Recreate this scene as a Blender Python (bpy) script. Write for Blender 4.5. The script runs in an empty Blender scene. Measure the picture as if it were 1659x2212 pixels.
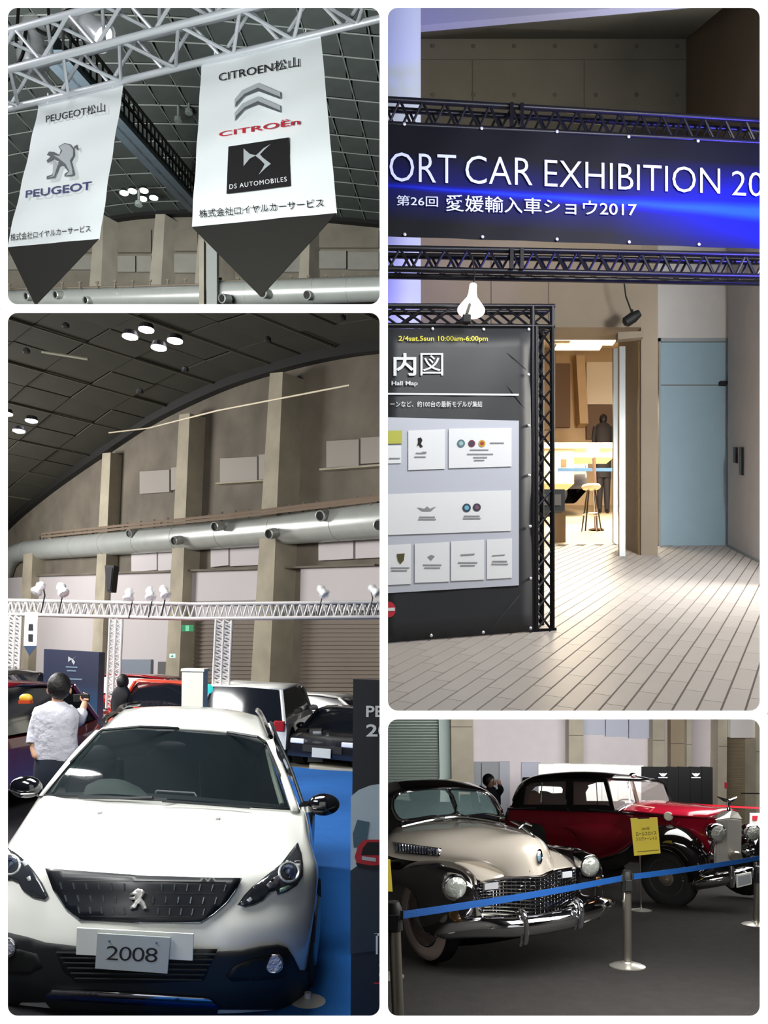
import bpy, bmesh, math, random
from mathutils import Vector, Matrix, Euler
C = bpy.context.scene.collection
SC = bpy.context.scene
random.seed(7)
# ---------------------------------------------------------------- camera
F = 1740.0; U0 = 829.5; V0 = 1410.0; W = 1659; H = 2212
cam_d = bpy.data.cameras.new('camera'); cam = bpy.data.objects.new('camera', cam_d); C.objects.link(cam)
cam_d.sensor_fit = 'VERTICAL'; cam_d.sensor_height = 32.0; cam_d.sensor_width = 24.0
cam_d.lens = F / H * 32.0; cam_d.shift_y = (V0 - H / 2) / H; cam_d.shift_x = 0
cam_d.clip_start = 0.05; cam_d.clip_end = 300
cam.location = (0, 0, 0); cam.rotation_euler = (math.pi / 2, 0, 0)
SC.camera = cam
# ---------------------------------------------------------------- world, exposure
wd = bpy.data.worlds.new('world'); SC.world = wd; wd.use_nodes = True
wd.node_tree.nodes['Background'].inputs[0].default_value = (1, 1, 1, 1)
wd.node_tree.nodes['Background'].inputs[1].default_value = 1.12
SC.view_settings.view_transform = 'Standard'; SC.view_settings.look = 'None'
SC.view_settings.exposure = 0.0; SC.view_settings.gamma = 1.0
SC.view_settings.use_curve_mapping = False
SC.cycles.max_bounces = 8; SC.cycles.diffuse_bounces = 3; SC.cycles.glossy_bounces = 4
SC.cycles.transmission_bounces = 6; SC.cycles.transparent_max_bounces = 10
SC.cycles.sample_clamp_indirect = 4.0; SC.cycles.caustics_reflective = False; SC.cycles.caustics_refractive = False
# ---------------------------------------------------------------- projection helpers
DMAP = [None]
def P(u, v, d):
    if DMAP[0]: d = DMAP[0](d)
    return Vector(((u - U0) / F * d, d, -(v - V0) / F * d))
class Pl:
    def __init__(s, o, n): s.o = Vector(o); s.n = Vector(n).normalized()
    def at(s, u, v):
        r = Vector(((u - U0) / F, 1, -(v - V0) / F)); return r * (s.o.dot(s.n) / r.dot(s.n))
def vplane(a, b, up=(0, 0, 1)):        # plane through points a, b and containing up
    a = Vector(a); b = Vector(b); return Pl(a, (b - a).cross(Vector(up)))
def lerp(a, b, t): return a + (b - a) * t
def lin(c): return tuple((x / 12.92 if x <= 0.04045 else ((x + 0.055) / 1.055) ** 2.4) for x in c)
def rgb(*c): return lin([x / 255 for x in c])
# ---------------------------------------------------------------- lights
def area(name, loc, target, sx, sy, power, col=(1, 1, 1)):
    l = bpy.data.lights.new(name, 'AREA'); l.shape = 'RECTANGLE'; l.size = sx; l.size_y = sy
    l.energy = power; l.color = col
    o = bpy.data.objects.new(name, l); C.objects.link(o); o.location = loc
    d = Vector(target) - Vector(loc); o.rotation_euler = d.to_track_quat('-Z', 'Y').to_euler(); return o
def spot(name, loc, target, power, deg, col=(1, 1, 1), r=0.05, blend=0.6):
    l = bpy.data.lights.new(name, 'SPOT'); l.energy = power; l.color = col; l.spot_size = math.radians(deg)
    l.spot_blend = blend; l.shadow_soft_size = r
    o = bpy.data.objects.new(name, l); C.objects.link(o); o.location = loc
    d = Vector(target) - Vector(loc); o.rotation_euler = d.to_track_quat('-Z', 'Y').to_euler(); return o
def point(name, loc, power, col=(1, 1, 1), r=0.03):
    l = bpy.data.lights.new(name, 'POINT'); l.energy = power; l.color = col; l.shadow_soft_size = r
    o = bpy.data.objects.new(name, l); C.objects.link(o); o.location = loc; return o
# bay 1 (banners): area lights added out of view
area('hall_fill_1', (-1.7, 2.6, 1.9), (-1.6, 6.0, 3.5), 1.2, .8, 175, (.95, 1, .98))
area('hall_fill_2', (-11, 14, 7.6), (-4, 30, 14), 5, 3, 1700, (1, .98, .93))
area('hall_fill_3', (-8, 11, 6.5), (-4, 24, 16), 4, 3, 2300, (.95, 1, 1))
area('hall_fill_13', (-4.4, 5.2, 5.0), (-2.6, 7.2, 5.4), .6, .6, 35, (.97, .97, 1))
# bay 2 (foyer): area fills added out of view, besides blue spots and showroom
area('foyer_fill_1', (3.2, 4.5, 4.6), (2.5, 8, 0), 2.0, 1.0, 200, (1, .98, .96))
area('foyer_fill_2', (7.5, 9.0, 4.0), (3.5, 12.3, 2.5), 2.0, 2.0, 760, (1, .95, .88))
area('foyer_fill_3', (6.8, 8.2, 6.0), (3.0, 15, 7.8), 1.6, 1.6, 420, (1, .98, .9))
area('foyer_fill_4', (1.6, 3.8, 3.6), (-.1, 9, 6.6), .8, .8, 55, (.85, .93, 1))
area('foyer_fill_5', (4.7, 7.2, 3.5), (5.2, 13.6, 3), .8, .8, 230, (.97, .98, 1))
spot('blue_spot_1', (4.6, 5.6, 3.2), (2.6, 7.3, 4.2), 1100, 60, (.12, .1, 1), .08)
spot('blue_spot_2', (1.3, 7.3, 2.0), (.1, 9, 3.4), 500, 70, (.2, .12, 1), .08)
area('showroom_light', (4.4, 17, 5.2), (4.3, 18, 1), 2.5, 4, 650, (1, .86, .66))
# bay 3 (hall with the white SUV): unseen area lights added to brighten it
area('hall_fill_4', (-2.9, 3.4, .9), (-1.3, 4.8, -1.2), 1.6, .9, 130, (1, 1, .98))
area('hall_fill_5', (-1.6, 5.2, 1.95), (-1.5, 5.6, -1), 2.4, 1.4, 170, (1, 1, .97))
area('hall_fill_6', (-24, 30, 6), (-8, 32, 4), 5, 5, 3300, (1, .98, .96))
area('hall_fill_7', (-9, 12.5, 4.4), (-5, 16, -1), 5, 3, 1700, (1, .98, .95))
area('hall_fill_12', (-5.4, 7.4, 2.5), (-2.2, 12.5, 0), 1.6, 1.6, 420, (1, 1, .98))
# bay 4 (vintage cars): edge-on and off-frame area lights added to brighten it
area('hall_fill_8', (2.4, 6.0, -.50), (2.4, 6.6, -3), 3.4, 2.2, 360, (1, .99, .97))
area('hall_fill_9', (5.6, 13, -1.06), (5.2, 13.2, -4), 6, 3, 420, (1, .99, .97))
area('hall_fill_10', (5.5, 19, -1.6), (5.4, 24, -3.2), 9, 1.5, 750, (1, .98, .96))
area('hall_fill_11', (4.4, 4.0, -.45), (2.3, 7.5, -2.2), 1.4, 1.0, 420, (1, 1, .98))

# ---------------------------------------------------------------- materials
MATS = {}
def mat(name, col, rough=0.5, metal=0.0, spec=0.5, coat=0.0, emit=None, es=0.0, var=0.0, vs=3.0, bump=0.0, bs=20.0, alpha=1.0, trans=0.0, col2=None, stretch=None, ior=1.45):
    if name in MATS: return MATS[name]
    m = bpy.data.materials.new(name); m.use_nodes = True; nt = m.node_tree; b = nt.nodes['Principled BSDF']
    c = rgb(*col); b.inputs['Base Color'].default_value = (*c, 1); b.inputs['Roughness'].default_value = rough
    b.inputs['Metallic'].default_value = metal; b.inputs['Specular IOR Level'].default_value = spec
    b.inputs['Coat Weight'].default_value = coat; b.inputs['Coat Roughness'].default_value = 0.03
    b.inputs['Alpha'].default_value = alpha; b.inputs['Transmission Weight'].default_value = trans; b.inputs['IOR'].default_value = ior
    if emit: b.inputs['Emission Color'].default_value = (*rgb(*emit), 1); b.inputs['Emission Strength'].default_value = es
    if var or bump:
        tc = nt.nodes.new('ShaderNodeTexCoord'); mp = nt.nodes.new('ShaderNodeMapping'); nt.links.new(tc.outputs['Object'], mp.inputs[0])
        if stretch: mp.inputs['Scale'].default_value = stretch
    if var:
        n = nt.nodes.new('ShaderNodeTexNoise'); n.inputs['Scale'].default_value = vs; n.inputs['Detail'].default_value = 5
        r = nt.nodes.new('ShaderNodeValToRGB'); r.color_ramp.elements[0].position = 0.3; r.color_ramp.elements[1].position = 0.7
        c1 = rgb(*col2) if col2 else tuple(x * (1 - var) for x in c); c2 = c if col2 else tuple(min(1, x * (1 + var)) for x in c)
        r.color_ramp.elements[0].color = (*c1, 1); r.color_ramp.elements[1].color = (*c2, 1)
        nt.links.new(mp.outputs[0], n.inputs['Vector']); nt.links.new(n.outputs['Fac'], r.inputs[0]); nt.links.new(r.outputs[0], b.inputs['Base Color'])
    if bump:
        n2 = nt.nodes.new('ShaderNodeTexNoise'); n2.inputs['Scale'].default_value = bs; n2.inputs['Detail'].default_value = 3
        bp = nt.nodes.new('ShaderNodeBump'); bp.inputs['Strength'].default_value = bump; bp.inputs['Distance'].default_value = 0.02
        nt.links.new(mp.outputs[0], n2.inputs['Vector']); nt.links.new(n2.outputs['Fac'], bp.inputs['Height']); nt.links.new(bp.outputs[0], b.inputs['Normal'])
    MATS[name] = m; return m
# ---------------------------------------------------------------- mesh builder (world coordinates)
def frame_of(d, up=(0, 0, 1)):
    d = Vector(d).normalized(); up = Vector(up)
    if abs(d.dot(up.normalized())) > 0.98: up = Vector((1, 0, 0))
    x = d.cross(up).normalized(); y = x.cross(d).normalized(); return x, y, d
class MB:
    def __init__(s): s.v = []; s.f = []
    def add(s, vs, fs):
        n = len(s.v); s.v += [Vector(p) for p in vs]; s.f += [tuple(i + n for i in f) for f in fs]; return s
    def box8(s, p):                      # 4 bottom ring + 4 top ring
        return s.add(p, [(3, 2, 1, 0), (4, 5, 6, 7), (0, 1, 5, 4), (1, 2, 6, 5), (2, 3, 7, 6), (3, 0, 4, 7)])
    def obox(s, o, a, b, c):             # corner + 3 edge vectors
        o = Vector(o); a = Vector(a); b = Vector(b); c = Vector(c)
        return s.box8([o, o + a, o + a + b, o + b, o + c, o + a + c, o + a + b + c, o + b + c])
    def cbox(s, c, a, b, h):             # centred box with full edge vectors
        c = Vector(c); return s.obox(c - (Vector(a) + Vector(b) + Vector(h)) / 2, a, b, h)
    def slab(s, pts, ext):               # polygon extruded by a vector
        n = len(pts); ext = Vector(ext); a = [Vector(p) for p in pts]
        return s.add(a + [p + ext for p in a], [tuple(range(n - 1, -1, -1)), tuple(range(n, 2 * n))] + [(i, (i + 1) % n, n + (i + 1) % n, n + i) for i in range(n)])
    def bar(s, a, b, w, h=None, up=(0, 0, 1)):   # rectangular bar between points
        a = Vector(a); b = Vector(b); h = h or w; x, y, d = frame_of(b - a, up); x = x * w; y = y * h
        return s.obox(a - x / 2 - y / 2, x, y, b - a)
    def tube(s, pts, r, n=10, closed=False, cap=True, flat=None):
        pts = [Vector(p) for p in pts]; k = len(pts); rs = r if isinstance(r, (list, tuple)) else [r] * k
        vs = []; fs = []; px = None
        for i in range(k):
            if closed: d = pts[(i + 1) % k] - pts[i - 1]
            else: d = pts[min(i + 1, k - 1)] - pts[max(i - 1, 0)]
            d.normalize()
            if px is None: x, y, _ = frame_of(d); y = d.cross(x)
            else:
                x = (px - d * px.dot(d)).normalized(); y = d.cross(x)
            px = x
            for j in range(n):
                a = 2 * math.pi * j / n; vs.append(pts[i] + (x * math.cos(a) + y * math.sin(a)) * rs[i])
        m = k if closed else k - 1
        for i in range(m):
            for j in range(n):
                a = i * n + j; b = i * n + (j + 1) % n; i2 = (i + 1) % k; fs.append((a, b, i2 * n + (j + 1) % n, i2 * n + j))
        if cap and not closed: fs.append(tuple(range(n - 1, -1, -1))); fs.append(tuple((k - 1) * n + j for j in range(n)))
        return s.add(vs, fs)
    def lathe(s, o, axis, prof, n=24, up=(0, 0, 1), sx=1, sy=1):    # prof: (radius, distance along the axis)
        o = Vector(o); x, y, d = frame_of(axis, up); vs = []; fs = []; k = len(prof)
        for (r, h) in prof:
            for j in range(n):
                a = 2 * math.pi * j / n; vs.append(o + d * h + (x * math.cos(a) * sx + y * math.sin(a) * sy) * r)
        for i in range(k - 1):
            for j in range(n): fs.append((i * n + j, i * n + (j + 1) % n, (i + 1) * n + (j + 1) % n, (i + 1) * n + j))
        if prof[0][0] > 1e-5: fs.append(tuple(range(n - 1, -1, -1)))
        if prof[-1][0] > 1e-5: fs.append(tuple((k - 1) * n + j for j in range(n)))
        return s.add(vs, fs)
    def ball(s, c, r, n=12, sc=(1, 1, 1)):
        c = Vector(c); m = max(6, n // 2 + 2); vs = []; fs = []
        for i in range(m + 1):
            t = math.pi * i / m
            for j in range(n):
                a = 2 * math.pi * j / n; vs.append(c + Vector((math.sin(t) * math.cos(a) * sc[0], math.sin(t) * math.sin(a) * sc[1], math.cos(t) * sc[2])) * r)
        for i in range(m):
            for j in range(n): fs.append((i * n + j, (i + 1) * n + j, (i + 1) * n + (j + 1) % n, i * n + (j + 1) % n))
        return s.add(vs, fs)
    def grid(s, rows):
        n = len(rows[0]); return s.add([p for r in rows for p in r], [(i * n + j, i * n + j + 1, (i + 1) * n + j + 1, (i + 1) * n + j) for i in range(len(rows) - 1) for j in range(n - 1)])
def crom(p, k):                          # Catmull-Rom through a list of vectors, k steps per span
    if len(p) < 3 or k <= 1:
        return [lerp(p[i], p[i + 1], t / k) for i in range(len(p) - 1) for t in range(k)] + [p[-1]]
    q = [p[0] * 2 - p[1]] + list(p) + [p[-1] * 2 - p[-2]]; out = []
    for i in range(1, len(q) - 2):
        a, b, c, d = q[i - 1], q[i], q[i + 1], q[i + 2]
        for t in range(k):
            t = t / k; out.append(0.5 * ((2 * b) + (c - a) * t + (2 * a - 5 * b + 4 * c - d) * t * t + (3 * b - a - 3 * c + d) * t ** 3))
    out.append(p[-1]); return out
def surf(rows, k=4, l=4):                # smooth surface through rows of control points
    fine = [crom(r, k) for r in rows]; cols = [crom([f[j] for f in fine], l) for j in range(len(fine[0]))]
    return [[c[i] for c in cols] for i in range(len(cols[0]))]
def px(rows): return [[P(*q) for q in r] for r in rows]
# ---------------------------------------------------------------- objects
def root_loc(o):
    while o.parent: o = o.parent
    return o.location
def tag(o, label=None, cat=None, group=None, kind=None):
    if label: o['label'] = label
    if cat: o['category'] = cat
    if group: o['group'] = group
    if kind: o['kind'] = kind
    return o
def thing(name, label, cat, loc, group=None):
    o = bpy.data.objects.new(name, None); C.objects.link(o); o.location = loc; o.empty_display_size = 0.1; o['bay'] = BAY[0]
    return tag(o, label, cat, group)
BAY = [0]
def obj(name, mb, m, parent=None, smooth=False, solid=0.0, label=None, kind=None, bevel=0.0, sub=0):
    loc = Vector(root_loc(parent)) if parent else (sum((v for v in mb.v), Vector()) / max(1, len(mb.v)))
    me = bpy.data.meshes.new(name); me.from_pydata([tuple(v - loc) for v in mb.v], [], mb.f); me.materials.append(m)
    o = bpy.data.objects.new(name, me); C.objects.link(o)
    if parent: o.parent = parent
    else: o.location = loc
    if smooth:
        me.polygons.foreach_set('use_smooth', [True] * len(me.polygons))
        if smooth != 'all':
            try: me.set_sharp_from_angle(angle=math.radians(smooth if smooth is not True else 38))
            except Exception: pass
    if solid: md = o.modifiers.new('solid', 'SOLIDIFY'); md.thickness = solid; md.offset = -1 if solid > 0 else 1; md.thickness = abs(solid)
    if bevel: md = o.modifiers.new('bevel', 'BEVEL'); md.width = bevel; md.segments = 2; md.limit_method = 'ANGLE'
    if sub: md = o.modifiers.new('sub', 'SUBSURF'); md.levels = sub; md.render_levels = sub
    o['bay'] = BAY[0]
    return tag(o, label, kind=kind)
def single(name, mb, m, label, cat, group=None, kind=None, **k):
    o = obj(name, mb, m, None, **k); return tag(o, label, cat, group, kind)
def structure(name, mb, m, parent=None, **k): return obj(name, mb, m, parent, kind='structure' if not parent else None, **k)
_tc = {}
def text_mesh(body, bold=0.0, space=1.0, shear=0.0):
    key = (body, bold, space, shear)
    if key in _tc: return _tc[key]
    c = bpy.data.curves.new('t', 'FONT'); c.body = body; c.size = 1; c.offset = bold; c.space_character = space; c.shear = shear
    c.resolution_u = 3; o = bpy.data.objects.new('t', c); C.objects.link(o)
    dg = bpy.context.evaluated_depsgraph_get(); me = bpy.data.meshes.new_from_object(o.evaluated_get(dg))
    vs = [Vector(v.co) for v in me.vertices]; fs = [tuple(p.vertices) for p in me.polygons]
    bpy.data.objects.remove(o); bpy.data.curves.remove(c); bpy.data.meshes.remove(me)
    x0 = min(v.x for v in vs); x1 = max(v.x for v in vs); y0 = min(v.y for v in vs); y1 = max(v.y for v in vs)
    r = ([((v.x - x0) / (x1 - x0), (v.y - y0) / (y1 - y0)) for v in vs], fs); _tc[key] = r; return r
def text_on(mb, body, quad, off=(0, 0, 0), **k):   # quad: bottom-left, bottom-right, top-right, top-left in 3-D
    st, fs = text_mesh(body, **k); a, b, c, d = [Vector(q) for q in quad]; off = Vector(off)
    mb.add([lerp(lerp(a, b, x), lerp(d, c, x), y) + off for x, y in st], fs); return mb
def pxquad(pl, a, b, c, d): return [pl.at(*a), pl.at(*b), pl.at(*c), pl.at(*d)]
def flat(mb, pl, poly, off):             # flat polygon given in pixels laid on a plane, lifted by off
    n = len(mb.v); mb.v += [pl.at(*q) + Vector(off) for q in poly]; mb.f.append(tuple(range(n, n + len(poly)))); return mb
def disc_px(mb, pl, u, v, ru, rv, off, n=20): return flat(mb, pl, [(u + ru * math.cos(2 * math.pi * i / n), v + rv * math.sin(2 * math.pi * i / n)) for i in range(n)], off)
def loft(rings, n=20):                   # rings: (centre, right vector, depth vector)
    rows = []
    for c, a, b in rings: rows.append([Vector(c) + Vector(a) * math.cos(2 * math.pi * j / n) + Vector(b) * math.sin(2 * math.pi * j / n) for j in range(n + 1)])
    m = MB().grid(rows); m.add(rows[0][:-1], [tuple(range(n))]); m.add(rows[-1][:-1], [tuple(range(n))]); return m
def copy_tree(o, parent=None):
    c = o.copy(); C.objects.link(c)
    if parent: c.parent = parent
    for ch in list(o.children): copy_tree(ch, c)
    return c
def truss(mb, a, b, side, up, w, h, n, r=0.02, rd=0.011, chords=4, zig=True, faces=(0, 1, 2, 3)):
    a = Vector(a); b = Vector(b); s = Vector(side) * w; t = Vector(up) * h
    co = [Vector(), s, s + t, t][:chords]
    for c in co: mb.tube([a + c, b + c], r, 8)
    for fi in faces:
        c0 = co[fi % len(co)]; c1 = co[(fi + 1) % len(co)]
        for i in range(n):
            p = lerp(a, b, i / n); q = lerp(a, b, (i + 1) / n); m = lerp(a, b, (i + .5) / n)
            if zig: mb.tube([p + c0, m + c1], rd, 6); mb.tube([m + c1, q + c0], rd, 6)
            else: mb.tube([p + c0, q + c1], rd, 6); mb.tube([p + c1, q + c0], rd, 6)
    return mb
# ================================================================ SETTING: white wall with four round-cornered openings, a bay behind each
PAN = {1: (17, 17, 820, 657), 2: (838, 17, 1641, 1535), 3: (17, 676, 820, 2194), 4: (838, 1554, 1641, 2194)}
BND = {1: (-700, -700, 829, 666.5), 2: (829, -700, 2360, 1544.5), 3: (-700, 666.5, 829, 3000), 4: (829, 1544.5, 2360, 3000)}
M_wall = mat('white_paint', (250, 250, 250), 0.9, spec=0.1)
M_dark = mat('dark_lining', (40, 40, 40), 0.9, spec=0.1)
M_grey = mat('grey_lining', (120, 120, 118), 0.9, spec=0.1)
def rrect(x0, y0, x1, y1, r, n=6):
    out = []
    for cx, cy, a0 in ((x1 - r, y1 - r, 0), (x0 + r, y1 - r, 90), (x0 + r, y0 + r, 180), (x1 - r, y0 + r, 270)):
        for i in range(n + 1):
            a = math.radians(a0 + 90 * i / n); out.append((cx + r * math.cos(a), cy + r * math.sin(a)))
    return out
YF0, YF1 = 1.97, 2.0
mb = MB()
OUT = {1: (-900, -900, 829, 666.5), 2: (829, -900, 2560, 1544.5), 3: (-900, 666.5, 829, 3000), 4: (829, 1544.5, 2560, 3000)}
for k, (x0, y0, x1, y1) in PAN.items():
    a, b, c, d = OUT[k]; inn = rrect(x0, y0, x1, y1, 21); n = len(inn); outp = []
    for (u, v) in inn:                     # matching point on the outer rectangle
        cx, cy = (x0 + x1) / 2, (y0 + y1) / 2; qx, qy = u - cx, v - cy
        t = min(((c if qx > 0 else a) - cx) / qx if abs(qx) > 1e-6 else 1e9, ((d if qy > 0 else b) - cy) / qy if abs(qy) > 1e-6 else 1e9)
        outp.append((cx + qx * t, cy + qy * t))
    ring = [outp, inn]; vs = []
    for yy in (YF0, YF1):
        for g in ring: vs += [P(u, v, yy) for u, v in g]
    # corners of the outer rectangle filled by extra faces
    o0 = len(mb.v); fs = []
    for i in range(n):
        j = (i + 1) % n
        fs += [(i, j, n + j, n + i), (2 * n + j, 2 * n + i, 3 * n + i, 3 * n + j), (n + i, n + j, 3 * n + j, 3 * n + i)]
    mb.add(vs, fs)
    for (ex, ey) in ((a, b), (c, b), (c, d), (a, d)):
        best = None
        for i in range(n):
            j = (i + 1) % n; p, q = outp[i], outp[j]
            if abs(p[0] - q[0]) > 1 and abs(p[1] - q[1]) > 1 and min(p[0], q[0]) - 1 <= ex <= max(p[0], q[0]) + 1 and min(p[1], q[1]) - 1 <= ey <= max(p[1], q[1]) + 1: best = (i, j)
        if best: mb.add([P(*outp[best[0]], YF0), P(ex, ey, YF0), P(*outp[best[1]], YF0)], [(0, 1, 2)])
structure('wall_front', mb, M_wall, smooth=False)
YB = {1: 34.0, 2: 27.0, 3: 62.0, 4: 30.0}
for k, (a, b, c, d) in BND.items():  # unseen partitions added behind the openings to block light between bays
    e = 1.6; a += (e if a > 0 else 0); c -= (e if c < 1000 else 0); b += (e if b > 0 else 0); d -= (e if d < 2000 else 0)
    y1 = YB[k]; q = [(a, b), (c, b), (c, d), (a, d)]; nm = ['ceiling', 'light_block_right', 'floor', 'light_block_left']
    m = {1: M_dark, 2: M_grey, 3: M_dark, 4: mat('grey_lining_deep', (76, 75, 73), .9, spec=.1)}[k]
    for i in range(4):
        j = (i + 1) % 4; out = [P(*q[i], YF1), P(*q[j], YF1), P(*q[j], y1), P(*q[i], y1)]
        s = MB().add(out, [(0, 1, 2, 3)]); BAY[0] = 0; structure('%s_bay_%d' % (nm[i], k), s, m)
    structure('light_block_back_bay_%d' % k, MB().add([P(*t, y1) for t in q], [(0, 1, 2, 3)]), m)
# ================================================================ PHOTO 1: banners hanging from a silver truss under the hall roof
BAY[0] = 1
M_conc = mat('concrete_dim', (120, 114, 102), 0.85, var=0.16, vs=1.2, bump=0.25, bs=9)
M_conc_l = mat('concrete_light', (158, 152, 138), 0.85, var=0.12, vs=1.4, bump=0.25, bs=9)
M_panel = mat('wall_panel_grey', (140, 138, 130), 0.6, var=0.06)
M_tile = mat('ceiling_tile', (66, 72, 70), 0.8, var=0.12, vs=2)
M_rail = mat('ceiling_rail', (112, 118, 114), 0.6)
M_alu = mat('aluminium', (206, 210, 216), 0.35, metal=0.25, spec=.7)
M_duct = mat('silver_duct', (176, 180, 176), 0.32, metal=0.3, var=0.05, vs=2)
M_black = mat('black_matt', (22, 22, 22), 0.6)
M_cloth = mat('banner_cloth', (232, 236, 238), 0.8, var=0.03, vs=2, bump=0.15, bs=3)
M_tip = mat('banner_black', (32, 30, 27), 0.85)
M_ink = mat('black_ink', (26, 24, 26), 0.7)
M_lamp = mat('lamp_glow', (255, 255, 255), 0.5, emit=(245, 245, 255), es=9)
M_bluegrey = mat('painted_steel', (88, 102, 112), 0.6, var=0.1)
Y1 = 30.0; W1 = Pl((0, Y1, 0), (0, 1, 0))
arc = [(-700, 900), (-300, 640), (0, 532), (150, 491), (220, 477), (300, 465), (400, 460), (500, 460), (600, 464), (700, 472), (835, 485), (1150, 520), (1500, 590)]
arcp = crom([W1.at(*q) for q in arc], 6)
ED = Vector((-0.15, -1, 0)).normalized()
# end wall below the arc
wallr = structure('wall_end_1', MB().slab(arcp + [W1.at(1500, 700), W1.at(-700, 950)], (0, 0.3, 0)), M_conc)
for (u0, u1, v0, v1) in ((20, 118, 555, 585), (120, 205, 555, 585), (256, 296, 556, 590), (298, 330, 556, 590), (378, 432, 552, 592), (530, 590, 545, 590), (592, 652, 545, 590), (690, 750, 545, 583), (752, 820, 548, 585),
                         (256, 330, 500, 548), (378, 430, 498, 545), (690, 820, 502, 538), (120, 204, 508, 548), (530, 650, 498, 540)):
    obj('panel', MB().slab(pxquad(W1, (u0, v1), (u1 - 2, v1), (u1 - 2, v0), (u0, v0)), (0, -0.12, 0)), M_panel if v0 > 540 else M_conc, wallr)
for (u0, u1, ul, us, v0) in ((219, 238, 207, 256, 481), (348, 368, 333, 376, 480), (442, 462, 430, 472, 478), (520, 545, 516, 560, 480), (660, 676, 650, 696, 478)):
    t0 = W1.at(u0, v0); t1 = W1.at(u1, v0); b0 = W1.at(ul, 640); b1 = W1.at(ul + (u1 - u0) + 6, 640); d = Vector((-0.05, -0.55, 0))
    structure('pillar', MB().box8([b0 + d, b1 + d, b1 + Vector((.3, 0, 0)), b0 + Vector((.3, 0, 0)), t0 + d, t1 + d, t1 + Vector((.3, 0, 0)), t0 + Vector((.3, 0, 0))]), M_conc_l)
# dark beam along the arc
mb = MB(); mb.grid([[p + Vector((0, -0.25, 0)) for p in arcp], [p + Vector((0, -0.25, -0.16)) for p in arcp], [p + Vector((0, 0, -0.16)) for p in arcp]])
structure('trim_1', mb, M_black)
# vaulted ceiling: backing, rails, tiles
seg = []; acc = 0.0
L = [0.0]
for i in range(1, len(arcp)): L.append(L[-1] + (arcp[i] - arcp[i - 1]).length)
def at_len(s):
    for i in range(1, len(L)):
        if L[i] >= s: return lerp(arcp[i - 1], arcp[i], (s - L[i - 1]) / (L[i] - L[i - 1]))
    return arcp[-1]
ceil1 = structure('ceiling_vault_1', MB().grid([[p + ED * t + Vector((0, 0, .1)) for p in arcp] for t in (0, 30)]), mat('roof_dark', (46, 50, 50), 0.9), solid=0.1)
TS = 0.86; n_c = int(L[-1] / TS); tile_me = None; cnt = 0
for c in range(n_c - 1, -1, -1):
    a = at_len(c * TS); b = at_len((c + 1) * TS); mid = (a + b) / 2; vis = False
    obj('ceiling_rail', MB().bar(a + ED * 0.05 + Vector((0, 0, -.02)), a + ED * 17 + Vector((0, 0, -.02)), 0.035, 0.05), M_rail, ceil1)
    for r in range(18):
        q = mid + ED * (r + .5) * TS; uu = U0 + q.x / q.y * F; vv = V0 - q.z / q.y * F
        if not (-60 < uu < 900 and -60 < vv < 600) or cnt >= 298 or q.y < 6: continue
        cnt += 1
        if tile_me is None:
            o = obj('tile', MB().cbox((0, 0, 0), (TS - .04, 0, 0), (0, TS - .04, 0), (0, 0, .03)), M_tile, ceil1); tile_me = o.data
            tile_me.transform(Matrix.Translation(Vector(ceil1.location)))
        else: o = bpy.data.objects.new('tile', tile_me); C.objects.link(o); o.parent = ceil1; o['bay'] = 1
        x = (b - a).normalized(); y = -ED; z = x.cross(y).normalized(); y = z.cross(x)
        m = Matrix((x, y, z)).transposed().to_4x4(); o.matrix_local = Matrix.Translation(q - Vector(ceil1.location) + z * 0.02 * math.sin(c * 7.1 + r * 3.3)) @ m
for r in range(19):
    mb = MB().tube([p + ED * (r * TS) + Vector((0, 0, -.03)) for p in arcp], 0.022, 4)
    obj('ceiling_rail', mb, M_rail, ceil1)
# girder with catwalk
g = MB(); ga = P(110, 120, 16.5); gb = P(425, 458, 29.2)
gt = thing('roof_girder', 'blue-grey steel girder running down the roof behind the two banners', 'girder', ga)
x, y, d = frame_of(gb - ga)
obj('bottom_flange', MB().obox(ga - x * .27, x * .54, Vector((0, 0, .12)), gb - ga), M_bluegrey, gt)
obj('web', MB().obox(ga - x * .04, x * .08, Vector((0, 0, .5)), gb - ga), M_bluegrey, gt)
mb = MB()
for k in (.55, .85): mb.bar(ga + Vector((0, 0, k)) + x * .25, gb + Vector((0, 0, k)) + x * .25, .06)
for i in range(34): q = lerp(ga, gb, i / 33) + x * .25; mb.bar(q + Vector((0, 0, .1)), q + Vector((0, 0, .85)), .04)
obj('catwalk_railing', mb, M_black, gt)
# ceiling lamps
for i, (u, v) in enumerate(((268, 397), (286, 393), (311, 392), (308, 410), (332, 408))):
    q = P(u, v, 27.3 if v < 400 else 27.9) + Vector((0, 0, -.3)); t = thing('ceiling_lamp', ['half-hidden leftmost', 'upper left', 'upper right', 'lower left', 'lower right'][i] + ' round lamp of the bright roof cluster between the banners', 'lamp', q, 'roof lamps between the banners')
    obj('housing', MB().lathe(q, (0, 0, -1), [(.03, -.12), (.1, -.1), (.16, .0)], 14), M_black, t)
    obj('lens', MB().lathe(q, (0, 0, -1), [(.145, 0), (.145, .03), (.08, .05)], 14), M_lamp, t)
for i, (u, v) in enumerate(((385, 258), (408, 241), (640, 445), (300, 440))):
    q = P(u, v, 24.0); single('roof_speaker', MB().lathe(q, (0, 0, -1), [(.04, -.4), (.04, -.1), (.11, -.05), (.12, .05), (.1, .06)], 12), mat('grey_paint', (120, 130, 124), .6),
           ['small round fitting on the roof right of the left banner', 'pale small round fitting on the roof near the right banner', 'small round fitting behind the right banner', 'small round fitting low on the roof'][i], 'fitting')
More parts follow.
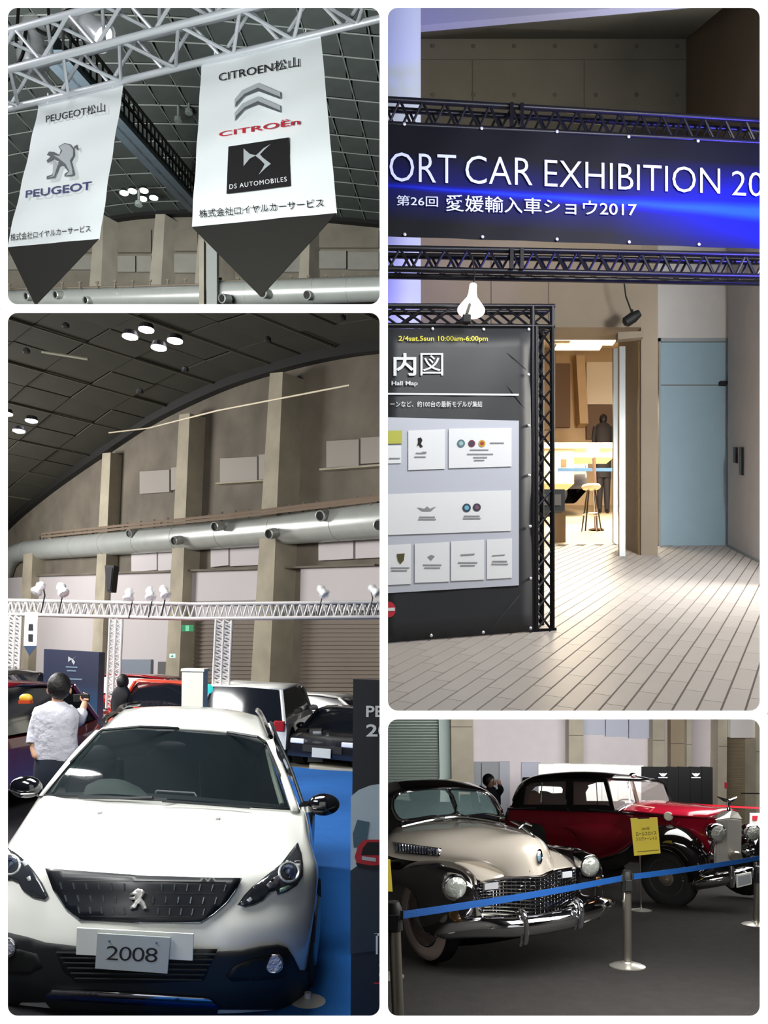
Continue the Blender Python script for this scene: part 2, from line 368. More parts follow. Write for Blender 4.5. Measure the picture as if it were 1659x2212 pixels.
# vertical column in front of the wall
structure('trim_2', MB().obox(P(446, 664, 26.3), (.34, 0, 0), (0, .3, 0), (0, 0, 2.35)), mat('column_grey', (150, 154, 152), .6))
structure('trim_3', MB().obox(P(430, 664, 26.6), (.16, 0, 0), (0, .3, 0), (0, 0, 2.25)), M_conc_l)
# ducts with nozzles and pipe rail
def duct(name, a, b, r, label, noz, rr, rings=True, n=6):
    t = thing(name, label, 'duct', a)
    obj('duct_tube', MB().tube([a, b], r, 28), M_duct, t, smooth=True)
    d = (b - a).normalized()
    if rings:
        for i in range(n + 1): q = lerp(a, b, i / n); obj('seam', MB().tube([q - d * .02, q + d * .02], r * 1.02, 28), M_duct, t, smooth=True)
    for (q, dr) in noz:
        nz = obj('nozzle', MB().lathe(q, dr, [(rr, -.25), (rr, 0.12), (rr * .8, .14), (rr * .72, .02)], 16), M_duct, t, smooth=True)
        obj('mouth', MB().lathe(q, dr, [(rr * .76, .1), (rr * .3, .02)], 14), M_black, nz)
    return t
dn = Vector((-.5, -1, -.35)).normalized()
duct('air_duct', P(-60, 650, 28), P(438, 638, 27), .31, 'silver air duct with nozzles below the left banner', [(P(u, v, 27.2), dn) for u, v in ((62, 640), (125, 637), (190, 649), (254, 636), (328, 647), (402, 631))], .13)
duct('air_duct', P(463, 636, 27), P(900, 622, 26), .39, 'silver air duct with nozzles below the right banner', [(P(u, v, 26.2), dn) for u, v in ((484, 645), (572, 634), (667, 638), (768, 620))], .15)
mb = MB(); mb.tube([P(-40, 626, 27.6), P(438, 614, 26.8)], .025, 5); mb.tube([P(463, 608, 26.8), P(850, 597, 26)], .025, 5)
for i in range(22):
    u = 20 + i * 38; v = 620 - u * .028; q = P(u, v, 27); mb.bar(q - Vector((0, 0, .14)), q + Vector((0, 0, .06)), .04); mb.cbox(q + Vector((0, 0, .07)), (.1, 0, 0), (0, .06, 0), (0, 0, .06))
single('pipe_rail', mb, mat('rust_pipe', (122, 112, 98), .7), 'thin pipe rail with small brackets above the ducts', 'pipe')
# truss
z0 = 4.387; ca = Vector(((17 - U0) / F * 6.5, 6.5, z0)); cb = Vector(((820 - U0) / F * 5.575, 5.575, z0)); dd = cb - ca; ca = ca - dd * .12; cb = cb + dd * .1
sd = Vector((-dd.y, dd.x, 0)).normalized(); sd = sd if sd.y < 0 else -sd
tr = thing('lighting_truss', 'silver box truss carrying the two white banners', 'truss', ca)
nodes = 8
for k, c in enumerate((Vector(), sd * .36, sd * .36 + Vector((0, 0, .29)), Vector((0, 0, .29)))):
    obj('chord', MB().tube([ca + c, cb + c], .025, 12), M_alu, tr, smooth=True)
for f, (c0, c1) in enumerate(((Vector(), sd * .36), (sd * .36, sd * .36 + Vector((0, 0, .29))), (sd * .36 + Vector((0, 0, .29)), Vector((0, 0, .29))), (Vector((0, 0, .29)), Vector()))):
    for i in range(nodes):
        p = lerp(ca, cb, (i + .1 * f) / nodes); q = lerp(ca, cb, (i + 1 + .1 * f) / nodes); m = (p + q) / 2
        obj('brace', MB().tube([p + c0, m + c1], .0135, 8), M_alu, tr, smooth=True)
        obj('brace', MB().tube([m + c1, q + c0], .0135, 8), M_alu, tr, smooth=True)
CP = vplane(ca, cb)
# banners
OFF = Vector((0, -.012, 0))
def banner(tl, t_r, br, bl, tip, k, label):
    a = CP.at(*tl); b = CP.at(*t_r); c = P(bl[0], bl[1], a.y * k); pl = Pl(a, (b - a).cross(c - a)); d = pl.at(*br)
    t = thing('hanging_banner', label, 'banner', a, 'dealer banners hanging from the truss')
    rows = []
    nrm = pl.n if pl.n.y < 0 else -pl.n
    for i in range(25):
        s = i / 24; row = []
        for j in range(17):
            w = j / 16; row.append(lerp(lerp(a, b, w), lerp(c, d, w), s) + nrm * (-.006 - .006 * math.sin(w * 9 + s * 5) * s - .004 * math.sin(s * 21 + w * 4)))
        rows.append(row)
    obj('cloth', MB().grid(rows), M_cloth, t, smooth=True)
    e = pl.at(*tip)
    obj('pointed_tail', MB().slab([c, e, d], nrm * -.004), M_tip, t)
    obj('hem_rod', MB().tube([a - nrm * .005 + Vector((0, 0, .004)), b - nrm * .005 + Vector((0, 0, .004))], .009, 6), M_alu, t)
    for w in (.12, .88):
        q = lerp(a, b, w); obj('tie', MB().tube([q, q + Vector((0, 0, .08))], .006, 5), M_cloth, t)
    return t, pl, nrm * .016
t2, p2, o2 = banner((434, 140), (693, 80), (727, 460), (414, 490), (563, 641), .93, 'white banner with red lettering, chevrons and a black square, larger right one')
t1, p1, o1 = banner((82, 229), (266, 184), (213, 516), (15, 534), (76, 660), .95, 'white banner with a lion emblem over navy lettering, smaller left one')
def z2(*l): return [(x / 2, y / 2) for x, y in l]
def letter(pl, off, par, body, bl, br, tr_, tl, m, name='lettering', **k):
    return obj(name, text_on(MB(), body, pxquad(pl, bl, br, tr_, tl), off, **k), m, par)
letter(p2, o2, t2, 'CITROEN松山', (475, 182), (648, 149), (648, 126), (474, 160), M_ink, bold=.004)
M_red = mat('red_print', (196, 40, 56), .6); M_navy = mat('navy_print', (48, 56, 110), .6)
letter(p2, o2, t2, 'CITROËn', (475, 300), (649, 273), (649, 257), (475, 287), M_red, bold=.012)
sq = obj('black_square', flat(MB(), p2, [(491, 422), (628, 405), (625, 300), (495, 320)], o2 * .8), M_ink, t2)
M_silv = mat('silver_print', (176, 180, 184), .5); M_silv_d = mat('silver_print_dark', (92, 96, 100), .5); M_white = mat('white_print', (235, 238, 240), .6)
letter(p2, o2 * 1.1, sq, 'DS AUTOMOBILES', (498, 413), (622, 396), (621, 386), (498, 403), M_white, space=1.15)
mb = MB(); e = o2 * 1.1
flat(mb, p2, z2((1057, 650), (1084, 674), (1112, 680), (1084, 694), (1057, 727)), e)
flat(mb, p2, z2((1173, 632), (1145, 658), (1128, 676), (1140, 690), (1175, 717), (1152, 735), (1122, 764), (1140, 735), (1148, 718), (1128, 698), (1108, 682), (1124, 668), (1142, 650)), e)
obj('emblem', mb, M_silv, sq)
mb = MB(); md = MB()
for dy in (0, 58):
    flat(mb, p2, [(x / 2, (y + dy) / 2) for x, y in ((1018, 437), (1050, 398), (1118, 367), (1214, 408), (1216, 438), (1118, 402), (1060, 424), (1018, 475))], o2)
    flat(md, p2, [(x / 2, (y + dy) / 2) for x, y in ((1024, 452), (1060, 415), (1118, 388), (1214, 428), (1216, 438), (1118, 402), (1060, 426), (1020, 472))], o2 * 1.1)
em = obj('chevrons', mb, M_silv, t2); obj('shading', md, M_silv_d, em)
letter(p2, o2, t2, '株式会社ロイヤルカーサービス', (433, 475), (700, 451), (699, 432), (432, 457), M_ink, bold=.004)
letter(p1, o1, t1, 'PEUGEOT松山', (102, 270), (229, 245), (229, 225), (102, 251), M_ink, bold=.002)
letter(p1, o1, t1, 'PEUGEOT', (58, 431), (200, 413), (201, 395), (59, 415), M_navy, bold=.014)
letter(p1, o1, t1, '株式会社ロイヤルカーサービス', (25, 524), (198, 504), (198, 489), (26, 508), M_ink, bold=.004)
lion = z2((258, 640), (285, 625), (312, 632), (326, 652), (328, 680), (314, 704), (322, 735), (327, 762), (312, 770), (284, 770), (285, 758), (300, 748), (280, 722), (264, 726), (244, 776), (207, 782), (208, 768), (230, 762), (250, 712), (262, 706), (240, 694), (212, 712), (207, 700), (224, 684), (208, 676), (218, 662), (240, 664), (262, 676), (268, 656))
ctr = (sum(x for x, y in lion) / len(lion), sum(y for x, y in lion) / len(lion))
mb = MB(); flat(mb, p1, lion, o1); flat(mb, p1, z2((326, 640), (340, 632), (344, 652), (338, 657), (335, 645), (328, 652)), o1)
em = obj('lion_emblem', mb, M_silv_d, t1)
mb = MB(); flat(mb, p1, z2((262, 642), (286, 629), (308, 636), (322, 654), (322, 680), (308, 702), (318, 738), (320, 762), (290, 766), (306, 748), (290, 716), (262, 694), (236, 678), (262, 682), (276, 660)), o1 * 1.1)
flat(mb, p1, z2((236, 700), (262, 716), (256, 720), (240, 770), (214, 776), (234, 766)), o1 * 1.1); obj('highlight', mb, M_silv, em)
# stage lamps wrapped in clear film
M_film = mat('clear_film', (235, 238, 236), 0.2, spec=.9, alpha=.36, bump=.5, bs=14)
for i, (u, v, uu, vv, lab) in enumerate(((72, 60, 72, 165, 'film-wrapped stage lamp hanging left behind the silver truss'), (160, 25, 238, 95, 'lit film-wrapped stage lamp beside the truss, right one'))):
    a = P(u, v, 7.3); b = P(uu, vv, 7.3); dr = b - a; t = thing('stage_lamp', lab, 'lamp', a)
    l = dr.length
    obj('can', MB().lathe(a, dr, [(.05, 0), (.09, .04), (.1, l * .5), (.105, l * .78), (.1, l * .8)], 18), M_alu, t, smooth=True)
    obj('lens', MB().lathe(a + dr.normalized() * l * .8, dr, [(.098, 0), (.098, .012), (.05, .03)], 18), M_lamp if i else M_alu, t, smooth=True)
    pr = [(.03, -.12), (.09, -.06), (.125, .05), (.115, l * .35), (.145, l * .62), (.13, l * .85), (.06, l * .92), (0.0, l * .93)]
    obj('film_wrap', MB().lathe(a, dr, pr, 20), M_film, t, smooth=True)
    obj('yoke', MB().tube([a + Vector((-.13, 0, .25)), a + dr * .4 + Vector((-.16, 0, 0)), a + dr * .4 + Vector((.16, 0, 0)), a + Vector((.13, 0, .25))], .014, 6), M_black, t)
single('power_cable', MB().tube(crom([P(5, 190, 7.2), P(48, 120, 7.1), P(60, 60, 7.2), P(110, 75, 7.2), P(135, 30, 7.1), P(175, 15, 7.2)], 6), .016, 6), M_black, 'black power cable looping between the film-wrapped lamps', 'cable')
# ================================================================ PHOTO 2: foyer with the exhibition banner, hall map and doorway
BAY[0] = 2
G2 = Pl((0, 0, -1.6), (0, -.25, 1))
def g2(u, v): return G2.at(u, v)
YA, YD, YU = 12.3, 13.6, 15.0
WA = Pl((0, YA, 0), (0, 1, 0)); WD = Pl((0, YD, 0), (0, 1, 0)); WU = Pl((0, YU, 0), (0, 1, 0))
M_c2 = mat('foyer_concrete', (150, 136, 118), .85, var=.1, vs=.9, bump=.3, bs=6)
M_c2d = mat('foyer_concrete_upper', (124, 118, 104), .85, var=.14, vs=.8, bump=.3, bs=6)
M_w2 = mat('foyer_white', (206, 202, 198), .75, var=.03)
M_steel = mat('black_truss_paint', (24, 24, 30), .35, metal=.3)
M_joint = mat('floor_joint', (104, 94, 88), .8)
M_ftile = mat('foyer_tile', (180, 174, 168), .42, var=.04, vs=1.5)
# floor: base and tiles
fl = structure('floor_foyer', MB().slab([g2(838 - 120, 1700), g2(1900, 1700), g2(1900, 1176), g2(838 - 300, 1176)], (0, 0, -.06)), M_joint)
dv = P(1785, 975, 1.0).normalized(); pv = G2.n.cross(dv).normalized(); o0 = g2(1240, 1368)
TW, TL = .132, .56; tiles = []
for i in range(-80, 80):
    for j in range(-24, 24):
        c = o0 + pv * (i * TW) + dv * (j * TL + (i % 3) * TL / 3)
        if c.y < 4.2 or c.y > 13.9: continue
        uu = U0 + c.x / c.y * F; vv = V0 - c.z / c.y * F
        if 770 < uu < 1690 and 1178 < vv < 1570: tiles.append((c.y, c))
tiles.sort(key=lambda t: t[0]); rest = MB(); tm = None
R2 = Matrix((pv, dv, G2.n)).transposed().to_4x4()
for k, (_, c) in enumerate(tiles):
    if k < 298:
        if tm is None:
            o = obj('tile', MB().cbox(Vector(fl.location), (TW - .013, 0, 0), (0, TL - .006, 0), (0, 0, .012)), M_ftile, fl); tm = o.data
        else: o = bpy.data.objects.new('tile', tm); C.objects.link(o); o.parent = fl; o['bay'] = 2
        o.matrix_local = Matrix.Translation(c + G2.n * .006 - Vector(fl.location)) @ R2
    else: rest.cbox(c + G2.n * .006, pv * (TW - .013), dv * (TL - .006), G2.n * .012)
obj('far_tiles', rest, M_ftile, fl, kind='stuff')
# concrete wall with the doorway (u 1165..1385) and pier to 1422
def pier(name, pl, u0, u1, v0, v1, th, m, parent=None, y1=None):
    return structure(name, MB().slab(pxquad(pl, (u0, v1), (u1, v1), (u1, v0), (u0, v0)), (0, th, 0)), m, parent)
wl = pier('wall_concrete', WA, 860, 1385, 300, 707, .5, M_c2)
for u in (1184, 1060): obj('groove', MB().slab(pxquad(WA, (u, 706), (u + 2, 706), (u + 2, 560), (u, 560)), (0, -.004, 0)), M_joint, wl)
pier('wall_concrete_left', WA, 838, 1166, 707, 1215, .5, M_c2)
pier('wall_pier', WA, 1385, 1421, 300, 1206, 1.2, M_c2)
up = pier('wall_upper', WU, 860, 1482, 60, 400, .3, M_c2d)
for (u0, v0, u1, v1) in ((905, 128, 1480, 130), (1261, 130, 1263, 300), (1020, 130, 1022, 300)):
    obj('groove', MB().slab(pxquad(WU, (u0, v1), (u1, v1), (u1, v0), (u0, v0)), (0, -.006, 0)), M_joint, up)
for i in range(14):
    u = 935 + (i % 7) * 88; v = 100 if i < 7 else 205
    obj('tie_hole', MB().lathe(WU.at(u, v), (0, -1, 0), [(.04, 0), (.04, .01), (.015, .012)], 10), M_joint, up)
ru = vplane(WU.at(1482, 300), P(1760, 300, 10.5))
structure('wall_upper_right', MB().slab(pxquad(ru, (1480, 420), (1800, 420), (1800, -60), (1480, -60)), (.2, .1, 0)), mat('upper_right_plaster', (128, 112, 92), .85, var=.08, vs=.8))
cf = [P(890, 71, 11), P(1570, 10, 11)]
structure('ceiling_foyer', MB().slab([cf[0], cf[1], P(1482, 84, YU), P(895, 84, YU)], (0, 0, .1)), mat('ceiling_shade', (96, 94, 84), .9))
structure('trim_4', MB().slab([cf[0], cf[1], cf[1] + Vector((0, 0, 4)), cf[0] + Vector((0, 0, 4))], (0, -.12, 0)), mat('lavender_beam', (150, 152, 186), .7))
# white wall with the blue door
pier('wall_door_side', WD, 1415, 1574, 300, 738, .3, M_w2)
dr = pier('door_1', WD, 1424, 1571, 740, 1181, .1, mat('blue_grey_door', (148, 172, 184), .5, var=.03))
fr = mat('door_frame_grey', (150, 156, 158), .5)
for q in (((1421, 1183), (1425, 1183), (1425, 733), (1421, 733)), ((1569, 1183), (1574, 1183), (1574, 733), (1569, 733)), ((1421, 740), (1574, 740), (1574, 733), (1421, 733))):
    obj('door_frame', MB().slab(pxquad(WD, *q), (0, -.06, 0)), fr, dr)
obj('door_gap', MB().slab(pxquad(WD, (1424, 833), (1570, 833), (1570, 831), (1424, 831)), (0, -.01, 0)), M_joint, dr)
obj('door_closer', MB().slab(pxquad(WD, (1552, 834), (1567, 834), (1567, 826), (1552, 826)), (0, -.08, 0)), M_black, dr)
obj('threshold', MB().slab(pxquad(WD, (1421, 1187), (1572, 1187), (1572, 1180), (1421, 1180)), (0, -.03, 0)), M_black, dr)
ga_ = g2(1573, 1183); gb_ = g2(1750, 1272); RW = vplane(ga_, gb_)
structure('wall_foyer_right', MB().slab(pxquad(RW, (1573, 1183), (1750, 1272), (1750, 300), (1573, 300)), (.25, .1, 0)), M_w2)
structure('baseboard_right', MB().slab(pxquad(RW, (1573, 1185), (1750, 1276), (1750, 1262), (1573, 1176)), (-.02, -.01, 0)), fr)
for (u, v0, v1, nm) in ((1591, 966, 1000, 'upper'), (1604, 966, 1026, 'longer')):
    single('door_pull', MB().slab(pxquad(RW, (u - 2.5, v1), (u + 2.5, v1 + 1), (u + 2.5, v0 + 1), (u - 2.5, v0)), (-.05, -.03, 0)), mat('dark_bronze', (70, 66, 64), .4, metal=.6), {'upper': 'short vertical dark pull on the right wall', 'longer': 'longer vertical dark pull on the right wall'}[nm], 'handle')
# white column at the left
cc = P(786, 600, 9.0)
structure('trim_column', MB().tube([Vector((cc.x, 9, -1.0)), Vector((cc.x, 9, 7.6))], 123 * 9 / F, 40), mat('white_column', (150, 160, 178), .55), smooth=True)
# sliding door leaves and jamb with golden light put into its tan colour
jm = structure('door_2', MB().slab([P(1384, 1200, YA + .06), P(1352, 1190, YD), P(1352, 738, YD), P(1384, 737, YA + .06)], (-.03, 0, 0)), mat('jamb_gold_lit', (150, 128, 84), .7))
M_glf = mat('door_metal', (176, 180, 176), .35, metal=.5)
for k, (u0, u1, vt, vb, y) in enumerate(((1325, 1334, 752, 1172, 12.9), (1338, 1351, 748, 1203, 12.2))):
    obj('door_leaf', MB().slab([P(u0, vb, y), P(u1, vb + 5, y), P(u1, vt, y), P(u0, vt, y)], (0, .05, 0)), M_glf, jm)
obj('lintel', MB().slab([P(1330, 740, YA), P(1385, 735, YA), P(1385, 722, YA), P(1330, 724, YA)], (0, -.12, 0)), M_c2, jm)
# ---- exhibition banner and its two trusses
TP = vplane(P(838, 500, 7.0), P(1641, 500, 7.4)); tn = TP.n if TP.n.y < 0 else -TP.n
def sky(u0, v0, u1, v1, v0b, v1b, label, depth=.13):
    a = TP.at(u0, v0); b = TP.at(u1, v1); a2 = TP.at(u0, v0b); b2 = TP.at(u1, v1b)
    t = thing('black_truss', label, 'truss', a)
    for (p, q, off) in ((a, b, 0), (a2, b2, 0), (a, b, -depth), (a2, b2, -depth)):
        obj('chord', MB().tube([p + tn * off, q + tn * off], .026, 10), M_steel, t, smooth=True)
    n = 20
    for f, off in ((0, 0), (1, -depth)):
        for i in range(n):
            sh_ = f * .5 / n; w0, w1, wm = i / n + sh_, (i + 1) / n + sh_, (i + .5) / n + sh_
            obj('brace', MB().tube([lerp(a2, b2, w0) + tn * off, lerp(a, b, wm) + tn * off], .012, 6), M_steel, t)
            obj('brace', MB().tube([lerp(a, b, wm) + tn * off, lerp(a2, b2, w1) + tn * off], .012, 6), M_steel, t)
    for w in (.322, .345): obj('joint_plate', MB().bar(lerp(a2, b2, w) + tn * .03, lerp(a, b, w) + tn * .03, .06, .03), M_steel, t)
    return t
sky(790, 212, 1720, 266, 266, 312, 'black truss along the top edge of the exhibition banner')
sky(790, 535, 1720, 553, 580, 599, 'black truss along the bottom edge of the exhibition banner')
bq = [(790, 513), (1720, 544), (1720, 322), (790, 270)]
bt = thing('exhibition_banner', 'long black and blue exhibition banner between two black trusses', 'banner', TP.at(838, 515))
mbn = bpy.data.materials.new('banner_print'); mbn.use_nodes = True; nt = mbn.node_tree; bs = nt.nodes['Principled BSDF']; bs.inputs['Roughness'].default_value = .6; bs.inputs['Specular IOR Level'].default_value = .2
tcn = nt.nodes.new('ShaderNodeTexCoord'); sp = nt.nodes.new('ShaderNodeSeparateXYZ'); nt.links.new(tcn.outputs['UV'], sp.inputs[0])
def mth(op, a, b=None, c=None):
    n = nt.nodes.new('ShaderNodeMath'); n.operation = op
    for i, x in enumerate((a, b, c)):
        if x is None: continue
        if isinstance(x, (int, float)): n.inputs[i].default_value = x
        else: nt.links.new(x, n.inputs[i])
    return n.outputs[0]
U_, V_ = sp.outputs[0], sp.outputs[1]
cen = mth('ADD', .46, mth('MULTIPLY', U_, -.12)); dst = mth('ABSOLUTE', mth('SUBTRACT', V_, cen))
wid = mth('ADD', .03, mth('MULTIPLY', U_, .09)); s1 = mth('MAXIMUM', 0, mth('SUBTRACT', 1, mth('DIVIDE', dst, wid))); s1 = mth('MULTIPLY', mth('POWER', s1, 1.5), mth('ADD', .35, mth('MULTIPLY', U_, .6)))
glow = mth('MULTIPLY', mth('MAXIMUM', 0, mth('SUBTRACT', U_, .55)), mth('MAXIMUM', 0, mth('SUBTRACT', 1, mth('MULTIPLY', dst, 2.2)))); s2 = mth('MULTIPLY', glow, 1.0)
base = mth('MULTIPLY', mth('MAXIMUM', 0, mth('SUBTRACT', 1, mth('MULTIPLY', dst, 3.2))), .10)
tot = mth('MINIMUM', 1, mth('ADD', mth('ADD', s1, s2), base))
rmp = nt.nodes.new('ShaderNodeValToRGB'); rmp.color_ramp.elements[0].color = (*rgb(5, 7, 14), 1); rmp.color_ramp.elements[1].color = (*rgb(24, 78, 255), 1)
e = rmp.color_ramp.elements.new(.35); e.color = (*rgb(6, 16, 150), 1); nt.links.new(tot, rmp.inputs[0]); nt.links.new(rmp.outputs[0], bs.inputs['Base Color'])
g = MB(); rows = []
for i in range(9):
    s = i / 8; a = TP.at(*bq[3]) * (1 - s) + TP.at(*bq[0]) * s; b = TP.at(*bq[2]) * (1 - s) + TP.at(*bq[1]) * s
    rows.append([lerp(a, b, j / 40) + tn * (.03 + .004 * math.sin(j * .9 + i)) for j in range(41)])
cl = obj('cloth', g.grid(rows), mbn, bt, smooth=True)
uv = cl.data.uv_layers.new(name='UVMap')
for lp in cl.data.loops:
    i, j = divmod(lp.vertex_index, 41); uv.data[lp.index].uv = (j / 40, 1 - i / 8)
M_txt = mat('banner_letter', (214, 220, 240), .5)
ot = tn * .045
def tx(body, tl, bl, br, tr_, m=M_txt, pl=TP, off=ot, par=bt, **k): return obj('lettering', text_on(MB(), body, pxquad(pl, bl, br, tr_, tl), off, **k), m, par)
tx('ORT', (840, 335), (840, 398), (983, 403), (983, 341), bold=-.008)
tx('CAR', (1003, 342), (1003, 403), (1147, 407), (1147, 348), bold=-.008)
tx('EXHIBITION', (1173, 351), (1173, 409), (1550, 425), (1550, 370), bold=-.008)
tx('2017', (1575, 375), (1575, 428), (1716, 434), (1716, 383), bold=-.008)
tx('第26回', (855, 428), (855, 450), (944, 453), (944, 430), bold=.006)
tx('愛媛輸入車ショウ2017', (961, 426), (961, 462), (1371, 474), (1371, 442), bold=.006)
M_grom = mat('grommet', (225, 228, 232), .3, metal=.4)
for (u, v) in ((872, 275), (1038, 284), (1200, 291), (1354, 302), (1503, 311), (873, 512), (1040, 517), (1200, 522), (1355, 528), (1505, 533)):
    obj('grommet', MB().lathe(TP.at(u, v) + tn * .04, tn, [(.014, 0), (.014, .006), (.006, .01)], 10), M_grom, bt)
# ---- hall map board
SPl = vplane(g2(838, 1392), g2(1198, 1364)); sn = SPl.n if SPl.n.y < 0 else -SPl.n
sd_ = thing('hall_map_board', 'large charcoal hall map board with white cards on a black truss frame', 'sign board', SPl.at(838, 1390))
M_char = mat('charcoal_vinyl', (46, 48, 52), .5, var=.05, vs=2, bump=.25, bs=2.2)
q = pxquad(SPl, (800, 1391), (1147, 1364), (1143, 712), (800, 712)); rows = []
for i in range(17):
    s = i / 16; a = lerp(q[3], q[0], s); b = lerp(q[2], q[1], s)
    rows.append([lerp(a, b, j / 12) + sn * (.012 + .005 * math.sin(j * 1.3 + i * .8)) for j in range(13)])
obj('vinyl_sheet', MB().grid(rows), M_char, sd_, smooth=True, solid=.01)
on = sn * .03
def card(par, x0, y0l, y0r, x1, y1r, y1l, m, off, name='card'):
    return obj(name, MB().slab([p + off for p in pxquad(SPl, (x0, y1l), (x1, y1r), (x1, y0r), (x0, y0l))], sn * .004), m, par)
M_map = mat('map_lavender', (204, 209, 222), .5); M_card = mat('map_card_white', (246, 249, 253), .5); M_yg = mat('yellow_green_print', (196, 198, 84), .6)
M_fine = mat('fine_print', (150, 152, 158), .7); M_yel = mat('yellow_print', (214, 206, 60), .6)
mp_ = card(sd_, 800, 903, 911, 1117, 1265, 1284, M_map, on, 'map_panel')
for c_ in ((878, 933, 930, 957, 1015, 1018), (965, 929, 927, 1100, 1010, 1014), (815, 966, 965, 863, 1003, 1004), (815, 1070, 1061, 1099, 1148, 1158), (815, 1180, 1176, 884, 1262, 1266), (892, 1176, 1172, 966, 1257, 1260), (970, 1171, 1167, 1041, 1253, 1256), (1047, 1167, 1164, 1101, 1249, 1252)):
    card(mp_, *c_, M_card, on * 1.35)
card(mp_, 815, 934, 933, 865, 961, 962, M_yg, on * 1.35)
o3 = on * 1.65
def tb(body, x0, y0, x1, y1, m, par=sd_, off=on * 1.2, sk=0, **k): return tx(body, (x0, y0), (x0, y1), (x1, y1 + sk), (x1, y0 + sk), m, SPl, off, par, **k)
tb('2/4sat.5sun 10:00am-6:00pm', 858, 729, 1050, 743, M_yel, bold=.02)
tb('内', 847, 766, 896, 815, M_white, bold=.02); tb('図', 905, 766, 954, 814, M_white)
tb('Hall Map', 843, 826, 899, 838, M_white, bold=.02)
obj('rule', MB().slab([p + on for p in pxquad(SPl, (800, 855), (1117, 857), (1117, 853), (800, 851))], sn * .002), M_white, sd_)
tb('ーンなど、約100台の最新モデルが集結', 840, 869, 1038, 882, M_white, bold=.008)
def logo(pts, m, off=o3): return obj('logo', flat(MB(), SPl, pts, off), m, mp_)
def ring(u, v, r, c1, c2):
    a = obj('logo', disc_px(MB(), SPl, u, v, r, r, o3), mat('print_%d_%d_%d' % c1, c1, .6), mp_)
    obj('logo', disc_px(MB(), SPl, u, v, r * .55, r * .55, o3 * 1.03), mat('print_%d_%d_%d' % c2, c2, .6), mp_)
logo([(898, 950), (905, 948), (908, 954), (905, 962), (909, 968), (904, 970), (900, 964), (896, 968), (899, 958)], M_ink)
ring(991, 961, 8.5, (90, 130, 140), (170, 200, 205)); ring(1014, 961, 7.5, (120, 50, 60), (60, 60, 100)); ring(1036, 961, 7.5, (210, 170, 60), (180, 60, 50))
ring(1003, 1099, 9, (50, 70, 90), (120, 190, 220)); ring(1025, 1098, 8.5, (60, 60, 80), (130, 90, 110))
logo([(853, 1198), (870, 1197), (868, 1212), (861, 1220), (855, 1212)], mat('crest_gold', (90, 84, 50), .6))
logo([(896, 1098), (912, 1101), (918, 1096), (924, 1101), (938, 1096), (926, 1106), (908, 1106)], M_fine)
logo([(919, 1204), (927, 1200), (935, 1203), (927, 1212)], M_fine); logo([(990, 1199), (1020, 1197), (1020, 1200), (990, 1202)], M_fine); logo([(1057, 1201), (1085, 1199), (1085, 1201), (1057, 1203)], M_fine)
mb = MB()
for (u, v, w) in ((905, 982, 22), (903, 990, 24), (912, 980, 10), (1030, 975, 40), (1032, 984, 56), (1032, 991, 30), (1030, 997, 22), (1068, 960, 30), (918, 1119, 34), (918, 1124, 38), (1014, 1117, 34), (1014, 1122, 38), (860, 1228, 40), (858, 1234, 34), (929, 1222, 40), (929, 1228, 34), (1005, 1217, 42), (1005, 1223, 32), (1074, 1214, 32), (1074, 1220, 36), (848, 993, 24)):
    flat(mb, SPl, [(u - w / 2, v + 1.3), (u + w / 2, v + 1.3), (u + w / 2, v - 1.3), (u - w / 2, v - 1.3)], o3)
obj('fine_print', mb, M_fine, mp_, kind='stuff')
rd = obj('no_entry_mark', disc_px(MB(), SPl, 838, 1317, 14, 17, on), mat('red_mark', (205, 50, 66), .5), sd_)
obj('white_bar', flat(MB(), SPl, [(826, 1321), (850, 1320), (850, 1313), (826, 1314)], on * 1.2), M_white, rd)
for (u, v) in ((932, 713), (1042, 714), (1139, 714), (1138, 811), (1139, 921), (1140, 1028), (1142, 1138), (1143, 1250), (1143, 1357), (1041, 1366), (929, 1373)):
    obj('grommet', MB().lathe(SPl.at(u, v) + sn * .025, sn, [(.013, 0), (.013, .006), (.005, .01)], 10), M_grom, sd_)
for (a, b) in (((1065, 1352), (1141, 1262)), ((1068, 745), (1135, 800)), ((1080, 820), (1132, 885))):
    obj('crease', MB().tube([SPl.at(*a) + sn * .018, (SPl.at(*a) + SPl.at(*b)) / 2 + sn * .022, SPl.at(*b) + sn * .018], [.002, .008, .002], 6), M_char, sd_, smooth=True)
def rung(par, a, b, c, d, n, off=0, m=M_steel):          # ladder truss between two chords a-b and c-d given in pixels on the board plane
    A, B, Cc, D = [SPl.at(*t) + sn * off for t in (a, b, c, d)]
    for (p, q) in ((A, B), (Cc, D)): obj('chord', MB().tube([p, q], .022, 10), m, par, smooth=True)
    for i in range(n):
        p0, p1 = lerp(A, B, i / n), lerp(A, B, (i + 1) / n); q0, q1 = lerp(Cc, D, i / n), lerp(Cc, D, (i + 1) / n)
        obj('brace', MB().tube([p0, q1], .010, 6), m, par); obj('brace', MB().tube([q0, p1], .010, 6), m, par)
ft = thing('black_truss', 'black truss frame around the charcoal hall map board', 'truss', SPl.at(1198, 1364))
rung(ft, (800, 661), (1197, 662), (800, 703), (1197, 706), 7, .0); rung(ft, (800, 661), (1197, 662), (800, 703), (1197, 706), 7, -.13)
rung(ft, (1158, 706), (1158, 1362), (1193, 706), (1193, 1362), 15, .0); rung(ft, (1160, 706), (1160, 1350), (1186, 706), (1186, 1350), 15, -.13)
for (u, v) in ((1150, 662), (1193, 662)): obj('chord', MB().tube([SPl.at(u, v), SPl.at(u, 1364)], .022, 10), M_steel, ft, smooth=True)
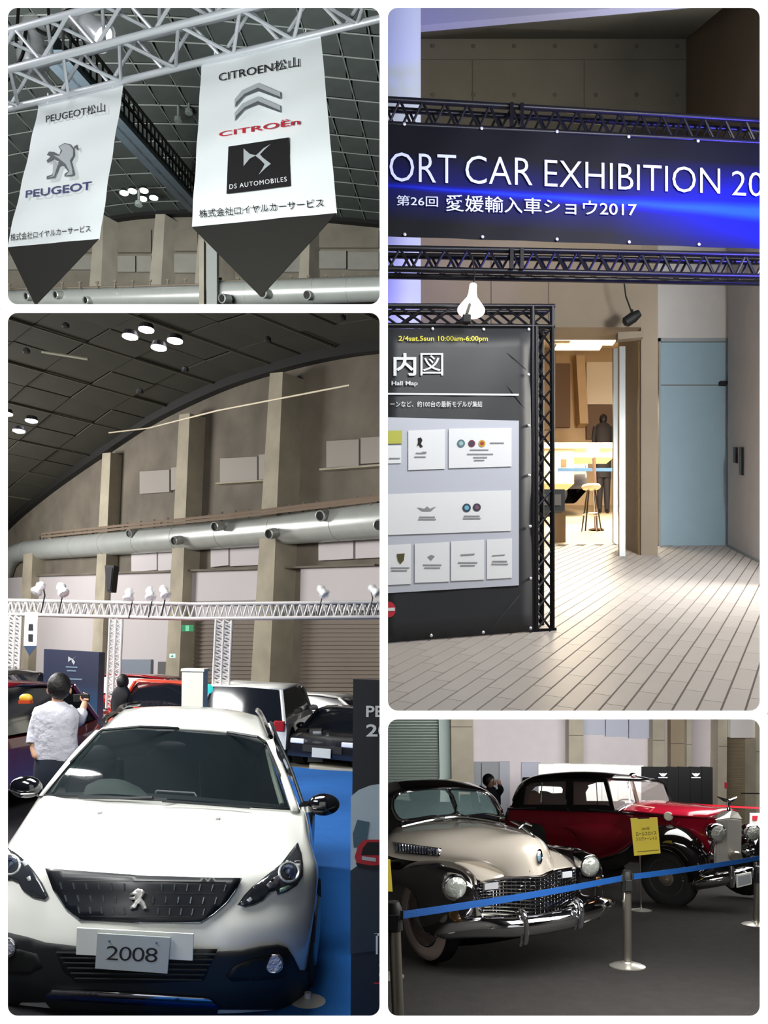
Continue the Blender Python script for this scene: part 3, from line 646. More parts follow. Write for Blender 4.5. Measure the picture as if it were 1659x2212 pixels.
obj('base_plate', MB().slab([SPl.at(1152, 1366) + sn * .02, SPl.at(1200, 1364) + sn * .02, SPl.at(1200, 1364) - sn * .32, SPl.at(1152, 1366) - sn * .32], (0, 0, .03)), M_steel, ft)
# ---- lamps
lq = P(1022, 618, 6.75); lt = thing('flood_lamp', 'glowing white clip lamp above the hall map board', 'lamp', lq)
ax = Vector((-.10, -.25, -1))
M_glow2 = mat('lamp_reflector_glow', (255, 255, 252), .5, emit=(255, 250, 240), es=3)
obj('reflector', MB().lathe(lq, ax, [(.03, -.01), (.034, .07), (.045, .12), (.1, .21), (.115, .235), (.105, .235), (.03, .1)], 22), M_glow2, lt, smooth=True)
obj('bracket', MB().tube([lq + Vector((-.03, -.02, -.16)), lq + Vector((-.06, -.06, -.26)), lq + Vector((-.06, -.03, -.34))], .014, 8), M_black, lt)
obj('clamp', MB().cbox(lq + Vector((-.06, -.05, -.30)), (.07, 0, 0), (0, .06, 0), (0, 0, .07)), M_black, lt, bevel=.008)
obj('cable', MB().tube([lq, lq + Vector((.02, .05, .12)), lq + Vector((.0, .1, .3))], .006, 5), M_black, lt)
sq_ = P(1362, 690, 11.8); s2_ = thing('spot_lamp', 'small unlit dark spotlight above the doorway', 'lamp', sq_)
obj('head', MB().lathe(sq_ + Vector((-.1, 0, -.06)), (.75, -.2, .45), [(.04, 0), (.075, .03), (.08, .16), (.05, .26)], 16), M_black, s2_, smooth=True)
obj('yoke', MB().tube([sq_ + Vector((.1, 0, .06)), sq_ + Vector((0, -.02, -.02)), sq_ + Vector((.02, 0, .14))], .02, 6), M_black, s2_)
obj('wire', MB().tube([sq_ + Vector((.02, 0, .1)), P(1352, 640, 11.8), P(1347, 600, 11.8)], .012, 5), M_black, s2_)
# ---- the bright room beyond the doorway
M_in = mat('warm_room_wall', (206, 176, 138), .8, var=.05); M_inw = mat('warm_white', (244, 226, 200), .7); M_br = mat('warm_brown', (120, 96, 78), .8)
YR = 24.0; WR = Pl((0, YR, 0), (0, 1, 0))
structure('floor_showroom', MB().slab([g2(1100, 1178), g2(1460, 1178), g2(1460, 1035), g2(1100, 1035)], (0, 0, -.05)), mat('showroom_floor', (216, 196, 164), .5))
rw = structure('wall_showroom', MB().slab(pxquad(WR, (1080, 1100), (1460, 1100), (1460, 640), (1080, 640)), (0, .2, 0)), M_in)
for (a, b, c_, d, m) in ((1198, 788, 1230, 925, M_br), (1265, 785, 1330, 876, M_inw), (1265, 877, 1330, 950, M_br), (1140, 700, 1198, 930, mat('warm_tan', (170, 146, 118), .8))):
    obj('panel', MB().slab(pxquad(WR, (a, d), (c_, d), (c_, b), (a, b)), (0, -.12, 0)), m, rw)
obj('pillar', MB().slab(pxquad(WR, (1244, 925), (1262, 925), (1254, 780), (1236, 780)), (0, -.5, 0)), M_in, rw)
structure('ceiling_showroom', MB().slab([P(1100, 700, 13.7), P(1460, 700, 13.7), P(1460, 752, YR), P(1100, 752, YR)], (0, 0, .1)), M_inw)
M_strip = mat('strip_lamp', (255, 244, 220), .5, emit=(255, 226, 170), es=7)
for k, (u0, u1, v, y) in enumerate(((1203, 1340, 717, 15), (1236, 1330, 731, 18), (1203, 1300, 744, 21))):
    single('strip_lamp', MB().slab([P(u0, v, y), P(u1, v, y), P(u1, v, y) + Vector((0, .25, 0)), P(u0, v, y) + Vector((0, .25, 0))], (0, 0, -.06)), M_strip, 'glowing ceiling strip in the bright doorway, %s' % ['nearest and topmost', 'middle one', 'farthest and lowest'][k], 'lamp', 'strip lamps in the doorway')
def gfoot(u, v): return g2(u, v)
# counter
cg = g2(1165, 1052); y = cg.y
def pb(u0, v0, u1, v1, y, th): return MB().slab([P(u0, v1, y), P(u1, v1, y), P(u1, v0, y), P(u0, v0, y)], (0, th, 0))
ct = thing('reception_counter', 'cream reception counter with a small emblem inside the doorway', 'counter', P(1200, 1040, 17.5))
obj('body', pb(1166, 968, 1240, 1045, 17.5, .7), mat('counter_cream', (214, 196, 160), .6), ct); obj('top', pb(1163, 956, 1326, 968, 17.4, .9), M_inw, ct)
obj('emblem', pb(1212, 992, 1224, 1008, 17.48, .01), mat('emblem_brown', (130, 70, 40), .5), ct)
obj('front_panel', pb(1240, 968, 1326, 988, 17.6, .6), M_inw, ct)
single('blue_belt', pb(1205, 1011, 1326, 1018, 16.6, .01), mat('belt_blue_dim', (70, 110, 150), .6), 'blue barrier belt crossing behind the doorway', 'belt')
tb_ = thing('display_stool', 'white-topped bar stool with thin metal legs inside the doorway', 'stool', g2(1277, 1150))
q = g2(1277, 1150); M_chr = mat('chrome', (215, 215, 218), .12, metal=1)
top = P(1277, 1052, q.y)
obj('seat', MB().lathe(top, (0, 0, 1), [(.16, -.04), (.19, 0), (.17, .04)], 18), M_inw, tb_, smooth=True)
for k in range(4):
    a = math.radians(45 + 90 * k); obj('leg', MB().tube([top + Vector((.08 * math.cos(a), .08 * math.sin(a), -.03)), q + Vector((.22 * math.cos(a), .22 * math.sin(a), 0))], .016, 6), M_chr, tb_)
obj('foot_ring', MB().tube([lerp(top, q, .6) + Vector((.16 * math.cos(t * .524), .16 * math.sin(t * .524), 0)) for t in range(12)], .012, 6, closed=True), M_chr, tb_)
q = g2(1288, 1146); ps = thing('post_stand', 'slim brown post with a round foot in the doorway', 'stand', q)
obj('pole', MB().tube([q, P(1283, 985, q.y)], .035, 10), M_br, ps); obj('foot', MB().lathe(q, (0, 0, 1), [(.16, 0), (.15, .03), (.04, .05)], 18), M_br, ps, smooth=True)
obj('lamp_head', MB().ball(P(1281, 975, q.y), .13, 14), mat('hot_lamp', (255, 250, 235), .5, emit=(255, 244, 220), es=14), ps, smooth=True)
bx = thing('black_display_box', 'black box with two framed squares behind the truss post', 'box', P(1190, 1100, 9.0))
obj('case', pb(1160, 1057, 1220, 1102, 9.0, .2), M_black, bx)
for u in (1167, 1196): obj('framed_square', pb(u, 1068, u + 16, 1092, 8.99, .01), mat('dim_screen', (84, 80, 70), .5), bx)
cq = P(1212, 1171, g2(1212, 1171).y); cb_ = thing('cardboard_box', 'tan cardboard box beside the truss post in the doorway', 'box', cq)
obj('carton', pb(1198, 1106, 1222, 1171, cq.y, .35), mat('cardboard', (160, 130, 92), .8), cb_); obj('lid_flap', pb(1197, 1103, 1223, 1107, cq.y - .02, .4), mat('cardboard', (160, 130, 92), .8), cb_)
# ================================================================ PHOTO 3: white compact SUV on the blue carpet in the hall
from mathutils.bvhtree import BVHTree
from mathutils import geometry as mg
class Body:                               # remembers painted surfaces so that trims can be laid onto them
    def __init__(s): s.v = []; s.f = []
    def add(s, mb):
        n = len(s.v); s.v += mb.v; s.f += [tuple(i + n for i in f) for f in mb.f]; s.t = None; s.t = BVHTree.FromPolygons([tuple(v) for v in s.v], s.f)
    def hit(s, u, v, off=0.0, dflt=None):
        r = P(u, v, 1).normalized(); h = s.t.ray_cast(Vector((0, 0, 0)), r)
        if h[0] is None:
            n = s.t.find_nearest(P(u, v, dflt or 5)); d = n[0].y; return P(u, v, d) - r * off
        return h[0] - r * off
def in_poly(x, y, poly):
    c = False; j = len(poly) - 1
    for i in range(len(poly)):
        xi, yi = poly[i]; xj, yj = poly[j]
        if (yi > y) != (yj > y) and x < (xj - xi) * (y - yi) / (yj - yi) + xi: c = not c
        j = i
    return c
def decal(mb, body, poly, off, step=14, d=5):      # polygon given in pixels, cut finely and laid on the body
    pts = []
    n = len(poly)
    for i in range(n):
        a, b = poly[i], poly[(i + 1) % n]; k = max(1, int(math.hypot(b[0] - a[0], b[1] - a[1]) / step))
        pts += [(a[0] + (b[0] - a[0]) * t / k, a[1] + (b[1] - a[1]) * t / k) for t in range(k)]
    m = len(pts); x0, x1 = min(p[0] for p in pts), max(p[0] for p in pts); y0, y1 = min(p[1] for p in pts), max(p[1] for p in pts)
    y = y0 + step * .5; r = 0; inner = []
    while y < y1:
        x = x0 + step * (.3 if r % 2 else .8)
        while x < x1:
            if in_poly(x, y, pts) and min(math.hypot(x - q[0], y - q[1]) for q in pts) > step * .45: inner.append((x, y))
            x += step
        y += step * .87; r += 1
    vs, _, fs, _, _, _ = mg.delaunay_2d_cdt([Vector(p) for p in pts + inner], [(i, (i + 1) % m) for i in range(m)], [tuple(range(m))], 1, 1e-4)
    return mb.add([body.hit(q[0], q[1], off, d) for q in vs], [tuple(f) for f in fs])
def deco(name, body, poly, off, m, par, step=14, th=.006, d=5, **k):
    return obj(name, decal(MB(), body, poly, off, step, d), m, par, smooth='all', solid=th, **k)
def disc_pts(u, v, ru, rv, n=16): return [(u + ru * math.cos(2 * math.pi * i / n), v + rv * math.sin(2 * math.pi * i / n)) for i in range(n)]
BAY[0] = 3
U3 = Vector((math.sin(math.radians(3)), 0, math.cos(math.radians(3)))); R3 = Vector((U3.z, 0, -U3.x))
G3 = Pl((0, 0, -2.05), U3)
def g3(u, v): return G3.at(u, v)
A3 = Vector((-.14, 24, 0)); B3 = Vector((-21, 45, 0)); W3 = vplane(A3, B3, U3); n3 = W3.n if W3.n.y < 0 else -W3.n
n3 = (n3 - U3 * n3.dot(U3)).normalized()
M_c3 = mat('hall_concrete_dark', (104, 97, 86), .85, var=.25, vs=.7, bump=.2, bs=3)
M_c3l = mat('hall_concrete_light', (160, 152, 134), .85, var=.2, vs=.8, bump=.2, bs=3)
M_w3 = mat('hall_white_wall', (186, 180, 181), .7, var=.03, vs=.5); M_sh = mat('hall_shutter', (112, 102, 92), .75, var=.06, vs=.4)
M_p3 = mat('hall_panel', (146, 140, 132), .6, var=.05, vs=.4)
def wq(pl, u0, v0, u1, v1, su=0, dv=0): return pxquad(pl, (u0 + su, v1), (u1 + su, v1 + dv), (u1, v0 + dv), (u0, v0))
# floor, carpet
structure('floor_hall', MB().slab([g3(-650, 3200), g3(1500, 3200), g3(1500, 1470), g3(-650, 1400)], U3 * -.08), mat('hall_floor', (128, 122, 112), .5, var=.05))
structure('floor_carpet_blue', MB().slab([g3(-500, 2900), g3(1200, 2900), g3(1000, 1680), g3(690, 1664), g3(560, 1650), g3(300, 1645)], U3 * .012), mat('blue_carpet', (24, 98, 176), .9, var=.06, vs=4, bump=.2, bs=60))
structure('floor_carpet_dark', MB().slab([g3(-500, 2600), g3(300, 2600), g3(300, 1645), g3(-500, 1600)], U3 * .018), mat('dark_carpet', (46, 44, 50), .9))
structure('floor_stage', MB().slab([g3(668, 1662), g3(1100, 1690), g3(1100, 1640), g3(668, 1630)], U3 * .05), mat('stage_beige', (196, 190, 172), .7))
# end wall and arc
arc3 = [(-300, 1560), (-120, 1300), (-20, 1180), (30, 1122), (100, 1062), (170, 1010), (240, 962), (330, 902), (420, 855), (520, 812), (640, 775), (740, 752), (835, 738), (1000, 722), (1400, 715)]
arc3p = crom([W3.at(*q) for q in arc3], 5)
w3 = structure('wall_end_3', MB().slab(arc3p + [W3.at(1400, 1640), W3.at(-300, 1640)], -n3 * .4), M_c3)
def wp(name, u0, v0, u1, v1, m, th, su=0, dv=0, par=None, pl=W3, pr=0):
    return obj(name, MB().slab([p + n3 * pr for p in wq(pl, u0, v0, u1, v1, su, dv)], n3 * th), m, par)
for q in ((20, 1250, 90, 1500, -8), (98, 1246, 228, 1520, -14), (250, 1240, 400, 1520, -16), (425, 1234, 610, 1310, -2), (425, 1300, 608, 1336, -2), (665, 1226, 850, 1322, -2)):
    wp('white_panel', *q[:4], M_w3, .3, q[4], -3, w3)
wp('trim_ledge', 97, 1243, 835, 1247, M_c3, .5, 0, -21, w3)
sh = wp('shutter', 425, 1337, 606, 1540, M_sh, .06, -10, 0, w3); wp('shutter', 662, 1330, 850, 1540, M_sh, .06, -10, 0, w3)
for i in range(22):
    v = 1344 + i * 9; wp('slat', 423 - i * .5, v, 604 - i * .5, v + 5, M_sh, .1, 0, 0, w3); wp('slat', 660 - i * .5, v, 850, v + 5, M_sh, .1, 0, 0, w3)
for q in ((308, 1020, 372, 1068), (376, 1012, 404, 1060), (482, 992, 562, 1045), (566, 984, 608, 1038), (712, 955, 782, 1012), (786, 948, 850, 1004),
          (290, 1192, 345, 1236), (348, 1190, 400, 1234), (462, 1182, 500, 1226), (504, 1178, 600, 1224), (695, 1168, 770, 1212), (775, 1162, 850, 1208)):
    wp('panel', *q, M_p3 if q[1] < 1100 else M_w3, .14, 0, -4, w3)
wp('sill', 705, 1016, 850, 1020, M_c3l, .3, 0, -10, w3); wp('sill', 480, 1046, 610, 1049, M_c3l, .3, 0, -8, w3)
wp('blue_partition', 272, 1425, 345, 1500, mat('slate_panel', (118, 126, 138), .6), .4, -2, 0, w3); wp('dark_doorway', 358, 1430, 392, 1500, mat('doorway_dark', (84, 82, 84), .7), .35, -2, 0, w3)
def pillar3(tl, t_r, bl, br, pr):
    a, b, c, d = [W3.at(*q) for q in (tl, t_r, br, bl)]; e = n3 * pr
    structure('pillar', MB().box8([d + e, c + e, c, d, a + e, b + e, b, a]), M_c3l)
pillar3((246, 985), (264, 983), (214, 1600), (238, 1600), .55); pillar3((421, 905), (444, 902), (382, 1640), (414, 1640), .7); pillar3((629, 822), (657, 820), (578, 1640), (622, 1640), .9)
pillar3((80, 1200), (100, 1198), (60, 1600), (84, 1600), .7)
mb = MB(); mb.grid([[p + n3 * .3 for p in arc3p], [p + n3 * .3 - U3 * .35 for p in arc3p], [p - U3 * .35 for p in arc3p]]); structure('trim_5', mb, M_black)
# vault
E3 = n3
vault = structure('ceiling_vault_3', MB().grid([[p + E3 * t + U3 * .15 for p in arc3p] for t in (0, 44)]), mat('roof_dark_3', (46, 44, 38), .9, var=.08, vs=.5), solid=.1)
L3 = [0.0]
for i in range(1, len(arc3p)): L3.append(L3[-1] + (arc3p[i] - arc3p[i - 1]).length)
def at3(s):
    for i in range(1, len(L3)):
        if L3[i] >= s: return lerp(arc3p[i - 1], arc3p[i], (s - L3[i - 1]) / (L3[i] - L3[i - 1]))
    return arc3p[-1]
M_tile3 = mat('vault_tile', (60, 59, 50), .85, var=.1, vs=1); M_rail3 = mat('vault_rail', (92, 90, 78), .7)
T3 = 1.75; tm = None; cnt = 0; nc = int(L3[-1] / T3)
for c in range(nc):
    a, b = at3(c * T3), at3((c + 1) * T3); mid = (a + b) / 2; rl = False
    for r in range(22):
        q = mid + E3 * (r + .5) * T3
        if q.y < 5: continue
        uu = U0 + q.x / q.y * F; vv = V0 - q.z / q.y * F
        if not (-80 < uu < 900 and 560 < vv < 1250) or cnt >= 298: continue
        cnt += 1; rl = True
        if tm is None:
            o = obj('tile', MB().cbox(Vector(vault.location), (T3 - .05, 0, 0), (0, T3 - .05, 0), (0, 0, .05)), M_tile3, vault); tm = o.data
        else: o = bpy.data.objects.new('tile', tm); C.objects.link(o); o.parent = vault; o['bay'] = 3
        x = (b - a).normalized(); y = -E3; z = x.cross(y).normalized(); y = z.cross(x)
        o.matrix_local = Matrix.Translation(q - Vector(vault.location) + z * .03 * math.sin(c * 5.1 + r * 2.3)) @ Matrix((x, y, z)).transposed().to_4x4()
    if rl and c % 2 == 0: obj('ceiling_rail', MB().bar(a + E3 * .1 - U3 * .06, a + E3 * 36 - U3 * .06, .05, .06), M_rail3, vault)
for i, (u, v, lab) in enumerate(((281, 726, 'left lamp of the upper cluster of four'), (316, 711, 'top lamp of the upper cluster of four'), (378, 735, 'right lamp of the upper cluster of four'), (343, 750, 'bottom lamp of the upper cluster of four'), (68, 908, 'upper right lamp of the left cluster'), (41, 930, 'lowest lamp of the left cluster'), (14, 893, 'cropped leftmost lamp of the left cluster'))):
    dd_ = 16.5 if i < 4 else 21; q = P(u, v, dd_); t = thing('hall_lamp', 'round glowing roof lamp, ' + lab, 'lamp', q, 'round roof lamps of the hall')
    obj('housing', MB().lathe(q, -U3, [(.05, -.12), (.13, -.1), (.17, 0)], 14), M_black, t); obj('lens', MB().lathe(q, -U3, [(.155, 0), (.155, .03), (.08, .06)], 14), M_lamp, t)
for i, (u, v) in enumerate(((142, 703), (57, 758), (578, 733), (400, 798), (302, 845), (740, 686))):
    q = P(u, v, 17); single('roof_fitting', MB().lathe(q, -U3, [(.03, -.06), (.07, -.03), (.08, .03), (.05, .05)], 10), M_black, ['small dark roof fitting above the left lamp cluster', 'dark roof fitting near the left edge of the vault', 'dark roof fitting right of the upper lamp cluster', 'dark roof fitting half way down the vault', 'dark roof fitting below the upper lamp cluster', 'dark roof fitting at the top right of the vault'][i], 'fitting')
single('lamp_rail', MB().tube([P(90, 760, 17), P(190, 776, 17)], .03, 5), M_rail3, 'short horizontal rod hanging under the vault at upper left', 'rod')
single('steel_cable', MB().tube([P(235, 935, 20), P(320, 925, 20), P(470, 887, 18), P(755, 832, 16)], .018, 6), mat('cable_pale', (190, 180, 158), .6), 'thin pale cable slanting across the end wall', 'cable')
# duct
da, db = P(60, 1190, 43), P(900, 1118, 22.3)
noz = [(P(u, v, d), Vector((-.55, -1, -.25))) for u, v, d in ((112, 1170, 40.2), (145, 1178, 39), (200, 1184, 36.6), (283, 1152, 33.4), (380, 1168, 30.3), (468, 1137, 28.1), (585, 1153, 25.9), (696, 1114, 24.3), (822, 1134, 22.6))]
t = duct('air_duct', da, db, .52, 'long silver air duct with nozzles crossing the concrete end wall', noz, .17, n=9)
obj('elbow', MB().tube([da, P(34, 1196, 44), P(20, 1212, 44.5), P(12, 1240, 44.8)], [.52, .5, .46, .4], 20), M_duct, t, smooth=True)
for i in range(9): q = lerp(da, db, (i + .5) / 9); obj('hanger', MB().bar(q + U3 * .45, q + U3 * .7, .08), M_black, t)
mb = MB()
for k, dv in ((0, 0), (1, -7)): mb.tube([P(90, 1160 + dv, 41), P(500, 1118 + dv, 27.2), P(850, 1076 + dv, 22.6)], .05, 5)
for i in range(26):
    s = i / 25; u = 100 + 730 * s; v = 1158 - 80 * s - 4; y = 1 / (lerp(1 / 41, 1 / 22.8, s)); q = P(u, v, y); mb.bar(q - U3 * .25, q + U3 * .12, .05)
single('pipe_rail', mb, mat('rust_pipe_2', (128, 112, 96), .7), 'brown pipe rails with short posts above the long silver duct', 'pipe')
# stage trusses
def tru(name, a, b, w, h, n, label, m=M_alu, r=.03, sd=Vector((0, 1, 0)), up=None):
    t = thing(name, label, 'truss', a); up = up or U3
    for c in ((0, 0), (1, 0), (1, 1), (0, 1)): obj('chord', MB().tube([a + sd * w * c[0] + up * h * c[1], b + sd * w * c[0] + up * h * c[1]], r, 8), m, t, smooth=True)
    cs = [Vector(), sd * w, sd * w + up * h, up * h]
    for f in range(4):
        mb = MB()
        for i in range(n):
            p, q = lerp(a, b, i / n), lerp(a, b, (i + 1) / n); mm = (p + q) / 2
            mb.tube([p + cs[f], mm + cs[(f + 1) % 4]], r * .55, 5); mb.tube([mm + cs[(f + 1) % 4], q + cs[f]], r * .55, 5)
        obj('brace', mb, m, t)
    return t
M_wht = mat('white_truss', (190, 188, 188), .5, metal=.1)
tru('lighting_truss', P(-10, 1326, 15), P(420, 1336, 14.5), .3, .26, 26, 'pale stage truss above the booths at left', M_wht)
tru('lighting_truss', P(420, 1336, 14.5), P(850, 1332, 14), .3, .26, 26, 'pale stage truss above the booths at right', M_wht)
for (u, vt, vb, w, lab) in ((20, 1330, 1520, 26, 'pale upright truss at the far left edge'), (238, 1336, 1530, 26, 'pale upright truss right of the navy booth panel'), (467, 1338, 1500, 34, 'pale upright truss before the brown shutter')):
    y = 14.3; t = thing('upright_truss', lab, 'truss', P(u - 4, vb, y)); ww = w / F * y
    top, bot = P(u, vt, y), P(u - 8, vb, y)
    for c in (0, .5, 1): obj('chord', MB().tube([bot + R3 * ww * c, top + R3 * ww * c], .026, 8), M_wht, t)
    for h in range(2):
        mb = MB()
        for i in range(12):
            p, q = lerp(bot, top, i / 12), lerp(bot, top, (i + 1) / 12); x0, x1 = R3 * ww * h * .5, R3 * ww * (h + 1) * .5
            mb.tube([p + x0, (p + q) / 2 + x1], .018, 5); mb.tube([(p + q) / 2 + x1, q + x0], .018, 5); mb.tube([p + x1, (p + q) / 2 + x0], .018, 5)
        obj('brace', mb, M_wht, t)
M_film2 = mat('white_film', (246, 246, 248), .3, spec=.7, bump=.8, bs=12)
for i, (u, v, on_) in enumerate(((92, 1277, 1), (130, 1279, 1), (281, 1290, 0), (324, 1287, 0), (352, 1284, 0), (690, 1284, 0), (800, 1283, 0))):
    q = P(u, v - 16, 13.9); t = thing('wrapped_spotlight', ['brightly lit spotlight on the truss, leftmost', 'brightly lit spotlight on the truss, second from the left', 'film-wrapped spotlight right of the black speaker', 'film-wrapped spotlight left of the pair by the second pillar', 'film-wrapped spotlight of the pair nearest the second pillar', 'film-wrapped spotlight right of the third pillar', 'film-wrapped spotlight near the right edge'][i], 'spotlight', q, 'spotlights on the stage truss')
    ax = Vector((-.5 + .25 * i, -.6, -1)).normalized() if i != 1 else Vector((.6, -.5, -1)).normalized()
    obj('can', MB().lathe(q, ax, [(.02, 0), (.055, .04), (.06, .17), (.075, .19)], 14), M_glow2 if on_ else M_film2, t, smooth=True)
    obj('film_wrap', MB().lathe(q, ax, [(.0, -.03), (.05, -.01), (.085, .05), (.065, .11), (.1, .18), (.085, .22), (0, .23)], 14), M_film if not on_ else M_film2, t, smooth=True)
    obj('hook', MB().tube([q, q + U3 * -.2 + Vector((.05, 0, 0)), q - U3 * .5], .012, 6), M_black, t)
# small banner, speaker, exit signs, booth panel, white box
def board(name, label, cat, quad, y, th, m, group=None, bot=None):
    p = [P(u, v, y) for u, v in quad]; t = thing(name, label, cat, (p[0] + p[1]) / 2, group); obj('panel', MB().slab(p, (0, th, 0)), m, t); return t
t = board('hanging_banner', 'small white hanging banner with dark marks and a blue tip at the far left', 'banner', ((51, 1395), (79, 1395), (82, 1322), (54, 1322)), 13.7, .01, M_cloth)
obj('pointed_tail', MB().slab([P(51, 1395, 13.7), P(79, 1395, 13.7), P(63, 1416, 13.7)], (0, .01, 0)), mat('navy_cloth', (44, 62, 92), .8), t)
obj('printed_mark', MB().slab([P(61, 1362, 13.69), P(71, 1362, 13.69), P(71, 1348, 13.69), P(62, 1348, 13.69)], (0, .005, 0)), M_ink, t); obj('printed_mark', MB().slab([P(61, 1386, 13.69), P(70, 1386, 13.69), P(71, 1370, 13.69), P(61, 1370, 13.69)], (0, .005, 0)), M_ink, t)
sp_ = thing('line_speaker', 'tall narrow black speaker hanging above the truss', 'speaker', P(236, 1278, 15)); obj('cabinet', MB().slab([P(230, 1278, 15), P(240, 1278, 15), P(246, 1221, 15), P(226, 1221, 15)], (0, .3, 0)), M_black, sp_); obj('grille', MB().slab([P(231, 1274, 14.99), P(239, 1274, 14.99), P(243, 1226, 14.99), P(229, 1226, 14.99)], (0, -.02, 0)), mat('speaker_mesh', (34, 34, 38), .8), sp_)
ex = board('exit_sign', 'green exit sign on the second concrete pillar', 'sign', ((392, 1364), (418, 1364), (418, 1350), (392, 1350)), 25.5, .1, mat('exit_green', (20, 120, 80), .5, emit=(10, 120, 70), es=.5))
obj('white_field', MB().slab([P(401, 1363, 25.48), P(409, 1363, 25.48), P(409, 1351, 25.48), P(401, 1351, 25.48)], (0, -.01, 0)), mat('exit_mint', (120, 200, 160), .5, emit=(90, 190, 150), es=.5), ex)
ex = board('exit_sign', 'small pale lit exit sign on the white wall above the dark doorway', 'sign', ((366, 1421), (378, 1421), (378, 1412), (366, 1412)), 26, .1, mat('exit_pale', (190, 235, 220), .5, emit=(190, 235, 220), es=.8)); obj('arrow', MB().slab([P(369, 1419, 25.98), P(375, 1419, 25.98), P(372, 1414, 25.98)], (0, -.01, 0)), mat('exit_green', (20, 120, 80)), ex)
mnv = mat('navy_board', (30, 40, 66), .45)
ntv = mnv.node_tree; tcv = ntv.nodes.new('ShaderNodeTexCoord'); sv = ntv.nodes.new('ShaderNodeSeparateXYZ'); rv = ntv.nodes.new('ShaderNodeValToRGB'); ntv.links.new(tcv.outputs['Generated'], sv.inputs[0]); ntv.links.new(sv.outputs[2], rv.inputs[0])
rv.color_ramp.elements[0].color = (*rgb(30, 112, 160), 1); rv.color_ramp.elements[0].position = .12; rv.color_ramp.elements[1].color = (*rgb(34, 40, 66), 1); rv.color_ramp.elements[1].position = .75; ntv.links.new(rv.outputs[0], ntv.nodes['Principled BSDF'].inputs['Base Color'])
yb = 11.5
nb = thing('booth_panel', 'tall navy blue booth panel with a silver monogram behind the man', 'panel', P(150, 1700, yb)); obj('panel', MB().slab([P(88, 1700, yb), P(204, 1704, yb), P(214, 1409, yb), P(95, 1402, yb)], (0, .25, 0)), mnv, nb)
mb = MB(); PB = Pl((0, yb, 0), (0, 1, 0)); e = Vector((0, -.012, 0))
flat(mb, PB, [(148, 1418), (153, 1421), (158, 1424), (153, 1426), (148, 1430)], e); flat(mb, PB, [(166, 1417), (160, 1422), (158, 1424), (163, 1430), (160, 1436), (156, 1430), (155, 1425)], e); obj('emblem', mb, M_silv, nb)
for (x0, y0, x1, y1) in ((143, 1439, 168, 1442), (145, 1447, 165, 1450), (150, 1465, 178, 1468), (152, 1479, 163, 1482), (150, 1500, 160, 1503)): obj('lettering', flat(MB(), PB, [(x0, y1), (x1, y1 + 1), (x1, y0 + 1), (x0, y0)], e), mat('dim_print', (110, 130, 150), .6), nb)
yw = 11.0; t = thing('white_box_column', 'cream white square column standing behind the roof of the white SUV', 'column', P(416, 1560, yw))
obj('shaft', MB().slab([P(391, 1600, yw), P(437, 1600, yw), P(439, 1447, yw), P(393, 1446, yw)], (0, .3, 0)), mat('cream_white', (242, 240, 222), .6), t); obj('cap', MB().slab([P(390, 1450, yw - .02), P(441, 1451, yw - .02), P(441, 1445, yw - .02), P(391, 1444, yw - .02)], (0, .34, 0)), mat('cream_white', (242, 240, 222), .6), t)
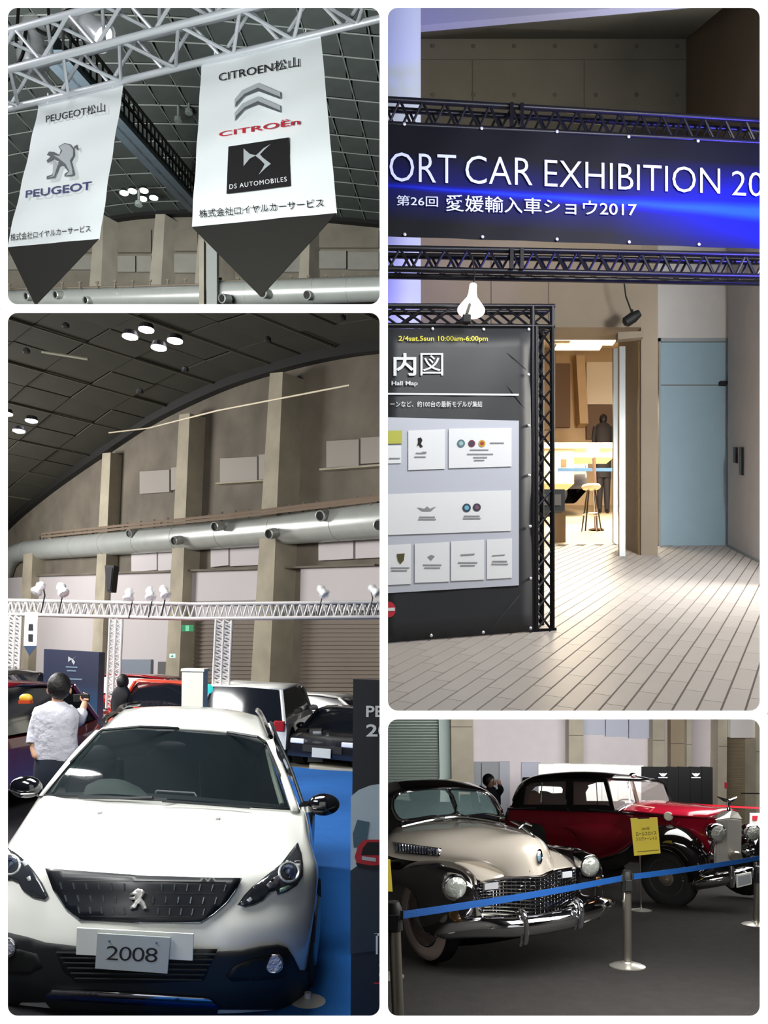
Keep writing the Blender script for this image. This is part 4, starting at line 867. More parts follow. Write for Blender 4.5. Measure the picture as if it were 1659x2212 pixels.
# ---- generic small exhibition cars, built upright and turned
def car(label, at, yaw, L_, Wd, Hh, m, group=None, kind='hatch', up=U3, glass=None, plate=True, lamp=None):
    gl = glass or mat('car_glass_dark', (20, 24, 32), .08, spec=.8); t = thing('car', label, 'car', at, group)
    fx = Vector((math.sin(yaw), -math.cos(yaw), 0)); fx = (fx - up * fx.dot(up)).normalized(); sx = fx.cross(up).normalized()
    W_ = lambda l, s, h: Vector(at) + fx * l + sx * s + up * h
    prof = {'hatch': [(.5, .42), (.49, .55), (.30, .64), (.12, .96), (-.05, 1.0), (-.36, .97), (-.47, .66), (-.5, .5)], 'van': [(.5, .4), (.49, .52), (.40, .58), (.26, .95), (.1, 1.0), (-.44, .98), (-.49, .55), (-.5, .42)], 'sport': [(.5, .4), (.47, .52), (.24, .66), (.06, .98), (-.08, 1.0), (-.3, .84), (-.46, .7), (-.5, .5)]}[kind]
    body = [(.5, .2)] + [prof[0], prof[1], prof[2]] + [(p[0], .62) for p in prof[3:6]] + [prof[6], prof[7], (-.5, .22)]
    rows = []
    for s, k in ((-1, .86), (-.97, .98), (-.8, 1), (0, 1.02), (.8, 1), (.97, .98), (1, .86)):
        rows.append([W_(l * L_ * (1 if abs(s) < .9 else .985), s * Wd / 2, h * Hh * (k if 0 < i < len(body) - 1 else 1)) for i, (l, h) in enumerate(body)])
    obj('body', MB().grid(rows).add([p for p in rows[0]], [tuple(range(len(body)))]).add([p for p in rows[-1]], [tuple(range(len(body)))]), m, t, smooth=True)
    cab = [prof[2], prof[3], prof[4], prof[5], prof[6]]; rows = []
    for s, ins in ((-1, 1), (-.93, 1.0), (0, 1.015), (.93, 1), (1, 1)):
        rows.append([W_(l * L_, s * Wd / 2 * (.97 - .22 * max(0, (h - .62)) / .38), h * Hh * ins - (.02 if abs(s) == 1 else 0)) for l, h in cab])
    obj('glasshouse', MB().grid(rows).add(rows[0], [tuple(range(5))]).add(rows[-1], [tuple(range(5))]), gl, t, smooth=True)
    rf = [prof[3], prof[4], prof[5]]
    obj('roof', MB().grid([[W_(l * L_, s * Wd * .41, h * Hh * 1.02) for l, h in rf] for s in (-1, -.5, 0, .5, 1)]), m, t, smooth=True, solid=.03)
    for a, b in ((2, 3), (6, 5)):
        for s in (-1, 1): obj('pillar', MB().tube([W_(prof[a][0] * L_, s * Wd * .475, prof[a][1] * Hh), W_(prof[b][0] * L_, s * Wd * .4, prof[b][1] * Hh)], .035, 6), m, t)
    lm = lamp or mat('car_lamp', (225, 228, 235), .15, spec=.8)
    for s in (-1, 1):
        obj('headlamp', MB().cbox(W_(.492 * L_, s * Wd * .36, .47 * Hh), sx * Wd * .2, fx * .08, up * Hh * .09), lm, t, bevel=.02)
        obj('tail_lamp', MB().cbox(W_(-.492 * L_, s * Wd * .42, .52 * Hh), sx * Wd * .12, fx * .07, up * Hh * .14), mat('tail_red', (150, 20, 30), .3), t, bevel=.02)
        obj('mirror', MB().ball(W_(.2 * L_, s * (Wd / 2 + .1), .66 * Hh), .09, 10, (1.1, .7, .7)), m, t, smooth=True)
        for l in (.32, -.32): 
            w = obj('wheel', MB().lathe(W_(l * L_, s * (Wd / 2 - .2), .32), sx * s, [(.32, 0), (.32, .2), (.29, .22), (.2, .21)], 22), mat('tyre_rubber', (26, 26, 27), .75), t, smooth=True)
            obj('hubcap', MB().lathe(W_(l * L_, s * (Wd / 2 + .0), .32), sx * s, [(.2, 0), (.17, .015), (.05, .03)], 16), mat('wheel_silver', (150, 152, 156), .3, metal=.8), w, smooth=True)
    obj('grille', MB().cbox(W_(.498 * L_, 0, .36 * Hh), sx * Wd * .55, fx * .05, up * Hh * .12), M_black, t)
    if plate: obj('plate', MB().cbox(W_(.515 * L_, 0, .3 * Hh), sx * .34, fx * .02, up * .16), mat('plate_silver', (196, 200, 198), .4), t); obj('plate', MB().cbox(W_(-.51 * L_, 0, .36 * Hh), sx * .34, fx * .02, up * .16), mat('plate_silver', (196, 200, 198), .4), t)
    return t
M_redc = mat('red_car_paint', (150, 22, 34), .25, coat=.6); M_org = mat('orange_red_paint', (226, 74, 52), .3, coat=.5); M_whc = mat('white_car_paint_far', (236, 236, 232), .3, coat=.5); M_blc = mat('black_car_paint', (22, 23, 30), .2, coat=.8); M_dred = mat('dark_red_paint', (104, 14, 26), .25, coat=.7)
def gd(u, d):
    x = (u - U0) / F * d; return Vector((x, d, -2.05 / U3.z - x * U3.x / U3.z))
car('dark red car at the left edge beside the man', gd(-118, 9.2), -.12, 4.0, 1.75, 1.45, M_dred)
car('dark red car with a long roof behind the orange car', gd(335, 19.5), 1.45, 3.6, 1.6, 1.2, M_redc)
car('orange-red low car left of the white square column', gd(362, 15.0), .08, 3.0, 1.55, 1.3, M_org, kind='sport')
car('white boxy car with a wide dark rear window behind the white SUV', gd(562, 15.6), 3.08, 3.4, 1.58, 1.33, M_whc, kind='van')
car('white car in the background between the boxy car and the sign', gd(722, 19.0), 1.15, 3.0, 1.4, 1.0, M_whc)
car('black SUV with silver grille beside the dark sign', gd(752, 15.0), -.3, 2.7, 1.3, .98, M_blc)
car('black car at the far left behind the dark red car', gd(-12, 13.6), 1.5, 3.4, 1.6, 1.42, M_blc)
t = thing('taxi_light', 'small yellow domed light on the dark red car', 'lamp', P(56, 1512, 7.0)); obj('dome', MB().ball(P(56, 1508, 7.2), .05, 14, (1.2, .8, .8)), mat('amber_dome', (230, 180, 60), .4), t, smooth=True); obj('base', MB().cbox(P(56, 1516, 7.2), (.1, 0, 0), (0, .08, 0), (0, 0, .03)), mat('amber_base', (190, 70, 30), .5), t)
b_ = g3(682, 1650); t = thing('floor_display', 'grey and black display stand on the pale stage edge', 'display', b_); yb2 = b_.y - .3
obj('frame', MB().slab([P(666, 1622, yb2), P(695, 1622, yb2), P(695, 1575, yb2), P(668, 1575, yb2)], (0, .25, 0)), mat('display_dark', (60, 62, 64), .5), t); obj('screen', MB().slab([P(674, 1608, yb2 - .01), P(694, 1608, yb2 - .01), P(694, 1580, yb2 - .01), P(676, 1580, yb2 - .01)], (0, -.01, 0)), mat('display_face', (180, 188, 196), .4), t); obj('base', MB().slab([P(664, 1646, yb2), P(697, 1646, yb2), P(695, 1622, yb2), P(668, 1622, yb2)], (0, .3, 0)), mat('display_base', (160, 156, 146), .6), t)
single('traffic_cone_lamp', MB().ball(P(450, 1488, 11.4), .07, 12), mat('cyan_lamp', (70, 210, 205), .4, emit=(60, 200, 195), es=1), 'small round cyan light right of the white square column', 'lamp')
# ---- the dark sign at the right edge
ys = 4.35; PS = Pl((0, ys, 0), (0, 1, 0)); sg = thing('car_info_sign', 'tall dark sign with white lettering and a red car picture at the right edge', 'sign', P(800, 2200, ys))
obj('board', MB().slab([P(757, 2225, ys), P(980, 2240, ys), P(985, 1474, ys), P(763, 1467, ys)], (0, .05, 0)), mat('sign_charcoal', (34, 38, 44), .5), sg)
es = Vector((0, -.006, 0))
def sx_(body, x0, y0, x1, y1, m, **k): return obj('lettering', text_on(MB(), body, [PS.at(x0, y1), PS.at(x1, y1), PS.at(x1, y0), PS.at(x0, y0)], es * 1.6, **k), m, sg)
sx_('PEUGEOT', 791, 1524, 958, 1549, M_white, bold=.02); sx_('2008', 791, 1564, 894, 1591, M_white, bold=.02)
mb = MB(); flat(mb, PS, [(758, 1720), (775, 1706), (800, 1696), (845, 1690), (900, 1700), (900, 1900), (757, 1900)], es); pic = obj('picture', mb, mat('sky_print', (178, 196, 204), .5), sg)
flat_ = lambda nm, poly, m, k: obj(nm, flat(MB(), PS, poly, es * k), m, pic)
flat_('road', [(757, 1900), (757, 1880), (800, 1850), (900, 1845), (900, 2040), (757, 2060)], mat('road_print', (46, 54, 62), .5), 1.3)
flat_('tower', [(764, 1830), (762, 1800), (772, 1770), (798, 1775), (790, 1830)], mat('tower_print', (70, 98, 112), .5), 1.6)
flat_('red_car', [(766, 1850), (774, 1825), (786, 1813), (850, 1812), (860, 1850), (855, 1870), (772, 1868)], mat('red_print_2', (176, 40, 48), .5), 2)
flat_('red_car_grille', [(780, 1846), (784, 1830), (794, 1818), (850, 1817), (850, 1845)], M_ink, 2.3); flat_('red_car_plate', [(782, 1856), (812, 1860), (812, 1852), (782, 1848)], M_silv, 2.4); flat_('red_car_bumper', [(768, 1862), (774, 1874), (855, 1880), (855, 1866), (800, 1868)], M_ink, 2.5)
sx_('T', 808, 2015, 826, 2020, M_white); sx_('I', 812, 2020, 816, 2060, M_white); sx_('S', 819, 2075, 834, 2110, M_white)
obj('red_rule', flat(MB(), PS, [(808, 2124), (840, 2124), (840, 2121), (808, 2121)], es * 1.3), mat('red_mark', (205, 50, 66)), sg)
# ---- stanchion foot by the SUV
q = g3(664, 2166); t = thing('stand_foot_plate', 'round pale metal stand foot on the blue carpet beside the SUV tyre', 'stand', q); obj('collar', MB().lathe(q, U3, [(.02, .02), (.02, .06), (.0, .06)], 14), M_chr2 if False else M_alu, t); obj('foot', MB().lathe(q, U3, [(.0, .0), (.115, .0), (.115, .008), (.09, .018), (.02, .03), (0, .03)], 28), mat('foot_steel', (212, 212, 206), .35, metal=.4), t, smooth=True)
# ---- man in a white shirt
def person(label, pts, rad, m_skin, parts):
    pass
def skin(name, verts, edges, radii, m, parent, sub=2, root=0):
    loc = Vector(root_loc(parent)); me = bpy.data.meshes.new(name); me.from_pydata([tuple(Vector(v) - loc) for v in verts], edges, []); me.materials.append(m)
    o = bpy.data.objects.new(name, me); C.objects.link(o); o.parent = parent
    md = o.modifiers.new('skin', 'SKIN'); md.use_smooth_shade = True
    for i, sv in enumerate(me.skin_vertices[0].data):
        r = radii[i]; sv.radius = r if isinstance(r, tuple) else (r, r)
        sv.use_root = (i == root)
    s = o.modifiers.new('sub', 'SUBSURF'); s.levels = sub; s.render_levels = sub; o['bay'] = 0; return o
yp = 7.7
def q3(u, v, dy=0): return P(u, v, yp + dy)
M_skin = mat('skin', (196, 150, 122), .6); M_hair = mat('black_hair', (20, 16, 18), .55, bump=.4, bs=40); M_shirt = mat('white_shirt', (200, 200, 212), .8, var=.1, vs=9, bump=1.0, bs=14); M_trou = mat('dark_trousers', (28, 36, 50), .8)
mn = thing('person', 'man seen from behind in a white shirt and dark trousers, arm raised', 'person', g3(118, 1858))
ft_ = [g3(104, 1850), g3(134, 1850)]
V = [q3(120, 1632), q3(121, 1590), q3(121, 1552), q3(121, 1530), q3(124, 1514), q3(126, 1500), q3(128, 1480),       # 0 pelvis .. 6 head
     q3(92, 1540), q3(76, 1580), q3(72, 1615, -.05), q3(78, 1640, -.1),
     q3(150, 1540), q3(170, 1556, .18), q3(180, 1530, .35), q3(184, 1515, .42),
     q3(108, 1650), q3(105, 1740), ft_[0] + U3 * .08, ft_[0] + Vector((0, .12, .03)), q3(133, 1650), q3(135, 1740), ft_[1] + U3 * .08, ft_[1] + Vector((0, .12, .03))]
E = [(0, 1), (1, 2), (2, 3), (3, 4), (4, 5), (5, 6), (2, 7), (7, 8), (8, 9), (9, 10), (2, 11), (11, 12), (12, 13), (13, 14), (0, 15), (15, 16), (16, 17), (17, 18), (0, 19), (19, 20), (20, 21), (21, 22)]
Rr = [(.09, .07), (.09, .07), (.09, .07), (.06, .05), .052, .06, .08, .05, .04, .036, .03, .05, .04, .036, .03, .05, .045, .035, .035, .05, .045, .035, .035]
skin('body', V, E, Rr, M_skin, mn)
def ell(u, v, rx, ry, dy=0): return (q3(u, v, dy), R3 * rx, Vector((0, ry, 0)))
obj('shirt', loft([ell(120, 1640, .20, .13), ell(120, 1615, .215, .14), ell(120, 1585, .205, .135), ell(121, 1560, .215, .14), ell(121, 1543, .225, .135), ell(121, 1530, .20, .115), ell(122, 1522, .12, .09), ell(123, 1515, .07, .07)]), M_shirt, mn, smooth=True)
for nm, pts, rr in (('sleeve', [q3(101, 1537), q3(88, 1552), q3(77, 1580), q3(72, 1606, -.03)], [.085, .085, .072, .066]), ('sleeve', [q3(142, 1537), q3(154, 1547, .05), q3(167, 1556, .15), q3(176, 1540, .28)], [.085, .08, .07, .062])):
    obj(nm, MB().tube(crom(pts, 4), [r for i in range(3) for r in [rr[i] + (rr[i + 1] - rr[i]) * k / 4 for k in range(4)]] + [rr[3]], 14), M_shirt, mn, smooth=True)
obj('trousers', loft([ell(120, 1634, .185, .13), ell(120, 1655, .20, .14), ell(120, 1680, .205, .14), ell(120, 1695, .20, .13)]), M_trou, mn, smooth=True)
for u0, u1, f_ in ((109, 105, ft_[0]), (132, 136, ft_[1])):
    obj('trouser_leg', loft([ell(u0, 1680, .1, .12), ell((u0 + u1) / 2, 1730, .09, .1), (f_ + U3 * .1, R3 * .075, Vector((0, .085, 0)))]), M_trou, mn, smooth=True)
    obj('shoe', MB().ball(f_ + U3 * .05 + Vector((0, .04, 0)), .06, 12, (.8, 2, .8)), M_black, mn, smooth=True)
obj('hair', MB().ball(q3(128, 1482, -.015), .122, 20, (.88, .95, 1.08)), M_hair, mn, smooth=True)
for s in (-1, 1): obj('ear', MB().ball(q3(128 + s * 24, 1492), .026, 8, (.5, .8, 1.2)), M_skin, mn, smooth=True)
hc = q3(186, 1513, .44)
for k in range(4): obj('finger', MB().tube([hc + Vector((.012 * k - .02, 0, 0)), hc + Vector((.012 * k - .02, .03, .05 - .004 * k)), hc + Vector((.012 * k - .03, .01, .08 - .006 * k))], [.009, .008, .006], 7), M_skin, mn, smooth=True)
obj('thumb', MB().tube([hc + Vector((-.03, 0, -.01)), hc + Vector((-.06, .01, .02)), hc + Vector((-.055, .01, .045))], [.01, .009, .007], 7), M_skin, mn, smooth=True)
ph = thing('camera', 'small dark camera held up by the man in the white shirt', 'camera', q3(182, 1500, .46)); obj('body', MB().cbox(q3(176, 1508, .46), (.16, 0, 0), (0, .03, 0), (0, 0, .08)), M_black, ph, bevel=.006); obj('lens', MB().lathe(q3(176, 1508, .48), (0, 1, 0), [(.03, 0), (.03, .03), (.02, .035)], 14), M_black, ph)
# second, dark-clothed visitor far behind
yp = 13.2
m2 = thing('person', 'dark-clothed visitor standing between the navy panel and the red car', 'person', P(262, 1660, yp))
V = [q3(262, 1560), q3(262, 1520), q3(263, 1495), q3(264, 1478), q3(265, 1470), q3(250, 1500), q3(245, 1525), q3(250, 1545), q3(275, 1500), q3(282, 1525), q3(278, 1545), q3(256, 1600), q3(255, 1655), q3(270, 1600), q3(271, 1655)]
skin('body', V, [(0, 1), (1, 2), (2, 3), (3, 4), (2, 5), (5, 6), (6, 7), (2, 8), (8, 9), (9, 10), (0, 11), (11, 12), (0, 13), (13, 14)], [(.17, .12), (.16, .12), (.17, .12), .06, .09, .07, .055, .045, .07, .055, .045, .09, .06, .09, .06], mat('dark_jacket', (28, 28, 34), .8), m2)
obj('head', MB().ball(q3(265, 1472), .115, 16, (.85, .95, 1.1)), M_hair, m2, smooth=True)
# ================================================================ the white compact SUV
suv = thing('white_suv', 'white compact SUV facing the camera with a grey show plate', 'car', g3(300, 2200) + Vector((0, 1.2, 0)))
M_wp = mat('white_pearl_paint', (238, 240, 234), .28, coat=.8); M_blk = mat('black_plastic', (26, 29, 31), .55); M_gloss = mat('gloss_black', (10, 12, 18), .12, coat=1, spec=.8); M_pipe = mat('dark_seal', (24, 30, 34), .5)
rows = [[(95, 1722, 6.3), (88, 1718, 5.45), (150, 1722, 5.32), (260, 1726, 5.22), (360, 1731, 5.18), (470, 1739, 5.22), (560, 1746, 5.32), (635, 1750, 5.45), (660, 1745, 5.65), (655, 1745, 6.5)],
        [(60, 1790, 6.2), (46, 1782, 5.1), (120, 1778, 4.98), (240, 1776, 4.88), (345, 1780, 4.85), (460, 1786, 4.88), (560, 1792, 4.95), (640, 1798, 5.08), (666, 1800, 5.3), (660, 1800, 6.4)],
        [(20, 1850, 6.1), (15, 1828, 4.85), (95, 1828, 4.65), (220, 1832, 4.52), (330, 1838, 4.48), (455, 1843, 4.52), (560, 1845, 4.6), (645, 1838, 4.78), (679, 1845, 5.1), (672, 1860, 6.3)],
        [(-30, 1900, 6), (-18, 1875, 4.72), (80, 1868, 4.42), (200, 1880, 4.27), (308, 1888, 4.22), (430, 1893, 4.27), (545, 1890, 4.36), (650, 1880, 4.58), (687, 1880, 4.95), (683, 1890, 6.2)],
        [(-45, 1960, 6), (-35, 1940, 4.62), (70, 1940, 4.33), (190, 1942, 4.19), (305, 1945, 4.13), (425, 1950, 4.19), (545, 1950, 4.28), (650, 1945, 4.5), (686, 1950, 4.9), (684, 1960, 6.2)],
        [(-40, 2020, 6), (-35, 2000, 4.56), (65, 2000, 4.28), (185, 2003, 4.12), (300, 2006, 4.06), (420, 2010, 4.12), (540, 2010, 4.2), (645, 2010, 4.42), (680, 2010, 4.86), (678, 2020, 6.1)],
        [(-36, 2070, 6), (-32, 2055, 4.52), (62, 2055, 4.25), (180, 2060, 4.1), (298, 2063, 4.05), (415, 2066, 4.1), (535, 2068, 4.18), (635, 2070, 4.42), (673, 2070, 4.86), (670, 2080, 6.1)],
        [(-30, 2130, 6), (-25, 2120, 4.52), (70, 2125, 4.28), (180, 2132, 4.13), (295, 2138, 4.08), (410, 2140, 4.13), (525, 2143, 4.22), (620, 2140, 4.48), (665, 2135, 4.9), (660, 2140, 6)],
        [(-15, 2165, 6), (-10, 2165, 4.6), (80, 2175, 4.36), (185, 2185, 4.24), (292, 2190, 4.2), (405, 2190, 4.24), (515, 2188, 4.32), (610, 2180, 4.6), (655, 2170, 4.95), (655, 2170, 6)]]
mb = MB().grid(surf(px(rows), 5, 5)); B = Body(); B.add(mb); obj('body_shell', mb, M_wp, suv, smooth='all')
# lower black cladding
deco('lower_cladding', B, [(-30, 2010), (17, 2014), (60, 2024), (100, 2036), (170, 2044), (300, 2052), (450, 2056), (520, 2053), (560, 2044), (600, 2040), (618, 2046), (632, 2068), (645, 2096), (661, 2096), (664, 2182), (520, 2189), (300, 2190), (80, 2176), (-8, 2164), (-28, 2100)], .012, M_blk, suv, 18, .012)
deco('lower_intake', B, [(118, 2046), (470, 2050), (452, 2090), (440, 2118), (300, 2124), (165, 2122), (136, 2096)], .026, mat('intake_black', (12, 13, 15), .6), suv, 20, .004)
lg = obj('intake_grille', MB(), M_blk, suv) if False else None
for i in range(6):
    v = 2058 + i * 11; x0 = 122 + i * 8; x1 = 466 - i * 6
    obj('grille_bar', MB().tube([B.hit(x0 + (x1 - x0) * k / 10, v + 4 * k / 10, .045) for k in range(11)], .006, 6), M_blk, suv)
# grille
gp = [(100, 1877), (140, 1880), (300, 1893), (430, 1897), (521, 1898), (508, 1925), (490, 1950), (462, 1975), (434, 1993), (300, 1993), (172, 1986), (142, 1962), (118, 1925)]
gr = deco('grille', B, gp, .012, mat('grille_black', (16, 20, 28), .4, spec=.6), suv, 16, .01)
M_chr3 = mat('chrome', (215, 215, 218), .12, metal=1); M_stud = mat('grille_stud', (132, 142, 150), .25, metal=.8)
obj('chrome_rim', MB().tube([B.hit(u, v, .02) for u, v in gp[9:] + gp[:1]], .005, 6), M_stud, gr); obj('chrome_rim', MB().tube([B.hit(u, v, .02) for u, v in gp[4:10]], .004, 6), M_stud, gr)
mb = MB()
for r, (v, x0, x1) in enumerate(((1916, 132, 486), (1943, 142, 466), (1968, 170, 440))):
    n = 14 - r
    for i in range(n):
        u = x0 + (x1 - x0) * i / (n - 1); vv = v + (i / n) * 5 - 2; s = (u - 300) / 200
        if abs(u - 299) < 24: continue
        obj('stud', MB().tube([B.hit(u + s * 2.5, vv - 7, .026), B.hit(u - s * 2.5, vv + 7, .026)], [.0048, .0032], 5), M_stud, gr); mb = MB()
for v in (1904, 1929, 1956, 1980): mb.tube([B.hit(u, v + (u - 300) * .012, .02) for u in range(128 + max(0, v - 1930), 495 - max(0, int((v - 1900) * .7)), 24)], .004, 5)
obj('mesh_bars', mb, M_blk, gr, kind='stuff')
LI = [(281, 1932), (290, 1926), (298, 1920), (308, 1922), (314, 1928), (310, 1936), (306, 1940), (313, 1950), (320, 1963), (309, 1965), (303, 1954), (298, 1952), (294, 1962), (280, 1964), (284, 1958), (291, 1950), (293, 1944), (284, 1944), (279, 1940), (290, 1938), (293, 1934)]
deco('lion_emblem', B, LI, .03, mat('emblem_chrome', (220, 220, 216), .25, metal=.7), suv, 8, .008)
obj('lettering', text_on(MB(), 'PEUGEOT', [B.hit(258, 1903, .016), B.hit(352, 1906, .016), B.hit(352, 1898, .016), B.hit(258, 1895, .016)]), M_stud, suv)
# plates
PP = Pl(B.hit(290, 2050, .05), (.02, 1, 0)); pe = Vector((0, -.012, 0))
pw = obj('plate_backing', MB().slab(pxquad(PP, (166, 2060), (417, 2073), (419, 2016), (168, 2003)), pe), mat('plate_backing_white', (222, 226, 220), .4), suv)
pt = obj('show_plate', MB().slab([p + pe * 1.5 for p in pxquad(PP, (210, 2087), (365, 2098), (371, 2021), (215, 2012))], pe), mat('plate_grey', (184, 192, 192), .35, metal=.2), suv)
obj('lettering', text_on(MB(), '2008', [p + pe * 2.7 for p in pxquad(PP, (233, 2068), (343, 2074), (345, 2043), (236, 2038))], space=.9, bold=-.006), M_ink, pt)
for (u, v) in ((241, 2028), (342, 2032)): obj('bolt', MB().lathe(PP.at(u, v) + pe * 2.6, (0, -1, 0), [(.006, 0), (.005, .004)], 8), M_stud, pt)
sk = deco('skid_bar', B, [(118, 2134), (452, 2154), (466, 2166), (440, 2164), (300, 2155), (105, 2145)], .035, M_chr3, suv, 12, .012)
deco('skid_underside', B, [(104, 2145), (300, 2156), (440, 2164), (468, 2166), (474, 2176), (300, 2168), (100, 2156)], .028, mat('blue_reflection', (18, 50, 110), .25, metal=.5), suv, 12, .01)  # blue reflection in the metal put into its colour
# headlights
HR = [(514, 1955), (528, 1935), (545, 1917), (575, 1893), (608, 1867), (626, 1843), (642, 1822), (650, 1845), (653, 1868), (652, 1893), (640, 1912), (620, 1925), (600, 1932), (597, 1922), (585, 1926), (568, 1945), (550, 1954), (530, 1959)]
HL = [(-12, 1835), (17, 1832), (36, 1845), (55, 1862), (72, 1882), (90, 1908), (103, 1936), (96, 1942), (72, 1937), (50, 1922), (40, 1904), (24, 1898), (-12, 1905)]
M_hl = mat('headlight_dark', (44, 48, 54), .15, spec=.8, coat=1); M_hlc = mat('headlight_chrome', (196, 200, 202), .2, metal=.15, coat=1)
for pl_, sgn, cs_ in ((HR, 1, (624, 1884)), (HL, -1, (22, 1868))):
    h = deco('headlight', B, pl_, .012, M_hl, suv, 11, .008)
    obj('rim', MB().tube([B.hit(u, v, .018) for u, v in pl_], .0035, 6, closed=True), M_pipe, h)
    cx, cy = cs_; obj('projector', MB().lathe(B.hit(cx, cy, .022), (-cx / 4000 + .1, -1, -.1), [(.045, 0), (.045, .012), (.034, .016), (.03, .006), (.02, .014), (0, .02)], 20), mat('projector_glass', (96, 106, 130), .1, metal=.5), h, smooth=True)
    obj('bezel', MB().tube([B.hit(cx + 21 * math.cos(a * .35), cy + 21 * math.sin(a * .35), .024) for a in range(18)], .007, 6, closed=True), M_hlc, h)
    if sgn > 0:
        deco('reflector', B, [(612, 1868), (628, 1846), (641, 1828), (648, 1850), (650, 1880), (644, 1898), (636, 1900), (644, 1880), (636, 1862)], .02, M_hlc, h, 8, .004)
        deco('reflector', B, [(575, 1912), (590, 1896), (602, 1890), (604, 1906), (600, 1915), (582, 1920)], .02, mat('reflector_dim', (130, 128, 136), .3, metal=.6), h, 8, .004)
        deco('reflector', B, [(604, 1920), (622, 1912), (632, 1914), (618, 1924), (604, 1928)], .02, mat('reflector_green', (150, 180, 165), .3, metal=.4), h, 8, .004)
        deco('reflector', B, [(532, 1944), (540, 1938), (546, 1944), (538, 1950)], .02, M_hlc, h, 6, .004)
    else:
        for q in ([(48, 1862), (56, 1858), (62, 1868), (54, 1872)], [(58, 1896), (66, 1892), (68, 1902), (62, 1904)], [(-5, 1872), (12, 1870), (10, 1896), (-5, 1898)]): deco('reflector', B, q, .02, M_hlc, h, 6, .004)
# fog lamps and recesses
deco('fog_recess', B, [(488, 2108), (505, 2088), (530, 2076), (570, 2066), (606, 2060), (622, 2066), (630, 2090), (628, 2110), (580, 2116), (500, 2120)], .028, mat('recess_black', (14, 16, 17), .6), suv, 14, .004)
deco('fog_recess', B, [(-12, 2040), (40, 2050), (80, 2060), (94, 2090), (60, 2106), (-12, 2100)], .028, mat('recess_black', (14, 16, 17)), suv, 14, .004)
for (u, v) in ((592, 2080), (15, 2046)):
    q = B.hit(u, v, .04); fo = obj('fog_lamp', MB().lathe(q, (.15, -1, 0), [(.047, -.02), (.047, .012), (.04, .018), (.0, .02)], 20), mat('fog_glass', (205, 205, 215), .12, metal=.5, bump=1, bs=60), suv, smooth=True); obj('bezel', MB().tube([q + Vector((.047 * math.cos(a * .35), -.012, .047 * math.sin(a * .35))) for a in range(18)], .005, 6, closed=True), M_chr3, fo)
0 and obj('crease_line', MB().tube([B.hit(u, v, -.003) for u, v in ((470, 2020), (540, 2012), (600, 2002), (650, 1990))], .006, 6), M_wp, suv, smooth='all')
for (u, v) in ((216, 1756), (471, 1769)): obj('washer_jet', MB().cbox(B.hit(u, v, .008), (.024, 0, 0), (0, .03, 0), (0, 0, .014)), mat('jet_grey', (160, 160, 158), .5), suv, bevel=.003)
# cabin
ws = [[(222, 1577, 5.98), (300, 1570, 5.9), (388, 1573, 5.86), (490, 1581, 5.9), (572, 1598, 5.98)], [(150, 1650, 5.6), (260, 1646, 5.5), (372, 1650, 5.45), (500, 1657, 5.5), (603, 1670, 5.62)], [(93, 1719, 5.38), (230, 1722, 5.2), (360, 1728, 5.12), (500, 1738, 5.2), (628, 1747, 5.38)]]
M_wsg = mat('windscreen_glass', (30, 38, 42), .06, spec=.8, alpha=.55)
wm = MB().grid(surf(px(ws), 5, 5)); obj('windscreen', wm, M_wsg, suv, smooth='all'); WB = Body(); WB.add(wm)
edge = [(222, 1577), (300, 1570), (388, 1573), (490, 1581), (556, 1592), (574, 1604), (590, 1640), (603, 1672), (628, 1746), (500, 1738), (360, 1728), (230, 1722), (96, 1718), (150, 1650), (190, 1608), (212, 1584)]
obj('windscreen_seal', MB().tube([WB.hit(u, v, .006, 5.6) for u, v in edge], .011, 6, closed=True), M_pipe, suv)
roofr = [[(212, 1579, 6.02), (300, 1567, 5.88), (388, 1570, 5.84), (490, 1578, 5.88), (586, 1602, 6.02)], [(245, 1551, 6.4), (310, 1539, 6.3), (400, 1537, 6.25), (500, 1547, 6.3), (574, 1572, 6.4)], [(272, 1532, 7.2), (330, 1526, 7.1), (410, 1526, 7.1), (495, 1532, 7.1), (562, 1547, 7.2)], [(268, 1560, 8.0), (335, 1540, 8.1), (410, 1540, 8.1), (495, 1545, 8.1), (560, 1570, 8.0)]]
obj('roof', MB().grid(surf(px(roofr), 5, 4)), M_wp, suv, smooth='all', solid=.03)
def pxt(pts, r, n=8): return MB().tube(crom([P(*q) for q in pts], 4), r, n)
obj('windscreen_pillar', MB().grid(surf(px([[(93, 1719, 5.36), (150, 1650, 5.58), (190, 1606, 5.8), (219, 1578, 5.97)], [(84, 1719, 5.36), (139, 1650, 5.58), (180, 1604, 5.8), (209, 1577, 5.97)], [(80, 1722, 5.7), (136, 1652, 5.8), (176, 1606, 6.0), (206, 1577, 6.1)]]), 5, 3)), M_wp, suv, smooth='all')
obj('windscreen_pillar', MB().grid(surf(px([[(574, 1600, 5.97), (590, 1636, 5.82), (605, 1674, 5.6), (630, 1748, 5.36)], [(590, 1596, 5.99), (607, 1640, 5.84), (622, 1680, 5.6), (646, 1749, 5.38)]]), 5, 3)), M_wp, suv, smooth='all', solid=.02)
obj('inner_pillar', pxt([(108, 1712, 5.5), (158, 1652, 5.72), (210, 1590, 6.1)], .028), mat('interior_sage', (104, 134, 126), .8), suv, smooth=True)
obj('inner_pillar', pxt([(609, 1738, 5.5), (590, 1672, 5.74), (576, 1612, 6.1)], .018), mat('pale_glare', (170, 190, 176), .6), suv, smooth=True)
for par_, x in ((0, 0),):
    obj('interior_floor', MB().grid(px([[(100, 1730, 5.9), (640, 1760, 5.9)], [(110, 1700, 7.6), (620, 1730, 7.6)], [(230, 1560, 7.9), (560, 1580, 7.9)]])), mat('cabin_dark', (20, 25, 28), .9), suv)
